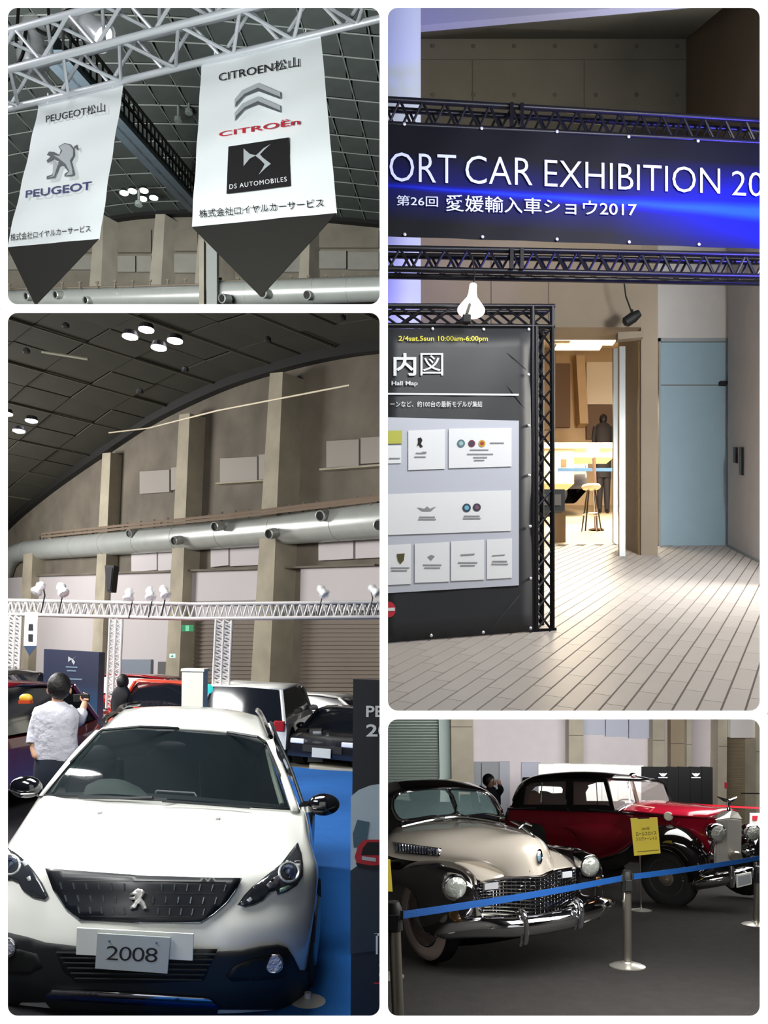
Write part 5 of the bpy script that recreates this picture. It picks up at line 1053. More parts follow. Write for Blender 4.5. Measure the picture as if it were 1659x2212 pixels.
obj('dashboard', MB().grid(surf(px([[(100, 1722, 5.45), (230, 1724, 5.3), (360, 1730, 5.25), (500, 1740, 5.3), (620, 1748, 5.45)], [(130, 1712, 5.7), (230, 1712, 5.7), (360, 1716, 5.7), (500, 1728, 5.7), (605, 1738, 5.7)]]), 4, 3)), mat('dash_grey', (44, 54, 56), .8), suv)
obj('instrument_hood', MB().grid(surf(px([[(180, 1718, 5.42), (215, 1715, 5.38), (260, 1716, 5.36), (320, 1722, 5.4)], [(186, 1698, 5.55), (215, 1690, 5.5), (265, 1690, 5.5), (316, 1714, 5.55)], [(200, 1690, 5.8), (220, 1683, 5.8), (262, 1684, 5.8), (300, 1700, 5.8)]]), 4, 4)), mat('hood_sage', (96, 112, 108), .7), suv, smooth='all')
for u in (215, 480): obj('headrest', MB().ball(P(u, 1640, 6.6), .13, 12, (1.1, .5, .9)), mat('seat_dark', (34, 40, 44), .8), suv, smooth=True)
for u in (205, 495): obj('seat_back', MB().cbox(P(u, 1700, 6.7), (.48, 0, 0), (0, .14, 0), (0, -.05, .5)), mat('seat_dark', (34, 40, 44), .8), suv, bevel=.05)
obj('rear_view_mirror', MB().ball(P(368, 1612, 5.85), .06, 10, (2.0, .5, .7)), M_pipe, suv, smooth=True)
obj('dash_card', MB().tube([P(336, 1712, 5.22), P(338, 1708, 5.24), P(420, 1713, 5.24), P(424, 1720, 5.22)], .006, 5), M_silv, suv)
for pts in ([(330, 1722, 5.12), (260, 1724, 5.15), (170, 1722, 5.22)], [(540, 1744, 5.2), (460, 1738, 5.14), (350, 1730, 5.08)]): obj('wiper', pxt(pts, .009, 6), M_pipe, suv)
# side glass, door, rails, mirrors, tyre
obj('side_window', MB().grid(px([[(592, 1598, 6.0), (648, 1748, 5.42)], [(590, 1560, 7.2), (655, 1742, 6.8)]])), M_gloss, suv, solid=.02)
obj('window_trim', pxt([(585, 1560, 6.6), (602, 1600, 6.1), (628, 1660, 5.8), (654, 1735, 5.5)], .012), M_pipe, suv)
obj('door_panel', MB().grid(surf(px([[(650, 1744, 5.5), (658, 1744, 6.0), (655, 1744, 7.4)], [(662, 1800, 5.4), (668, 1800, 6.0), (662, 1790, 7.4)], [(670, 1900, 5.3), (676, 1890, 6.0), (668, 1860, 7.4)]]), 4, 4)), M_wp, suv, smooth='all', solid=.02)
for pts in ([(222, 1562, 6.1), (228, 1552, 6.25), (250, 1538, 6.7), (272, 1524, 7.1), (300, 1520, 7.3)], [(584, 1592, 6.1), (576, 1572, 6.3), (568, 1552, 6.8), (560, 1538, 7.1), (556, 1534, 7.3)]):
    rr_ = obj('roof_rail', pxt(pts, .022, 8), M_gloss, suv, smooth=True)
for sgn, c_, pts in ((1, (699, 1738), [(664, 1740)]), (-1, (56, 1700), [(90, 1708)])):
    q = P(c_[0], c_[1], 5.5); mr = obj('wing_mirror', MB().ball(q, .105, 20, (1.05, .6, .72)), M_gloss, suv, smooth=True)
    obj('mirror_trim', MB().tube([q + Vector((-.09, -.055, -.02 - sgn * .01)), q + Vector((0, -.075, -.035)), q + Vector((.085, -.05, -.02 + sgn * .015))], .005, 6), M_chr3, mr)
    obj('mirror_arm', MB().bar(q + Vector((-sgn * .08, 0, -.03)), P(pts[0][0] - sgn * 8, pts[0][1] + 10, 5.6), .06, .04), M_wp if sgn > 0 else M_gloss, mr)
for x, y in (((652, 2060), 4.95), ((652, 1900), 7.4), ((-60, 2060), 4.95)):
    q = G3.at(x[0], 2180); q = P(x[0], 0, y); q = Vector((q.x, y, 0)); q.z = -(q.x * U3.x) / U3.z - 2.05 / 1 + .32
    ty = obj('tyre', MB().lathe(q + R3 * .09, R3 * -1, [(.22, 0), (.31, 0), (.325, .03), (.325, .17), (.31, .2), (.2, .2)], 30), mat('tyre_rubber', (26, 26, 27), .75), suv, smooth=True)
    obj('wheel_disc', MB().lathe(q + R3 * .08, R3, [(.21, 0), (.2, .02), (.05, .03)], 24), M_stud, ty)
obj('wheel_arch_trim', MB().grid(px([[(684, 1905, 4.9), (680, 1980, 4.88), (674, 2050, 4.88), (668, 2120, 4.9)], [(690, 1905, 5.3), (686, 1985, 5.3), (679, 2060, 5.3), (670, 2170, 5.3)]])), M_blk, suv, solid=.02)
# ================================================================ PHOTO 4: two vintage cars behind a blue barrier belt
BAY[0] = 4
G4 = Pl((0, 0, -1.61), (0, .161, 1)); N4 = G4.n
def g4(u, v): return G4.at(u, v)
structure('floor_hall_carpet', MB().slab([g4(700, 2900), g4(2300, 2900), g4(2300, 1800), g4(2300, 1722), g4(700, 1722)], (0, 0, -.08)), mat('charcoal_carpet', (47, 45, 44), .95, var=.12, vs=9, bump=.35, bs=90, spec=.15))
YW = 26.0; W4 = Pl((0, YW, 0), (0, 1, 0))
M_c4 = mat('hall_concrete_4', (186, 178, 160), .85, var=.18, vs=.9, bump=.25, bs=5); M_c4w = mat('hall_white_4', (232, 224, 228), .75, var=.02)
def w4(name, u0, v0, u1, v1, m, th, par=None, pr=0, du=0):
    return obj(name, MB().slab([p + Vector((0, -pr, 0)) for p in pxquad(W4, (u0 + du, v1), (u1 + du, v1), (u1, v0), (u0, v0))], (0, -th, 0)), m, par, kind=None if par else 'structure')
bw = w4('wall_hall_back', 700, 1400, 2300, 1780, M_c4w, .01)
M_gl4 = mat('pale_lavender_panel', (196, 200, 216), .45); M_gr4 = mat('door_grey_4', (158, 162, 168), .6)
st = obj('shutter', MB().slab([p for p in pxquad(W4, (835, 1770), (948, 1770), (944, 1400), (835, 1400))], (0, -.1, 0)), mat('shutter_green_grey', (150, 164, 156), .4, metal=.4, var=.06, vs=1), bw)
for i in range(34):
    v = 1549 + i * 6; obj('slat', MB().tube([W4.at(836, v) + Vector((0, -.12, 0)), W4.at(946, v) + Vector((0, -.12, 0))], .035, 6), mat('shutter_green_grey', (150, 164, 156), .4), bw, smooth=True)
w4('pale_jamb', 944, 1400, 969, 1780, mat('mint_white', (206, 226, 220), .6), .25, bw, 0, 6)
for (u0, u1, pr, du, m, tl) in ((968, 1015, .6, 6, M_c4, 1567), (1221, 1252, .5, 0, M_c4, 1586), (1399, 1424, .5, 0, M_c4, 1596), (1437, 1466, .5, 0, mat('hall_concrete_4d', (160, 146, 124), .85, var=.08, vs=.9), 1603), (1466, 1476, .7, 0, M_c4, 1603), (1536, 1555, .6, -3, M_c4, 1608), (1606, 1660, .9, 0, M_c4, 1617)):
    p_ = w4('concrete_pier', u0, 1400, u1, 1780, m, pr, bw, 0, du)
    obj('joint', MB().slab([W4.at(u0, tl) + Vector((0, -pr - .004, 0)), W4.at(u1, tl) + Vector((0, -pr - .004, 0)), W4.at(u1, tl - 1.3) + Vector((0, -pr - .004, 0)), W4.at(u0, tl - 1.3) + Vector((0, -pr - .004, 0))], (0, -.01, 0)), M_joint, bw)
w4('grey_recess', 1019, 1645, 1100, 1780, M_gr4, .05, bw); w4('recess_side', 1078, 1645, 1100, 1780, mat('recess_lilac', (186, 188, 200), .6), .10, bw); w4('recess_seam', 1039, 1648, 1040.5, 1780, M_joint, .07, bw)
w4('lilac_partition', 1126, 1646, 1166, 1780, M_gl4, .08, bw)
w4('window_panel', 1254, 1548, 1304, 1586, M_gl4, .15, bw); w4('window_panel', 1306, 1548, 1354, 1590, M_gl4, .15, bw); w4('window_panel', 1356, 1548, 1399, 1594, M_gl4, .15, bw)
w4('blush_strip', 1425, 1548, 1437, 1780, mat('blush_white', (216, 206, 202), .7), .2, bw); w4('dark_shutter', 1555, 1588, 1606, 1780, mat('brown_shutter_4', (132, 120, 98), .7, var=.06), .1, bw)
for i in range(20): w4('slat', 1556, 1590 + i * 8, 1604, 1594 + i * 8, mat('brown_shutter_4', (132, 120, 98)), .14, bw)
w4('lintel', 1555, 1548, 1660, 1588, mat('lintel_white', (236, 232, 228), .7), .8, bw)
tag(w4('sticker', 1548, 1684, 1553, 1696, mat('red_mark', (205, 50, 66)), .64, bw))
YB4 = 22.0
bt_ = thing('white_booth', 'bright white booth partition of tall panels behind the maroon car', 'booth', P(1280, 1750, YB4))
M_bw = mat('booth_white', (250, 250, 244), .6)
for i, (u0, u1, v) in enumerate(((1163, 1195, 1651), (1195, 1232, 1650), (1232, 1265, 1651), (1265, 1300, 1651), (1300, 1335, 1652), (1335, 1362, 1653), (1362, 1390, 1654))):
    obj('panel', MB().slab([P(u0 + .6, 1775, YB4), P(u1 - .4, 1775, YB4), P(u1 - .4, v, YB4), P(u0 + .6, v, YB4)], (0, .12, 0)), M_bw, bt_)
kb = thing('black_booth', 'black booth wall with two winged emblems behind the maroon car', 'booth', P(1465, 1750, 20.5)); M_kb = mat('booth_black', (10, 10, 12), .8, spec=.2)
for i, (u0, u1) in enumerate(((1388, 1441), (1441, 1466), (1466, 1491), (1491, 1516), (1516, 1540))):
    obj('panel', MB().slab([P(u0 + .4, 1775, 20.5), P(u1 - .4, 1775, 20.5), P(u1 - .4, 1658, 20.5), P(u0 + .4, 1657, 20.5)], (0, .12, 0)), M_kb, kb)
K4 = Pl((0, 20.47, 0), (0, 1, 0)); e4 = Vector((0, -.01, 0))
for cx in (1432, 1503):
    obj('winged_emblem', flat(MB(), K4, [(cx - 9, 1670), (cx - 2, 1671), (cx, 1670), (cx + 2, 1671), (cx + 9, 1670), (cx + 6, 1674), (cx + 2, 1677), (cx - 2, 1677), (cx - 6, 1674)], e4), M_silv, kb)
    obj('lettering', flat(MB(), K4, [(cx - 10, 1680.5), (cx + 10, 1680.5), (cx + 10, 1678.6), (cx - 10, 1678.6)], e4), M_silv, kb)
# background cars
def car4(label, at, yaw, L_, W_, H_, m, **k): return car(label, at, yaw, L_, W_, H_, m, up=N4, **k)
M_slv = mat('silver_car_paint', (168, 178, 180), .25, metal=.4, coat=.5); M_blue4 = mat('blue_car_paint', (40, 116, 200), .3, coat=.5)
car4('dark metallic car seen beyond the windscreen of the maroon car', g4(1440, 1752), -.95, 4.6, 1.85, 1.35, M_blc, kind='sport')
car4('black sports car with a white card behind the red belt', g4(1577, 1757), -.1, 4.3, 1.9, 1.2, M_blc, kind='sport')
car4('silver-grey car half hidden behind the dark metallic car', g4(1392, 1742) + Vector((0, .5, 0)), -.7, 4.3, 1.8, 1.5, M_slv)
car4('white car cut by the right edge behind the concrete pier', g4(1662, 1747), -.2, 4.2, 1.85, 1.6, M_whc)
t = thing('blue_stand', 'blue plastic crate stand at the right edge beyond the belt', 'stand', g4(1632, 1775)); q = g4(1632, 1775); y = q.y
for i in range(3): obj('crate', MB().slab([P(1614, 1766 - i * 16, y), P(1655, 1766 - i * 16, y), P(1655, 1752 - i * 16, y), P(1614, 1752 - i * 16, y)], (0, .5, 0)), M_blue4, t, bevel=.03)
t = thing('white_placard', 'white placard with a red mark beside the radiator of the maroon car', 'sign', P(1628, 1800, 13)); obj('board', MB().slab([P(1620, 1790, 13), P(1650, 1790, 13), P(1650, 1757, 13), P(1621, 1757, 13)], (0, .03, 0)), M_bw, t); obj('red_mark', MB().slab([P(1625, 1772, 12.98), P(1635, 1772, 12.98), P(1637, 1762, 12.98), P(1625, 1762, 12.98)], (0, -.005, 0)), mat('red_mark', (205, 50, 66)), t); obj('post', MB().tube([P(1634, 1790, 13), G4.at(1634, 1690 + 1.61 * F / 13)], .02, 6), M_chr3, t)
single('red_belt', MB().slab([P(1445, 1737, 15), P(1640, 1748, 14), P(1665, 1749, 13.8), P(1665, 1745, 13.8), P(1640, 1744, 14), P(1445, 1733, 15)], (0, .01, 0)), mat('belt_red', (222, 36, 52), .6), 'red barrier belt behind the radiator of the maroon car', 'belt')
single('black_belt', MB().slab([P(1600, 1715, 19), P(1665, 1716, 19), P(1665, 1713, 19), P(1600, 1712.5, 19)], (0, .01, 0)), M_black, 'black barrier belt before the concrete pier at right', 'belt')
q = g4(1556, 1790); t = thing('belt_post', 'dark belt post standing behind the hood of the maroon car', 'post', q); obj('tube', MB().tube([q, P(1556, 1742, q.y)], .03, 10), mat('post_grey', (110, 112, 112), .4, metal=.6), t); obj('head', MB().lathe(P(1556, 1742, q.y), (0, 0, 1), [(.04, -.05), (.045, .02), (.03, .04)], 12), M_black, t)
t = thing('traffic_cone', 'white and red cone far behind between the two vintage cars', 'cone', P(1106, 1790, 17)); obj('cone', MB().lathe(P(1106, 1772, 17), (0, 0, 1), [(.09, -.2), (.085, 0), (.02, .33)], 12), M_bw, t); obj('base', MB().cbox(P(1106, 1792, 17), (.3, 0, 0), (0, .3, 0), (0, 0, .04)), mat('red_mark', (205, 50, 66)), t)
q = g4(1102, 1760); single('grey_post', MB().tube([q, P(1101, 1669, q.y)], .035, 8), mat('post_grey', (110, 112, 112)), 'thin grey post rising beside the man with the camera', 'post')
# photographer
yp = 15.5
mn2 = thing('person', 'black-haired man in a dark jacket photographing, hands raised', 'person', P(1062, 1690 + 1.61 * F / 15.5, yp))
V = [q3(1064, 1782), q3(1064, 1750), q3(1063, 1722), q3(1062, 1705), q3(1058, 1700), q3(1056, 1688), q3(1048, 1712), q3(1052, 1728, -.1), q3(1066, 1712, -.25), q3(1076, 1714), q3(1083, 1706, -.1), q3(1078, 1694, -.25), q3(1057, 1812), q3(1056, 1865), q3(1072, 1812), q3(1073, 1865)]
skin('body', V, [(0, 1), (1, 2), (2, 3), (3, 4), (4, 5), (2, 6), (6, 7), (7, 8), (2, 9), (9, 10), (10, 11), (0, 12), (12, 13), (0, 14), (14, 15)], [(.17, .12), (.17, .12), (.18, .12), .09, .06, .09, .075, .06, .045, .075, .06, .04, .09, .06, .09, .06], mat('dark_jacket_4', (40, 44, 54), .8), mn2)
obj('face', MB().ball(q3(1059, 1689, -.03), .1, 16, (.85, .95, 1.15)), M_skin, mn2, smooth=True); obj('hair', MB().ball(q3(1055, 1685), .125, 18, (.95, 1, 1.0)), M_hair, mn2, smooth=True)
for dx, nm in ((1068, 'hand'), (1078, 'hand')):
    hq = q3(dx, 1690, -.27); hd = obj(nm, MB().ball(hq, .05, 10, (.8, .6, 1)), M_skin, mn2, smooth=True)
    for k in range(4): obj('finger', MB().tube([hq + Vector((0, -.02, .012 * k - .01)), hq + Vector((.03 if dx < 1073 else -.03, -.05, .014 * k)), hq + Vector((.045 if dx < 1073 else -.045, -.03, .014 * k))], [.009, .009, .007], 6), M_skin, hd, smooth=True)
    obj('thumb', MB().tube([hq, hq + Vector((.02, -.02, -.05)), hq + Vector((.035, -.03, -.045))], [.011, .01, .008], 6), M_skin, hd, smooth=True)
t = thing('phone', 'small silver phone held up by the man in the dark jacket', 'phone', q3(1073, 1688, -.3)); obj('case', MB().cbox(q3(1073, 1687, -.31), (.10, 0, 0), (0, .012, 0), (0, 0, .06)), M_silv, t, bevel=.004); obj('screen', MB().cbox(q3(1073, 1687, -.295), (.09, 0, 0), (0, .004, 0), (0, 0, .05)), M_gloss, t)
# ---- stanchions and belts
M_post = mat('brushed_post', (176, 170, 158), .28, metal=.9); M_foot = mat('foot_steel_4', (214, 210, 200), .3, metal=.75); M_belt = mat('belt_blue', (14, 72, 138), .6, bump=.2, bs=120)
def stanchion(base, top, r, rb, label):
    t = thing('stanchion', label, 'stanchion', base, 'steel stanchions of the blue barrier'); ax = (top - base); l = ax.length
    obj('post', MB().lathe(base, ax, [(r, .02), (r, l)], 24), M_post, t, smooth=True)
    obj('foot', MB().lathe(base, N4, [(rb, 0), (rb, .008), (rb * .8, .022), (r * 1.3, .034), (r * 1.1, .05)], 36), M_foot, t, smooth=True)
    hd = obj('belt_head', MB().lathe(top, ax, [(r * 1.05, -.14), (r * 1.35, -.135), (r * 1.35, .0), (r * 1.15, .02), (r * .9, .045), (0, .05)], 24), M_black, t, smooth=True)
    obj('belt_slot', MB().cbox(top + Vector((0, -r * 1.2, -.07)), (r * 1.6, 0, 0), (0, r * .8, 0), (0, 0, .1)), M_black, hd, bevel=.006)
    return t
bB = g4(1355, 2088); yB = bB.y; stanchion(bB, P(1354, 1892, yB), .0375, .155, 'steel stanchion in the middle holding both blue belts')
bC = g4(1633, 1998); yC = bC.y; stanchion(bC, P(1638, 1880, yC), .0375, .155, 'steel stanchion cut by the right edge, farthest one')
bA = G4.at(861, 2235); yA = bA.y; stanchion(bA, P(850, 1963, yA), .04, .155, 'steel stanchion at the left edge, nearest one')
q = g4(834, 2110); t = thing('stanchion', 'round pale foot of a stanchion cut off at the left edge, behind the nearest stanchion', 'stanchion', q); obj('foot', MB().lathe(q, N4, [(0, 0), (.15, 0), (.15, .008), (.1, .02), (.03, .04), (0, .04)], 30), M_foot, t, smooth=True)
def belt(name, a, b, h0, h1, label):
    t = thing(name, label, 'belt', a); rows = []
    for i in range(25):
        s = i / 24; c = lerp(a, b, s) + Vector((0, 0, -.012 * math.sin(math.pi * s))); hh = (h0 + (h1 - h0) * s) / 2; rows.append([c + Vector((0, 0, hh)), c - Vector((0, 0, hh))])
    obj('webbing', MB().grid(rows), M_belt, t, solid=.002)
    for p in (a, b): obj('end_clip', MB().cbox(p, (.02, 0, 0), (0, .012, 0), (0, 0, .06)), M_black, t, bevel=.003)
belt('blue_belt', P(868, 1977, yA - .06), P(1344, 1897, yB - .05), .048, .05, 'blue barrier belt crossing in front of the champagne and black car')
belt('blue_belt', P(1367, 1894, yB - .05), P(1680, 1846, yC - .1), .05, .05, 'blue barrier belt running from the middle stanchion to the right edge')
# yellow signs
q = g4(1385, 1967); t = thing('yellow_sign_stand', 'yellow Japanese sign on a thin stand before the maroon car', 'sign', q); yS = q.y
obj('foot', MB().lathe(q, N4, [(.13, 0), (.13, .008), (.03, .03)], 30), M_foot, t, smooth=True); obj('pole', MB().tube([q, P(1382, 1845, yS)], .010, 10), M_post, t, smooth=True)
PY = Pl((0, yS - .03, 0), (0, 1, 0)); ey = Vector((0, -.006, 0)); M_yb = mat('yellow_card', (250, 226, 86), .5)
obj('panel', MB().slab(pxquad(PY, (1370, 1849), (1427, 1843), (1420, 1766), (1362, 1768)), (0, .012, 0)), M_yb, t)
obj('clip', MB().slab(pxquad(PY, (1377, 1769), (1403, 1768), (1402, 1766), (1377, 1766)), (0, -.008, 0)), M_chr3, t)
def ty_(body, a, b, c, d, m=M_ink, **k): return obj('lettering', text_on(MB(), body, pxquad(PY, a, b, c, d), ey, **k), m, t)
ty_('1947年', (1386, 1794), (1403, 1793), (1403, 1786), (1386, 1787), bold=.006); ty_('ロールスロイス', (1374, 1806), (1418, 1803), (1417, 1795), (1373, 1797), bold=.012); ty_('シルヴァーレイス', (1374, 1817), (1419, 1814), (1419, 1806), (1373, 1808), bold=.012)
obj('fine_line', flat(MB(), PY, [(1376, 1841), (1423, 1837), (1423, 1835), (1376, 1839)], ey), mat('olive_print', (150, 130, 50), .7), t)
yl = yA + .5; t = thing('yellow_sign_stand', 'yellow sign sliver at the left edge beside the whitewall car', 'sign', P(836, 1925, yl)); obj('panel', MB().slab([P(815, 1925, yl), P(848, 1926, yl), P(843, 1858, yl), P(815, 1855, yl)], (0, .012, 0)), M_yb, t); obj('pole', MB().tube([P(826, 1925, yl), G4.at(826, 1690 + 1.61 * F / yl)], .01, 8), M_post, t)
# ================================================================ champagne and black vintage car
DMAP[0] = lambda d: (6.55 + (d - 5.64) * .56) if d < 7 else 7.312 + (d - 7)
vc = thing('vintage_saloon', 'champagne and black vintage car with whitewall tyre and chrome grille', 'car', g4(1050, 2075))
M_cham = mat('champagne_paint', (220, 210, 196), .24, metal=.5, coat=.9); M_vbk = mat('vintage_black', (14, 11, 12), .09, coat=1, spec=.8); M_ch4 = mat('chrome_4', (222, 222, 226), .07, metal=1)
H4 = [[(838, 1803, 7.6), (860, 1786, 7.62), (905, 1778, 7.65), (945, 1773, 7.68), (990, 1769, 7.72), (1040, 1773, 7.8), (1085, 1781, 7.95), (1112, 1786, 8.2)],
      [(825, 1840, 7.2), (850, 1806, 7.25), (900, 1787, 7.3), (950, 1780, 7.33), (1010, 1775, 7.4), (1060, 1779, 7.5), (1110, 1791, 7.7), (1138, 1800, 8.0)],
      [(880, 1858, 6.98), (890, 1826, 6.92), (930, 1802, 6.9), (985, 1791, 6.93), (1040, 1784, 7.0), (1090, 1789, 7.1), (1135, 1800, 7.3), (1162, 1814, 7.7)],
      [(955, 1862, 6.62), (965, 1841, 6.55), (1000, 1821, 6.5), (1045, 1806, 6.5), (1085, 1797, 6.55), (1125, 1797, 6.66), (1160, 1811, 6.88), (1181, 1838, 7.3)],
      [(1018, 1868, 6.38), (1035, 1855, 6.26), (1068, 1831, 6.18), (1105, 1813, 6.14), (1137, 1804, 6.18), (1162, 1808, 6.27), (1182, 1828, 6.5), (1191, 1858, 6.9)],
      [(1068, 1884, 6.18), (1082, 1874, 6.06), (1108, 1851, 5.95), (1135, 1836, 5.9), (1160, 1829, 5.92), (1178, 1835, 6.02), (1190, 1851, 6.2), (1195, 1872, 6.5)],
      [(1088, 1897, 6.1), (1097, 1893, 6.0), (1118, 1893, 5.9), (1145, 1892, 5.83), (1168, 1890, 5.82), (1181, 1884, 5.94), (1194, 1879, 6.1), (1199, 1877, 6.35)]]
C4 = Body(); hm = MB().grid(surf(px(H4), 5, 5)); C4.add(hm); obj('hood', hm, M_cham, vc, smooth='all')
hm = MB().grid(surf(px([[(925, 1850, 6.95), (985, 1858, 6.6), (1040, 1872, 6.36), (1098, 1893, 6.08)], [(935, 1857, 6.85), (990, 1868, 6.48), (1028, 1884, 6.25), (1075, 1900, 6.08)], [(940, 1866, 6.9), (985, 1876, 6.5), (1018, 1892, 6.26), (1040, 1906, 6.14)]]), 5, 5)); C4.add(hm); obj('hood_shoulder', hm, M_cham, vc, smooth='all', solid=.02)
hm = MB().grid(surf(px([[(1184, 1834, 6.8), (1192, 1856, 6.5), (1196, 1880, 6.12)], [(1208, 1842, 6.8), (1218, 1856, 6.55), (1222, 1876, 6.2)], [(1226, 1850, 6.85), (1238, 1862, 6.65), (1243, 1874, 6.38)]]), 5, 5)); C4.add(hm); obj('hood_shoulder', hm, M_cham, vc, smooth='all', solid=.02)
obj('hood_side', MB().grid(surf(px([[(820, 1806, 7.62), (836, 1806, 7.55), (870, 1800, 7.4)], [(820, 1846, 7.3), (880, 1856, 7.0), (955, 1862, 6.64)]]), 5, 3)), M_cham, vc, smooth='all')
obj('center_rib', MB().tube([C4.hit(u, v, .0, 6) for u, v in ((990, 1771), (1040, 1780), (1090, 1792), (1135, 1806), (1155, 1822), (1162, 1840))], .006, 6), M_cham, vc, smooth='all')
# vent
vn = deco('hood_vent', C4, [(850, 1819), (953, 1832), (951, 1849), (856, 1842)], .006, M_ch4, vc, 12, .01, 7)
deco('vent_mesh', C4, [(854, 1822), (948, 1834), (946, 1846), (858, 1839)], .016, mat('vent_blue_dark', (44, 52, 78), .4, metal=.3), vn, 10, .003, 7)
for i in range(15):
    s = (i + .5) / 15; u = 854 + 92 * s; obj('slot_bar', MB().tube([C4.hit(u, 1822 + 12 * s, .024, 7), C4.hit(u + 1, 1839 + 7 * s, .024, 7)], .006, 5), M_ch4, vn)
# black fenders
F4 = [[(815, 1868, 7.9), (838, 1863, 7.6), (880, 1857, 7.2), (940, 1857, 6.8), (990, 1868, 6.46), (1020, 1888, 6.24), (1036, 1915, 6.14), (1040, 1960, 6.12), (1040, 1996, 6.12)],
      [(815, 1872, 7.6), (838, 1869, 7.35), (880, 1866, 7.0), (935, 1868, 6.56), (978, 1881, 6.2), (1003, 1900, 6.05), (1018, 1930, 5.99), (1022, 1970, 6.0), (1020, 2003, 6.02)],
      [(815, 1884, 7.4), (838, 1882, 7.15), (880, 1882, 6.75), (925, 1887, 6.36), (958, 1902, 6.12), (978, 1925, 6.0), (990, 1952, 5.98), (994, 1982, 6.0), (990, 2012, 6.06)],
      [(815, 1900, 7.35), (836, 1898, 7.1), (878, 1901, 6.7), (913, 1911, 6.38), (936, 1930, 6.22), (950, 1952, 6.14), (956, 1980, 6.14), (958, 2004, 6.2), (955, 2020, 6.26)],
      [(815, 1918, 7.35), (838, 1914, 7.1), (868, 1911, 6.82), (890, 1924, 6.62), (901, 1945, 6.52), (905, 1968, 6.5), (910, 1992, 6.5), (920, 2010, 6.5), (935, 2022, 6.5)]]
fm = MB().grid(surf(px(F4), 5, 5)); C4.add(fm); obj('front_fender', fm, M_vbk, vc, smooth='all', solid=.012)
fm = MB().grid(surf(px([[(1180, 1826, 7.6), (1225, 1831, 7.3), (1262, 1840, 7.0), (1288, 1858, 6.82), (1300, 1885, 6.74), (1302, 1925, 6.72), (1296, 1960, 6.74)], [(1188, 1832, 7.2), (1226, 1840, 6.9), (1256, 1853, 6.66), (1276, 1875, 6.52), (1284, 1905, 6.48), (1284, 1935, 6.48), (1280, 1965, 6.5)], [(1205, 1842, 6.9), (1228, 1850, 6.66), (1246, 1864, 6.48), (1258, 1885, 6.4), (1262, 1910, 6.38), (1262, 1940, 6.38), (1258, 1970, 6.4)], [(1215, 1848, 6.8), (1232, 1856, 6.62), (1243, 1872, 6.46), (1245, 1892, 6.42), (1244, 1920, 6.4), (1243, 1945, 6.4), (1240, 1965, 6.4)]]), 5, 5)); C4.add(fm); obj('front_fender', fm, M_vbk, vc, smooth='all', solid=.012)
obj('lower_apron', MB().grid(surf(px([[(950, 2018, 6.45), (1040, 1990, 6.3), (1150, 1985, 6.25), (1245, 1955, 6.5), (1296, 1955, 6.9)], [(950, 2045, 6.8), (1040, 2040, 6.8), (1150, 2020, 6.8), (1245, 1995, 7.0), (1296, 1985, 7.2)]]), 4, 2)), M_black, vc)
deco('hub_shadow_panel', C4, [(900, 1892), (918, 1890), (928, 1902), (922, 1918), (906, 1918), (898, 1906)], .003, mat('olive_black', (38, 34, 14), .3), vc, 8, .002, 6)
M_lens = mat('headlight_lens', (176, 180, 172), .08, metal=.6, bump=.6, bs=26)
def hlamp(u, v, d, r, ax, m=vc):
    q = P(u, v, d); ax = Vector(ax).normalized()
    h = obj('headlamp', MB().lathe(q, ax, [(r * .6, -.22), (r * .95, -.1), (r * 1.02, -.02), (r * 1.06, .0), (r * 1.0, .025), (r * .9, .03)], 32), M_ch4, m, smooth=True)
    obj('lens', MB().lathe(q, ax, [(r * .9, .026), (r * .8, .045), (r * .5, .06), (r * .2, .066), (0, .067)], 28), M_lens, h, smooth=True); return h
hlamp(982, 1916, 6.0, .108, (.22, -1, -.05)); hlamp(1272, 1869, 6.38, .096, (.3, -1, -.02))
for (u, v, r, m) in ((984, 1972, .062, mat('dim_bronze', (66, 52, 34), .3, metal=.6)), (1290, 1905, .045, mat('copper', (188, 120, 88), .3, metal=.7))):
    q = C4.hit(u, v, .01, 6); fg = obj('fog_lamp', MB().lathe(q, (.2, -1, 0), [(r, -.03), (r, .012), (r * .85, .02), (0, .02)], 24), m, vc, smooth=True); obj('rim', MB().lathe(q, (.2, -1, 0), [(r * .92, .02), (r * 1.05, .015), (r * 1.05, -.01)], 24), mat('rim_bronze', (120, 96, 60), .25, metal=.9), fg, smooth=True)
# grille
cols = [(1038, 1907, 1972, 6.13), (1064, 1902, 1972, 6.05), (1092, 1897, 1974, 5.99), (1130, 1896, 1978, 5.88), (1172, 1895, 1979, 5.78), (1200, 1882, 1968, 5.98), (1222, 1878, 1955, 6.12), (1243, 1875, 1940, 6.3)]
gg = obj('grille', MB().grid([[P(u, vt, d + .03) for u, vt, vb, d in cols], [P(u, vb, d + .03) for u, vt, vb, d in cols]]), mat('grille_dark', (14, 14, 16), .5), vc)
obj('grille_header', MB().tube([P(u, vt, d - .01) for u, vt, vb, d in cols], .012, 8), M_ch4, gg, smooth=True)
for r in range(1, 11):
    s = r / 10; obj('grille_bar', MB().tube([P(u, vt + (vb - vt) * s, d - .012) for u, vt, vb, d in cols], .0075 if r < 10 else .011, 7), M_ch4, gg, smooth=True)
for k in range(28):
    s = k / 27 * (len(cols) - 1); i = min(int(s), len(cols) - 2); f = s - i; a, b = cols[i], cols[i + 1]; u, vt, vb, d = [a[j] + (b[j] - a[j]) * f for j in range(4)]
    big = abs(u - 1172) < 4; obj('vertical_bar', MB().tube([P(u, vt, d - (.03 if big else .004)), P(u, vb, d - (.03 if big else .004))], .011 if big else .0032, 6), M_ch4, gg)
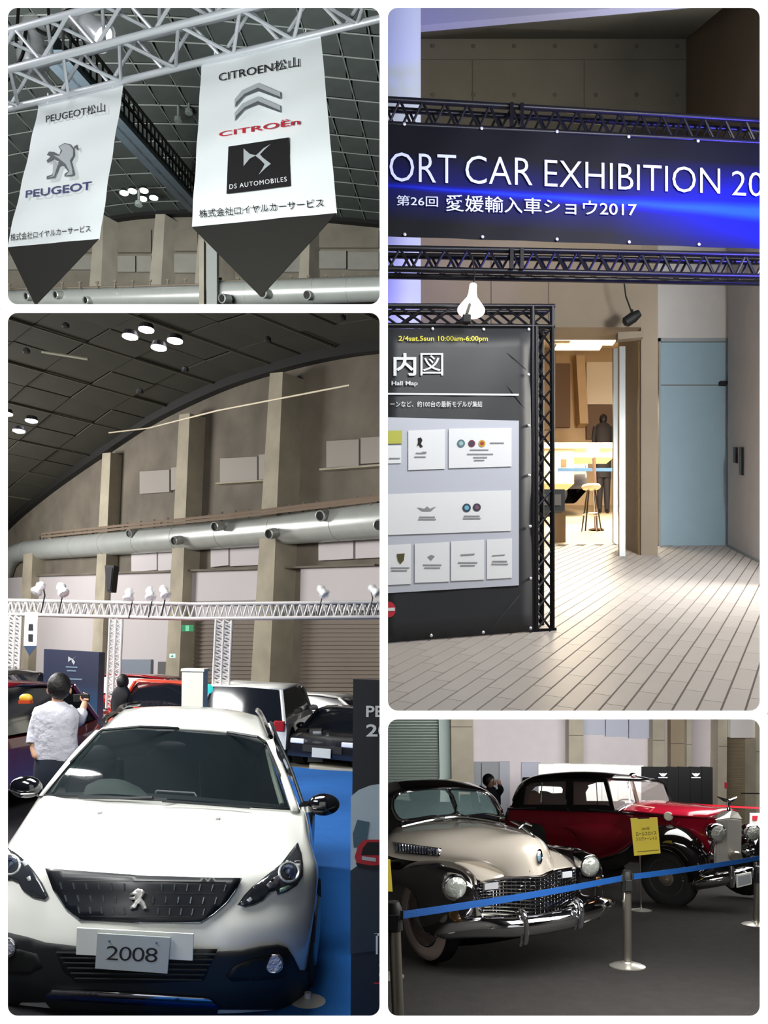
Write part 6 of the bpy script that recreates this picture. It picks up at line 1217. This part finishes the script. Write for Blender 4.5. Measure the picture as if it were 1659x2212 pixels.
for q in (((1043, 1908), (1080, 1904), (1080, 1920), (1043, 1924), 6.0), ((1212, 1883), (1238, 1880), (1238, 1895), (1212, 1898), 6.02)):
    a = [P(x[0], x[1], q[4]) for x in q[:4]]; l = obj('parking_lamp', MB().slab([a[3], a[2], a[1], a[0]], (0, .06, 0)), M_ch4, gg); c = sum(a, Vector()) / 4; obj('lens', MB().slab([c + (p - c) * .8 for p in (a[3], a[2], a[1], a[0])], (0, -.008, 0)), mat('frosted_lens', (164, 166, 170), .4), l)
obj('header_lettering', text_on(MB(), 'CADILLAC', [C4.hit(1143, 1884, .008, 6), C4.hit(1188, 1878, .008, 6), C4.hit(1188, 1875, .008, 6), C4.hit(1143, 1880, .008, 6)]), M_ink, vc)
M_creamp = mat('cream_pan', (214, 214, 198), .5)
obj('gravel_pan', MB().slab([P(1040, 1990, 6.0), P(1112, 1994, 5.85), P(1098, 1975, 5.98), P(1040, 1973, 6.1)], (0, .01, -.02)), M_creamp, vc); obj('gravel_pan', MB().slab([P(1203, 1972, 6.05), P(1246, 1958, 6.3), P(1244, 1942, 6.35), P(1203, 1958, 6.1)], (0, .01, -.02)), M_creamp, vc); obj('gravel_pan', MB().slab([P(1056, 2000, 5.95), P(1115, 2000, 5.82), P(1112, 1990, 5.84), P(1040, 1986, 6.02)], (0, .02, -.01)), M_creamp, vc)
# crest and hood ornament
em = deco('crest', C4, disc_pts(1164, 1851, 6, 17, 18), .006, M_ch4, vc, 6, .014, 6); deco('crest_shield', C4, [(1160, 1846), (1168, 1844), (1168, 1856), (1165, 1862), (1161, 1857)], .022, mat('crest_enamel', (120, 150, 170), .2, metal=.5), em, 5, .004, 6)
q = C4.hit(1136, 1802, 0, 6.2); on_ = obj('hood_ornament', MB().tube([q + Vector((.05, -.05, .0)), q + Vector((.0, 0, .05)), q + Vector((-.05, .12, .07)), q + Vector((-.09, .25, .06))], [.012, .022, .018, .006], 10), M_ch4, vc, smooth=True); obj('wing', MB().tube([q + Vector((-.06, .0, .05)), q + Vector((0, .05, .09)), q + Vector((.07, .1, .05))], [.006, .014, .006], 8), M_ch4, on_, smooth=True); obj('base', MB().tube([q + Vector((.06, -.08, -.01)), q + Vector((0, .05, .02)), q + Vector((-.08, .3, .0))], [.01, .02, .01], 8), M_ch4, on_, smooth=True)
# bumper
bp_ = [(948, 2014, 6.6), (958, 2006, 6.25), (990, 1999, 5.95), (1050, 1996, 5.74), (1110, 1995, 5.64), (1170, 1988, 5.66), (1230, 1976, 5.86), (1280, 1960, 6.2), (1306, 1947, 6.6), (1314, 1938, 6.95)]
def bumper(pts, h, th, m, par, name='bumper'):
    c = crom([P(*q) for q in pts], 6); rows = []; n = len(c)
    for i, p in enumerate(c):
        k = min(1, .25 + 5 * min(i, n - 1 - i) / n); d = (c[min(i + 1, n - 1)] - c[max(i - 1, 0)]).normalized(); out = Vector((d.y, -d.x, 0)).normalized()
        rows.append([p + Vector((0, 0, h * k * a)) + out * th * b for a, b in ((1, -.9), (.95, 0), (.7, .7), (.2, 1), (-.3, .95), (-.7, .6), (-1, 0), (-1, -.9))])
    return obj(name, MB().grid(rows), m, par, smooth='all', solid=.004)
bumper([(u, v + 8, d) for u, v, d in bp_], .085, .06, M_ch4, vc)
for pts in ([(1122, 1962, 5.72), (1132, 1975, 5.55), (1137, 1998, 5.52), (1137, 2025, 5.56), (1134, 2040, 5.6)], [(1240, 1940, 6.1), (1252, 1948, 5.86), (1257, 1968, 5.78), (1256, 1992, 5.8), (1250, 2004, 5.85)]):
    obj('bumper_guard', pxt(pts, [.01] + [.022] * (len(crom([P(*q) for q in pts], 4)) - 2) + [.012], 10), M_ch4, vc, smooth=True); obj('bumper_guard', pxt([(u - 10, v + 3, d + .06) for u, v, d in pts], .012, 8), M_ch4, vc, smooth=True)
# front wheel
def wheel(c, ax, R_, w, par, white=True, hub=M_ch4, n=36):
    ax = Vector(ax).normalized(); ty = obj('tyre', MB().lathe(c - ax * w, ax, [(R_ * .62, 0), (R_ * .9, .0), (R_, w * .25), (R_ * 1.01, w * .6), (R_ * .97, w * .9), (R_ * .9, w * 1.02), (R_ * .72, w * 1.08), (R_ * .62, w)], n), mat('tyre_rubber', (26, 26, 27)), par, smooth=True)
    if white: obj('whitewall', MB().lathe(c - ax * w, ax, [(R_ * .925, w * 1.0), (R_ * .9, w * 1.06), (R_ * .78, w * 1.13), (R_ * .66, w * 1.08), (R_ * .64, w * 1.0)], n), mat('whitewall_rubber', (226, 206, 196), .6), ty, smooth=True)
    rim = obj('wheel_rim', MB().lathe(c - ax * w, ax, [(R_ * .64, w * .98), (R_ * .6, w * 1.0), (R_ * .56, w * .8), (R_ * .2, w * .72), (0, w * .72)], n), hub if white else M_vbk, par, smooth=True)
    obj('rim_ring', MB().tube([c + (frame_of(ax)[0] * math.cos(a * .1745) + frame_of(ax)[1] * math.sin(a * .1745)) * R_ * .6 + ax * .004 for a in range(36)], .008, 6, closed=True), M_ch4, rim, smooth=True)
    obj('hubcap', MB().lathe(c - ax * w * .2, ax, [(R_ * .33, 0), (R_ * .3, .03), (R_ * .22, .04), (R_ * .18, .07), (R_ * .08, .085), (0, .088)], n), hub, rim, smooth=True); return ty
wheel(P(914, 1981, 6.8) , (-.86, -.5, 0), .40, .17, vc)
# cab
obj('cab_roof', MB().grid(surf(px([[(815, 1712, 10.0), (850, 1690, 9.8), (905, 1684, 9.7), (960, 1684, 9.7), (1010, 1690, 9.8), (1046, 1704, 9.9), (1070, 1730, 10.0)], [(812, 1716, 8.9), (846, 1694, 8.8), (903, 1687, 8.7), (962, 1686, 8.7), (1016, 1694, 8.8), (1054, 1712, 8.95), (1078, 1740, 9.1)], [(810, 1728, 8.3), (842, 1712, 8.15), (880, 1703, 8.08), (965, 1698, 8.05), (1030, 1703, 8.2), (1064, 1722, 8.4), (1084, 1752, 8.6)], [(812, 1740, 8.2), (846, 1722, 8.05), (875, 1712, 7.99), (966, 1704, 7.95), (1036, 1709, 8.12), (1062, 1730, 8.35), (1080, 1760, 8.5)]]), 5, 5)), M_vbk, vc, smooth='all', solid=.015)
obj('side_pillar', MB().grid(surf(px([[(812, 1700, 8.6), (800, 1760, 8.2), (800, 1812, 8.0)], [(842, 1715, 8.1), (836, 1750, 7.9), (850, 1800, 7.6)], [(850, 1722, 8.0), (845, 1750, 7.85), (872, 1784, 7.62)]]), 5, 4)), M_vbk, vc, smooth='all', solid=.015)
obj('side_pillar', MB().grid(surf(px([[(1058, 1722, 8.3), (1074, 1745, 8.25), (1080, 1770, 8.1)], [(1072, 1730, 8.8), (1086, 1752, 8.7), (1096, 1778, 8.6)]]), 5, 4)), M_vbk, vc, smooth='all', solid=.015)
WL = [(850, 1728), (860, 1716), (880, 1710), (963, 1705), (984, 1757), (930, 1765), (872, 1773), (856, 1762), (849, 1745)]; WR = [(970, 1705), (1036, 1710), (1054, 1720), (1068, 1740), (1077, 1760), (1068, 1763), (1030, 1761), (990, 1760)]
def dpl(u): return 7.98 - (u - 965) * (0 if u > 965 else .0004) + max(0, u - 965) * .0036
M_vgl = mat('vintage_glass', (150, 180, 180), .04, spec=.8, alpha=.22)
for w_ in (WL, WR):
    k = lambda u, v: P(u, v, dpl(u) - (v - 1705) / 60 * .3); gl_ = obj('windscreen', MB().add([k(u, v) for u, v in w_], [tuple(range(len(w_)))]), M_vgl, vc, solid=.006); obj('windscreen_frame', MB().tube(crom([k(u, v) for u, v in w_] + [k(*w_[0])], 3), .018, 8), M_ch4, gl_, smooth=True)
for pts in ([(925, 1772, 7.62), (950, 1764, 7.6), (985, 1759, 7.58)], [(1090, 1766, 7.9), (1050, 1758, 7.8), (1010, 1762, 7.65)]): obj('wiper', pxt(pts, .009, 6), M_ch4, vc)
obj('cowl_trim', pxt([(868, 1786, 7.55), (930, 1772, 7.6), (990, 1764, 7.62), (1040, 1768, 7.75), (1090, 1778, 7.95)], .014, 8), M_ch4, vc, smooth=True)
ci = mat('vintage_cabin', (34, 32, 36), .8)
obj('cabin_seat', MB().slab([P(812, 1800, 9.0), P(1076, 1790, 9.3), P(1070, 1742, 9.3), P(925, 1740, 9.1), (P(895, 1738, 9.1)), P(850, 1736, 9.0), P(812, 1738, 9.0)], (0, .25, 0)), ci, vc)
obj('rear_panel', MB().slab([P(895, 1742, 9.8), P(950, 1742, 9.8), P(952, 1688, 9.8), P(880, 1688, 9.8), P(884, 1722, 9.8)], (0, .05, 0)), ci, vc); obj('rear_panel', MB().slab([P(975, 1745, 9.8), P(992, 1745, 9.8), P(990, 1690, 9.8), P(970, 1690, 9.8)], (0, .05, 0)), ci, vc)
obj('door_post', MB().slab([P(1020, 1750, 9.2), P(1038, 1752, 9.2), P(1030, 1704, 9.2), P(1016, 1704, 9.2)], (0, .05, 0)), ci, vc)
for q in ([(990, 1752), (1022, 1753), (1016, 1716), (994, 1716)], [(1042, 1752), (1066, 1756), (1050, 1722), (1034, 1716)]): obj('side_window', MB().slab([P(u, v, 9.15) for u, v in q], (0, .01, 0)), mat('sage_window', (110, 132, 126), .5), vc)
obj('steering_wheel', MB().tube([P(1020 + 16 * math.cos(a * .3927), 1760 + 8 * math.sin(a * .3927), 8.2) for a in range(16)], .012, 6, closed=True), M_black, vc)
DMAP[0] = lambda d: d + 1.1 if d < 9 else ((10.1 + (d - 9.25) * .5) if d < 10.65 else d + .15)
# ================================================================ maroon and black limousine
lm = thing('vintage_limousine', 'maroon and black vintage limousine with upright radiator behind the belt', 'car', g4(1400, 1950))
M_mar = mat('maroon_paint', (150, 20, 42), .14, coat=1, spec=.7); M_marl = mat('crimson_paint', (176, 26, 50), .16, coat=1)
def dl(u): return 14.3 - (u - 1105) * (14.3 - 9.75) / (1560 - 1105)       # depth of the near side along the car
S5 = [[(1098, 1748), (1140, 1749), (1190, 1748), (1240, 1749), (1290, 1752), (1335, 1756), (1400, 1760), (1460, 1764), (1530, 1768), (1552, 1768)],
      [(1092, 1768), (1140, 1770), (1190, 1772), (1240, 1776), (1290, 1780), (1335, 1784), (1400, 1788), (1460, 1790), (1530, 1792), (1552, 1792)],
      [(1100, 1800), (1145, 1802), (1190, 1806), (1240, 1812), (1290, 1818), (1335, 1822), (1400, 1826), (1460, 1826), (1530, 1826), (1552, 1826)],
      [(1130, 1836), (1165, 1838), (1200, 1842), (1245, 1848), (1290, 1854), (1335, 1858), (1400, 1864), (1460, 1864), (1530, 1862), (1552, 1862)]]
Lb = Body(); k_ = [0, -.1, -.13, -.02]
sm = MB().grid(surf([[P(u, v, dl(u) + k_[i]) for u, v in r] for i, r in enumerate(S5)], 4, 5)); Lb.add(sm); obj('body_side', sm, M_mar, lm, smooth='all', solid=.02)
# rear-quarter bulge
top_ = [(1204, 1785), (1228, 1778), (1260, 1774), (1300, 1774), (1335, 1779), (1350, 1794)]; bot_ = [(1214, 1790), (1236, 1800), (1256, 1826), (1284, 1846), (1318, 1832), (1348, 1800)]
rows = []
for i in range(13):
    t_ = i / 12; row = []
    for j, (a_, b_) in enumerate(zip(crom([Vector(q) for q in top_], 4), crom([Vector(q) for q in bot_], 4))):
        w_ = j / 20; q = a_ * (1 - t_) + b_ * t_; row.append(Lb.hit(q[0], q[1], .10 * (math.sin(math.pi * t_) * math.sin(math.pi * w_)) ** .6 - .004, 12))
    rows.append(row)
obj('rear_fender_bulge', MB().grid(rows), mat('maroon_bulge', (160, 28, 48), .16, coat=1), lm, smooth='all')
obj('belt_moulding', MB().tube(crom([P(u, v, dl(u) - .03) for u, v in ((1098, 1747), (1160, 1746), (1220, 1746), (1280, 1749), (1335, 1754), (1430, 1760), (1530, 1766))], 4), .022, 8), M_ch4, lm, smooth=True)
# hood
hd4 = [[(1335, 1752, 11.75), (1352, 1742, 11.8), (1385, 1732, 12.0), (1420, 1730, 12.4), (1452, 1736, 12.8)], [(1400, 1758, 11.1), (1418, 1746, 11.2), (1445, 1738, 11.4), (1475, 1737, 11.8), (1498, 1740, 12.1)], [(1465, 1764, 10.5), (1480, 1753, 10.55), (1505, 1745, 10.75), (1530, 1744, 11.1), (1550, 1748, 11.4)], [(1538, 1768, 9.85), (1548, 1760, 9.85), (1562, 1753, 9.95), (1580, 1751, 10.3), (1592, 1754, 10.6)]]
hh = MB().grid(surf(px(hd4), 5, 5)); Lb.add(hh); obj('hood', hh, M_marl, lm, smooth='all', solid=.02)
obj('hood_hinge', MB().tube([Lb.hit(u, v, .008, 11) for u, v in ((1362, 1738), (1420, 1746), (1480, 1753), (1545, 1761))], .008, 6), mat('cream_line', (214, 180, 160), .4), lm)
# radiator
RT = [(1546, 1768, 9.72), (1560, 1757, 9.66), (1576, 1751, 9.62), (1592, 1757, 9.85), (1600, 1770, 10.0)]
RBt = [(1543, 1866, 9.68), (1560, 1866, 9.62), (1575, 1865, 9.56), (1590, 1862, 9.8), (1598, 1860, 9.95)]
M_rad = mat('radiator_silver', (206, 202, 194), .2, metal=.45)
rad = obj('radiator_shell', MB().box8([P(1541, 1866, 9.72), P(1576, 1868, 9.52), P(1600, 1862, 9.95), P(1566, 1860, 10.15), P(1546, 1770, 9.74), P(1577, 1765, 9.54), P(1601, 1768, 9.97), P(1570, 1762, 10.15)]), M_rad, lm, bevel=.01)
obj('radiator_top', MB().add([P(1544, 1771, 9.74), P(1577, 1766, 9.52), P(1603, 1769, 9.97), P(1562, 1753, 9.72), P(1580, 1750, 9.7), P(1594, 1755, 9.98), P(1570, 1752, 10.1)], [(0, 1, 4, 3), (1, 2, 5, 4), (3, 4, 5, 6), (0, 3, 6)]), M_rad, rad)
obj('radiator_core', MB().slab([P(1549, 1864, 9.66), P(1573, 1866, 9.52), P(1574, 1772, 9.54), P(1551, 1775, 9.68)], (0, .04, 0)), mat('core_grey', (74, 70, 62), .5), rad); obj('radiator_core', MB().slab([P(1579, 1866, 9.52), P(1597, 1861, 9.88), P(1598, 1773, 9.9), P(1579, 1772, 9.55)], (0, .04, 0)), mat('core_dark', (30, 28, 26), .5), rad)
for i in range(9): s = (i + .5) / 9; obj('shutter_slat', MB().bar(lerp(P(1549, 1864, 9.63), P(1575, 1866, 9.49), s), lerp(P(1551, 1774, 9.65), P(1576, 1770, 9.5), s), .0065, .04), M_rad, rad)
for i in range(8): s = (i + .5) / 8; obj('shutter_slat', MB().bar(lerp(P(1579, 1866, 9.49), P(1598, 1861, 9.87), s), lerp(P(1579, 1771, 9.52), P(1600, 1772, 9.88), s), .006, .04), M_rad, rad)
q = P(1574, 1751, 9.6); or_ = obj('winged_mascot', MB().tube([q, q + Vector((0, 0, .05)), q + Vector((.0, -.02, .1)), q + Vector((-.01, -.05, .15))], [.028, .014, .022, .01], 10), M_ch4, lm, smooth=True)
obj('wing', MB().slab([q + Vector((-.12, .06, .16)), q + Vector((0, -.02, .13)), q + Vector((.12, .03, .16)), q + Vector((.05, .0, .11)), q + Vector((-.05, .02, .11))], (0, .012, .012)), M_ch4, or_)
# front fenders
f5 = [[(1290, 1852, 11.6), (1330, 1840, 11.3), (1370, 1812, 11.0), (1400, 1792, 10.8), (1440, 1784, 10.5), (1480, 1790, 10.2), (1510, 1812, 9.95), (1530, 1845, 9.8), (1540, 1880, 9.75)],
      [(1290, 1856, 11.4), (1330, 1846, 11.05), (1370, 1822, 10.7), (1400, 1804, 10.4), (1440, 1797, 10.1), (1475, 1806, 9.85), (1500, 1828, 9.68), (1516, 1856, 9.6), (1525, 1888, 9.6)],
      [(1290, 1864, 11.3), (1330, 1858, 10.95), (1368, 1842, 10.5), (1398, 1826, 10.2), (1430, 1818, 9.95), (1460, 1824, 9.75), (1484, 1846, 9.65), (1500, 1872, 9.62), (1508, 1898, 9.66)],
      [(1290, 1880, 11.3), (1325, 1880, 10.95), (1352, 1868, 10.6), (1380, 1846, 10.35), (1425, 1833, 10.05), (1456, 1842, 9.9), (1474, 1862, 9.85), (1484, 1886, 9.85), (1488, 1906, 9.9)]]
fm = MB().grid(surf(px(f5), 5, 5)); Lb.add(fm); obj('front_fender', fm, M_vbk, lm, smooth='all', solid=.015)
obj('front_fender', MB().grid(surf(px([[(1596, 1800, 11.0), (1620, 1795, 10.8), (1645, 1800, 10.6), (1660, 1830, 10.5), (1664, 1880, 10.5)], [(1590, 1820, 10.4), (1612, 1815, 10.2), (1632, 1824, 10.0), (1642, 1850, 9.95), (1644, 1885, 10.0)], [(1592, 1850, 10.2), (1604, 1850, 10.1), (1616, 1860, 10.0), (1622, 1875, 10.0), (1622, 1890, 10.0)]]), 5, 5)), M_vbk, lm, smooth='all', solid=.015)
obj('running_board', MB().grid(surf(px([[(1190, 1868, 13.0), (1290, 1852, 11.9), (1340, 1848, 11.2)], [(1190, 1890, 12.7), (1290, 1880, 11.5), (1350, 1872, 10.8)], [(1190, 1915, 12.7), (1290, 1908, 11.5), (1350, 1900, 10.8)]]), 4, 4)), M_vbk, lm, smooth='all', solid=.02)
obj('chassis_apron', MB().grid(px([[(1480, 1850, 10.3), (1600, 1855, 10.4)], [(1470, 1915, 10.3), (1600, 1900, 10.4)]])), M_black, lm)
c_ = P(1438, 1896, 10.35) 
wheel(c_, (-.72, -.69, 0), .40, .17, lm, white=False, hub=mat('wheel_chrome_brown', (206, 190, 172), .15, metal=.85))
obj('tyre', MB().lathe(c_ + Vector((1.25, .55, 0)), (-.72, -.69, 0), [(.2, -.17), (.38, -.17), (.4, -.1), (.4, -.03), (.36, 0), (.2, 0)], 28), mat('tyre_rubber', (26, 26, 27)), lm, smooth=True)
for (u, v, d, r) in ((1549, 1799, 9.3, .112), (1625, 1798, 9.9, .105)):
    q = P(u, v, d); h = obj('headlamp', MB().lathe(q, (.12, -1, 0), [(.01, -.3), (r * .6, -.22), (r * .95, -.08), (r * 1.05, 0), (r, .02), (r * .9, .03)], 30), M_ch4, lm, smooth=True); obj('lens', MB().lathe(q, (.12, -1, 0), [(r * .9, .026), (r * .6, .05), (0, .058)], 26), mat('headlight_lens_dark', (176, 178, 170), .12, metal=.5, bump=1, bs=40), h, smooth=True)
    obj('stalk', MB().tube([q + Vector((0, .1, -r)), q + Vector((-.03, .15, -.3)), q + Vector((-.1, .25, -.42))], .02, 8), M_ch4, h)
for (u, v, d) in ((1536, 1850, 9.4), (1615, 1842, 9.8)): q = P(u, v, d); obj('side_lamp', MB().lathe(q, (.12, -1, 0), [(.01, -.1), (.04, -.06), (.045, 0), (.03, .02), (0, .025)], 18), M_ch4, lm, smooth=True)
obj('horn', MB().lathe(P(1590, 1853, 9.3), (.1, -1, 0), [(.01, -.14), (.05, -.1), (.085, 0), (.07, .02), (0, .03)], 22), mat('dull_silver', (176, 168, 150), .25, metal=.8), lm, smooth=True)
bumper([(1500, 1914, 9.75), (1508, 1908, 9.5), (1540, 1903, 9.3), (1575, 1896, 9.25), (1610, 1888, 9.4), (1650, 1878, 9.8)], .085, .05, M_ch4, lm)
for (u, v) in ((1580, 1895), (1634, 1886)): obj('bumper_guard', MB().tube([P(u, v - 24, 9.2), P(u, v, 9.16), P(u, v + 20, 9.22)], [.03, .045, .035], 12), M_ch4, lm, smooth=True)
np_ = obj('number_plate', MB().slab([P(1592, 1918, 9.1), P(1624, 1910, 9.12), P(1623, 1884, 9.12), P(1591, 1890, 9.1)], (0, .02, 0)), M_bw, lm); obj('plate_face', MB().slab([P(1595, 1914, 9.09), P(1622, 1907, 9.11), P(1621, 1888, 9.11), P(1594, 1893, 9.09)], (0, -.004, 0)), M_silv, np_)
M_rad2 = mat('mirror_silver', (200, 198, 194), .3, metal=.2); q = P(1444, 1763, 10.7); mr = obj('wing_mirror', MB().lathe(q, (-.5, -1, 0), [(0, -.06), (.05, -.03), (.062, .01), (.05, .02), (0, .02)], 18), M_rad2, lm, smooth=True); obj('mirror_stalk', MB().tube([q, q + Vector((.05, 0, -.08)), q + Vector((.09, 0, -.17))], .009, 6), M_ch4, mr)
# cab of the limousine: near side frame
def nd(u): return dl(u) + .0
def strip(name, pts, m, th=.05, dy=0): return obj(name, MB().slab([P(u, v, dl(u) + dy) for u, v in pts], (-.01, th, 0)), m, lm)
obj('roof', MB().grid(surf([[P(u, v, dl(u) - .02) for u, v in ((1108, 1735), (1124, 1706), (1146, 1689), (1190, 1683), (1240, 1681), (1290, 1683), (1318, 1686))], [P(u, v, dl(u) + .25) for u, v in ((1106, 1725), (1122, 1694), (1152, 1677), (1195, 1671), (1240, 1668), (1290, 1669), (1330, 1674))], [P(u, v, dl(u) + 1.0) for u, v in ((1112, 1725), (1132, 1692), (1165, 1675), (1205, 1669), (1250, 1667), (1310, 1668), (1372, 1675))], [P(u, v, dl(u) + 1.9) for u, v in ((1130, 1730), (1150, 1698), (1180, 1682), (1220, 1676), (1270, 1674), (1350, 1676), (1422, 1684))]], 5, 5)), M_vbk, lm, smooth='all', solid=.02)
strip('rear_quarter', [(1106, 1747), (1128, 1747), (1130, 1732), (1136, 1700), (1150, 1686), (1126, 1702), (1112, 1724)], M_vbk)
strip('window_sill', [(1104, 1748), (1335, 1756), (1335, 1745), (1310, 1740), (1240, 1740), (1128, 1739), (1104, 1742)], M_vbk, .06)
strip('center_post', [(1224, 1742), (1238, 1742), (1238, 1684), (1225, 1683)], M_vbk, .08)
strip('windscreen_post', [(1324, 1752), (1329, 1752), (1314, 1684), (1306, 1684)], M_vbk, .08); strip('header_rail', [(1136, 1692), (1225, 1687), (1312, 1689), (1314, 1683), (1225, 1680), (1146, 1684)], M_vbk, .08)
for pts in ([(1131, 1738), (1223, 1739), (1223, 1687), (1150, 1691), (1136, 1700)], [(1239, 1740), (1318, 1742), (1304, 1690), (1239, 1688)]):
    g_ = obj('side_glass', MB().slab([P(u, v, dl(u) + .03) for u, v in pts], (0, .006, 0)), mat('clear_glass', (200, 190, 186), .04, spec=.6, alpha=.14), lm)
obj('glass_divider', MB().bar(P(1168, 1738, dl(1168)), P(1171, 1689, dl(1171)), .012), M_ch4, lm); obj('glass_divider', MB().bar(P(1291, 1741, dl(1291)), P(1288, 1690, dl(1288)), .012), M_ch4, lm)
M_bri = mat('brown_interior', (112, 74, 62), .8); M_bri2 = mat('brown_seat', (84, 60, 54), .8)
far = lambda u, v, k=1.7: P(u, v, dl(u) + k)
def fs(name, pts, m, k=1.7, th=.05): return obj(name, MB().slab([far(u, v, k) for u, v in pts], (0, th, 0)), m, lm)
fs('far_side_panel', [(1120, 1758), (1350, 1758), (1350, 1732), (1262, 1731), (1216, 1731), (1120, 1735)], M_bri); fs('far_side_header', [(1125, 1704), (1168, 1698), (1212, 1700), (1260, 1700), (1290, 1690), (1312, 1690), (1312, 1676), (1130, 1680)], M_bri)
fs('far_side_post', [(1212, 1734), (1268, 1734), (1265, 1712), (1272, 1700), (1262, 1688), (1205, 1690), (1217, 1706)], M_bri); fs('far_rear_corner', [(1118, 1735), (1143, 1735), (1145, 1712), (1158, 1698), (1150, 1684), (1122, 1700)], M_bri)
fs('seat_back', [(1138, 1746), (1170, 1746), (1168, 1716), (1160, 1712), (1144, 1714)], mat('tan_seat', (160, 104, 66), .8), 1.0, .25); fs('seat_back', [(1170, 1748), (1222, 1748), (1222, 1718), (1200, 1719), (1186, 1714), (1172, 1713)], M_bri2, .9, .25)
obj('steering_wheel', MB().tube([P(1352 + 16 * math.cos(a * .3927), 1732 + 5 * math.sin(a * .3927), 12.4) for a in range(16)], .012, 6, closed=True), M_black, lm)
wsq = [(1329, 1752, 11.8), (1450, 1738, 12.9), (1434, 1694, 13.0), (1418, 1687, 12.9), (1312, 1683, 11.9)]
fr5 = obj('windscreen_frame', MB().tube([P(*q) for q in wsq[1:]], .022, 8), M_ch4, lm, smooth=True); obj('windscreen_glass', MB().add([P(*q) for q in wsq], [(0, 1, 2, 3, 4)]), mat('clear_glass', (200, 190, 186)), fr5, solid=.006)
obj('center_strip', MB().bar(P(1378, 1736, 12.2), P(1364, 1684, 12.4), .05, .03), M_bri2, fr5); obj('center_strip', MB().bar(P(1361, 1738, 12.2), P(1356, 1686, 12.4), .02, .02), M_ch4, fr5)
obj('roof_lamp', MB().ball(P(1367, 1675, 12.2), .045, 12, (1.3, 1, .9)), M_ch4, lm, smooth=True)
obj('cowl', MB().grid(surf(px([[(1328, 1754, 11.75), (1350, 1741, 11.85), (1390, 1732, 12.2), (1452, 1737, 12.9)], [(1335, 1755, 11.6), (1356, 1743, 11.7), (1396, 1733, 12.0), (1460, 1738, 12.7)]]), 4, 3)), M_ch4, lm, smooth='all', solid=.02)
obj('door_handle', MB().tube([P(1226, 1746, dl(1226) - .06), P(1232, 1754, dl(1232) - .08)], .016, 8), M_ch4, lm, smooth=True); obj('door_handle', MB().tube([P(1212, 1747, dl(1212) - .06), P(1220, 1746, dl(1220) - .06)], .012, 8), M_ch4, lm, smooth=True)
obj('rear_tyre', MB().lathe(P(1150, 1830, 13.5), (-.4, -.9, 0), [(.2, -.15), (.38, -.15), (.4, -.05), (.36, 0), (.2, 0)], 26), M_black, lm, smooth=True)

DMAP[0] = None

# ---- last: a car and a visitor glimpsed inside the bright doorway of the foyer
BAY[0] = 2
def f2(u, d): return Vector(((u - U0) / F * d, d, -1.6 + .25 * d))
car('black car glimpsed through the doorway behind the cream counter', f2(1062, 20.5), 1.5, 4.5, 1.9, 2.1, M_blc, up=Vector((0, 0, 1)))
b = f2(1303, 20.8); vt = thing('person', 'dark-clothed visitor glimpsed standing inside the bright doorway', 'person', b); yp = 20.8; M_vis = mat('visitor_dark', (34, 30, 32), .8)
def e2(u, v, rx, ry): return (q3(u, v), Vector((rx, 0, 0)), Vector((0, ry, 0)))
obj('coat', loft([(b + Vector((0, 0, .9)), Vector((.2, 0, 0)), Vector((0, .14, 0))), e2(1303, 985, .2, .14), e2(1303, 950, .2, .14), e2(1303, 928, .22, .13), e2(1303, 918, .17, .1), e2(1303, 913, .07, .07)]), M_vis, vt, smooth=True)
obj('head', MB().ball(q3(1303, 905), .115, 14, (.85, .95, 1.15)), M_hair, vt, smooth=True)
for s_ in (-1, 1):
    obj('leg', MB().tube([b + Vector((s_ * .1, 0, .05)), b + Vector((s_ * .09, 0, .95))], [.06, .1], 10), M_vis, vt, smooth=True)
    obj('arm', MB().tube([q3(1303 + s_ * 17, 922), q3(1303 + s_ * 21, 945), q3(1303 + s_ * 20, 968)], [.06, .05, .04], 10), M_vis, vt, smooth=True)
    obj('shoe', MB().ball(b + Vector((s_ * .1, -.05, .05)), .06, 10, (.8, 2, .8)), M_black, vt, smooth=True)
# ================================================================ trim what would poke through the partitions between the bays
bpy.context.view_layer.update()
done = {}
for o in list(SC.objects):
    k = o.get('bay', 0)
    if 'bay' in o: del o['bay']
    if o.type != 'MESH' or not k: continue
    a, b, c, d = BND[k]; planes = []
    if a > 0: planes.append(((a + 3 - U0) / F, 'L'))
    if c < 1000: planes.append(((c - 3 - U0) / F, 'R'))
    if b > 0: planes.append((-(b + 3 - V0) / F, 'T'))
    if d < 2000: planes.append((-(d - 3 - V0) / F, 'B'))
    mw = o.matrix_world; me = o.data; co = [mw @ v.co for v in me.vertices]
    bad = []
    for s, w in planes:
        f = {'L': lambda q: s * q.y - q.x, 'R': lambda q: q.x - s * q.y, 'T': lambda q: q.z - s * q.y, 'B': lambda q: s * q.y - q.z}[w]
        r = [f(q) > 1e-4 for q in co]
        if any(r): bad.append((s, w, all(r)))
    if not bad: continue
    if any(x[2] for x in bad):
        if not o.children and o.parent: bpy.data.objects.remove(o)
        elif not o.children: bpy.data.objects.remove(o)
        continue
    if me.users > 1: me = me.copy(); o.data = me
    bm = bmesh.new(); bm.from_mesh(me); bm.transform(mw)
    for s, w, _ in bad:
        n = {'L': Vector((-1, s, 0)), 'R': Vector((1, -s, 0)), 'T': Vector((0, -s, 1)), 'B': Vector((0, s, -1))}[w]
        bmesh.ops.bisect_plane(bm, geom=bm.verts[:] + bm.edges[:] + bm.faces[:], plane_co=(0, 0, 0), plane_no=n, clear_outer=True)
    bm.transform(mw.inverted()); bm.to_mesh(me); bm.free()
    if not me.vertices and not o.children: bpy.data.objects.remove(o)
for o in list(SC.objects):                # an empty that lost every part
    if o.type == 'EMPTY' and not o.children: bpy.data.objects.remove(o)
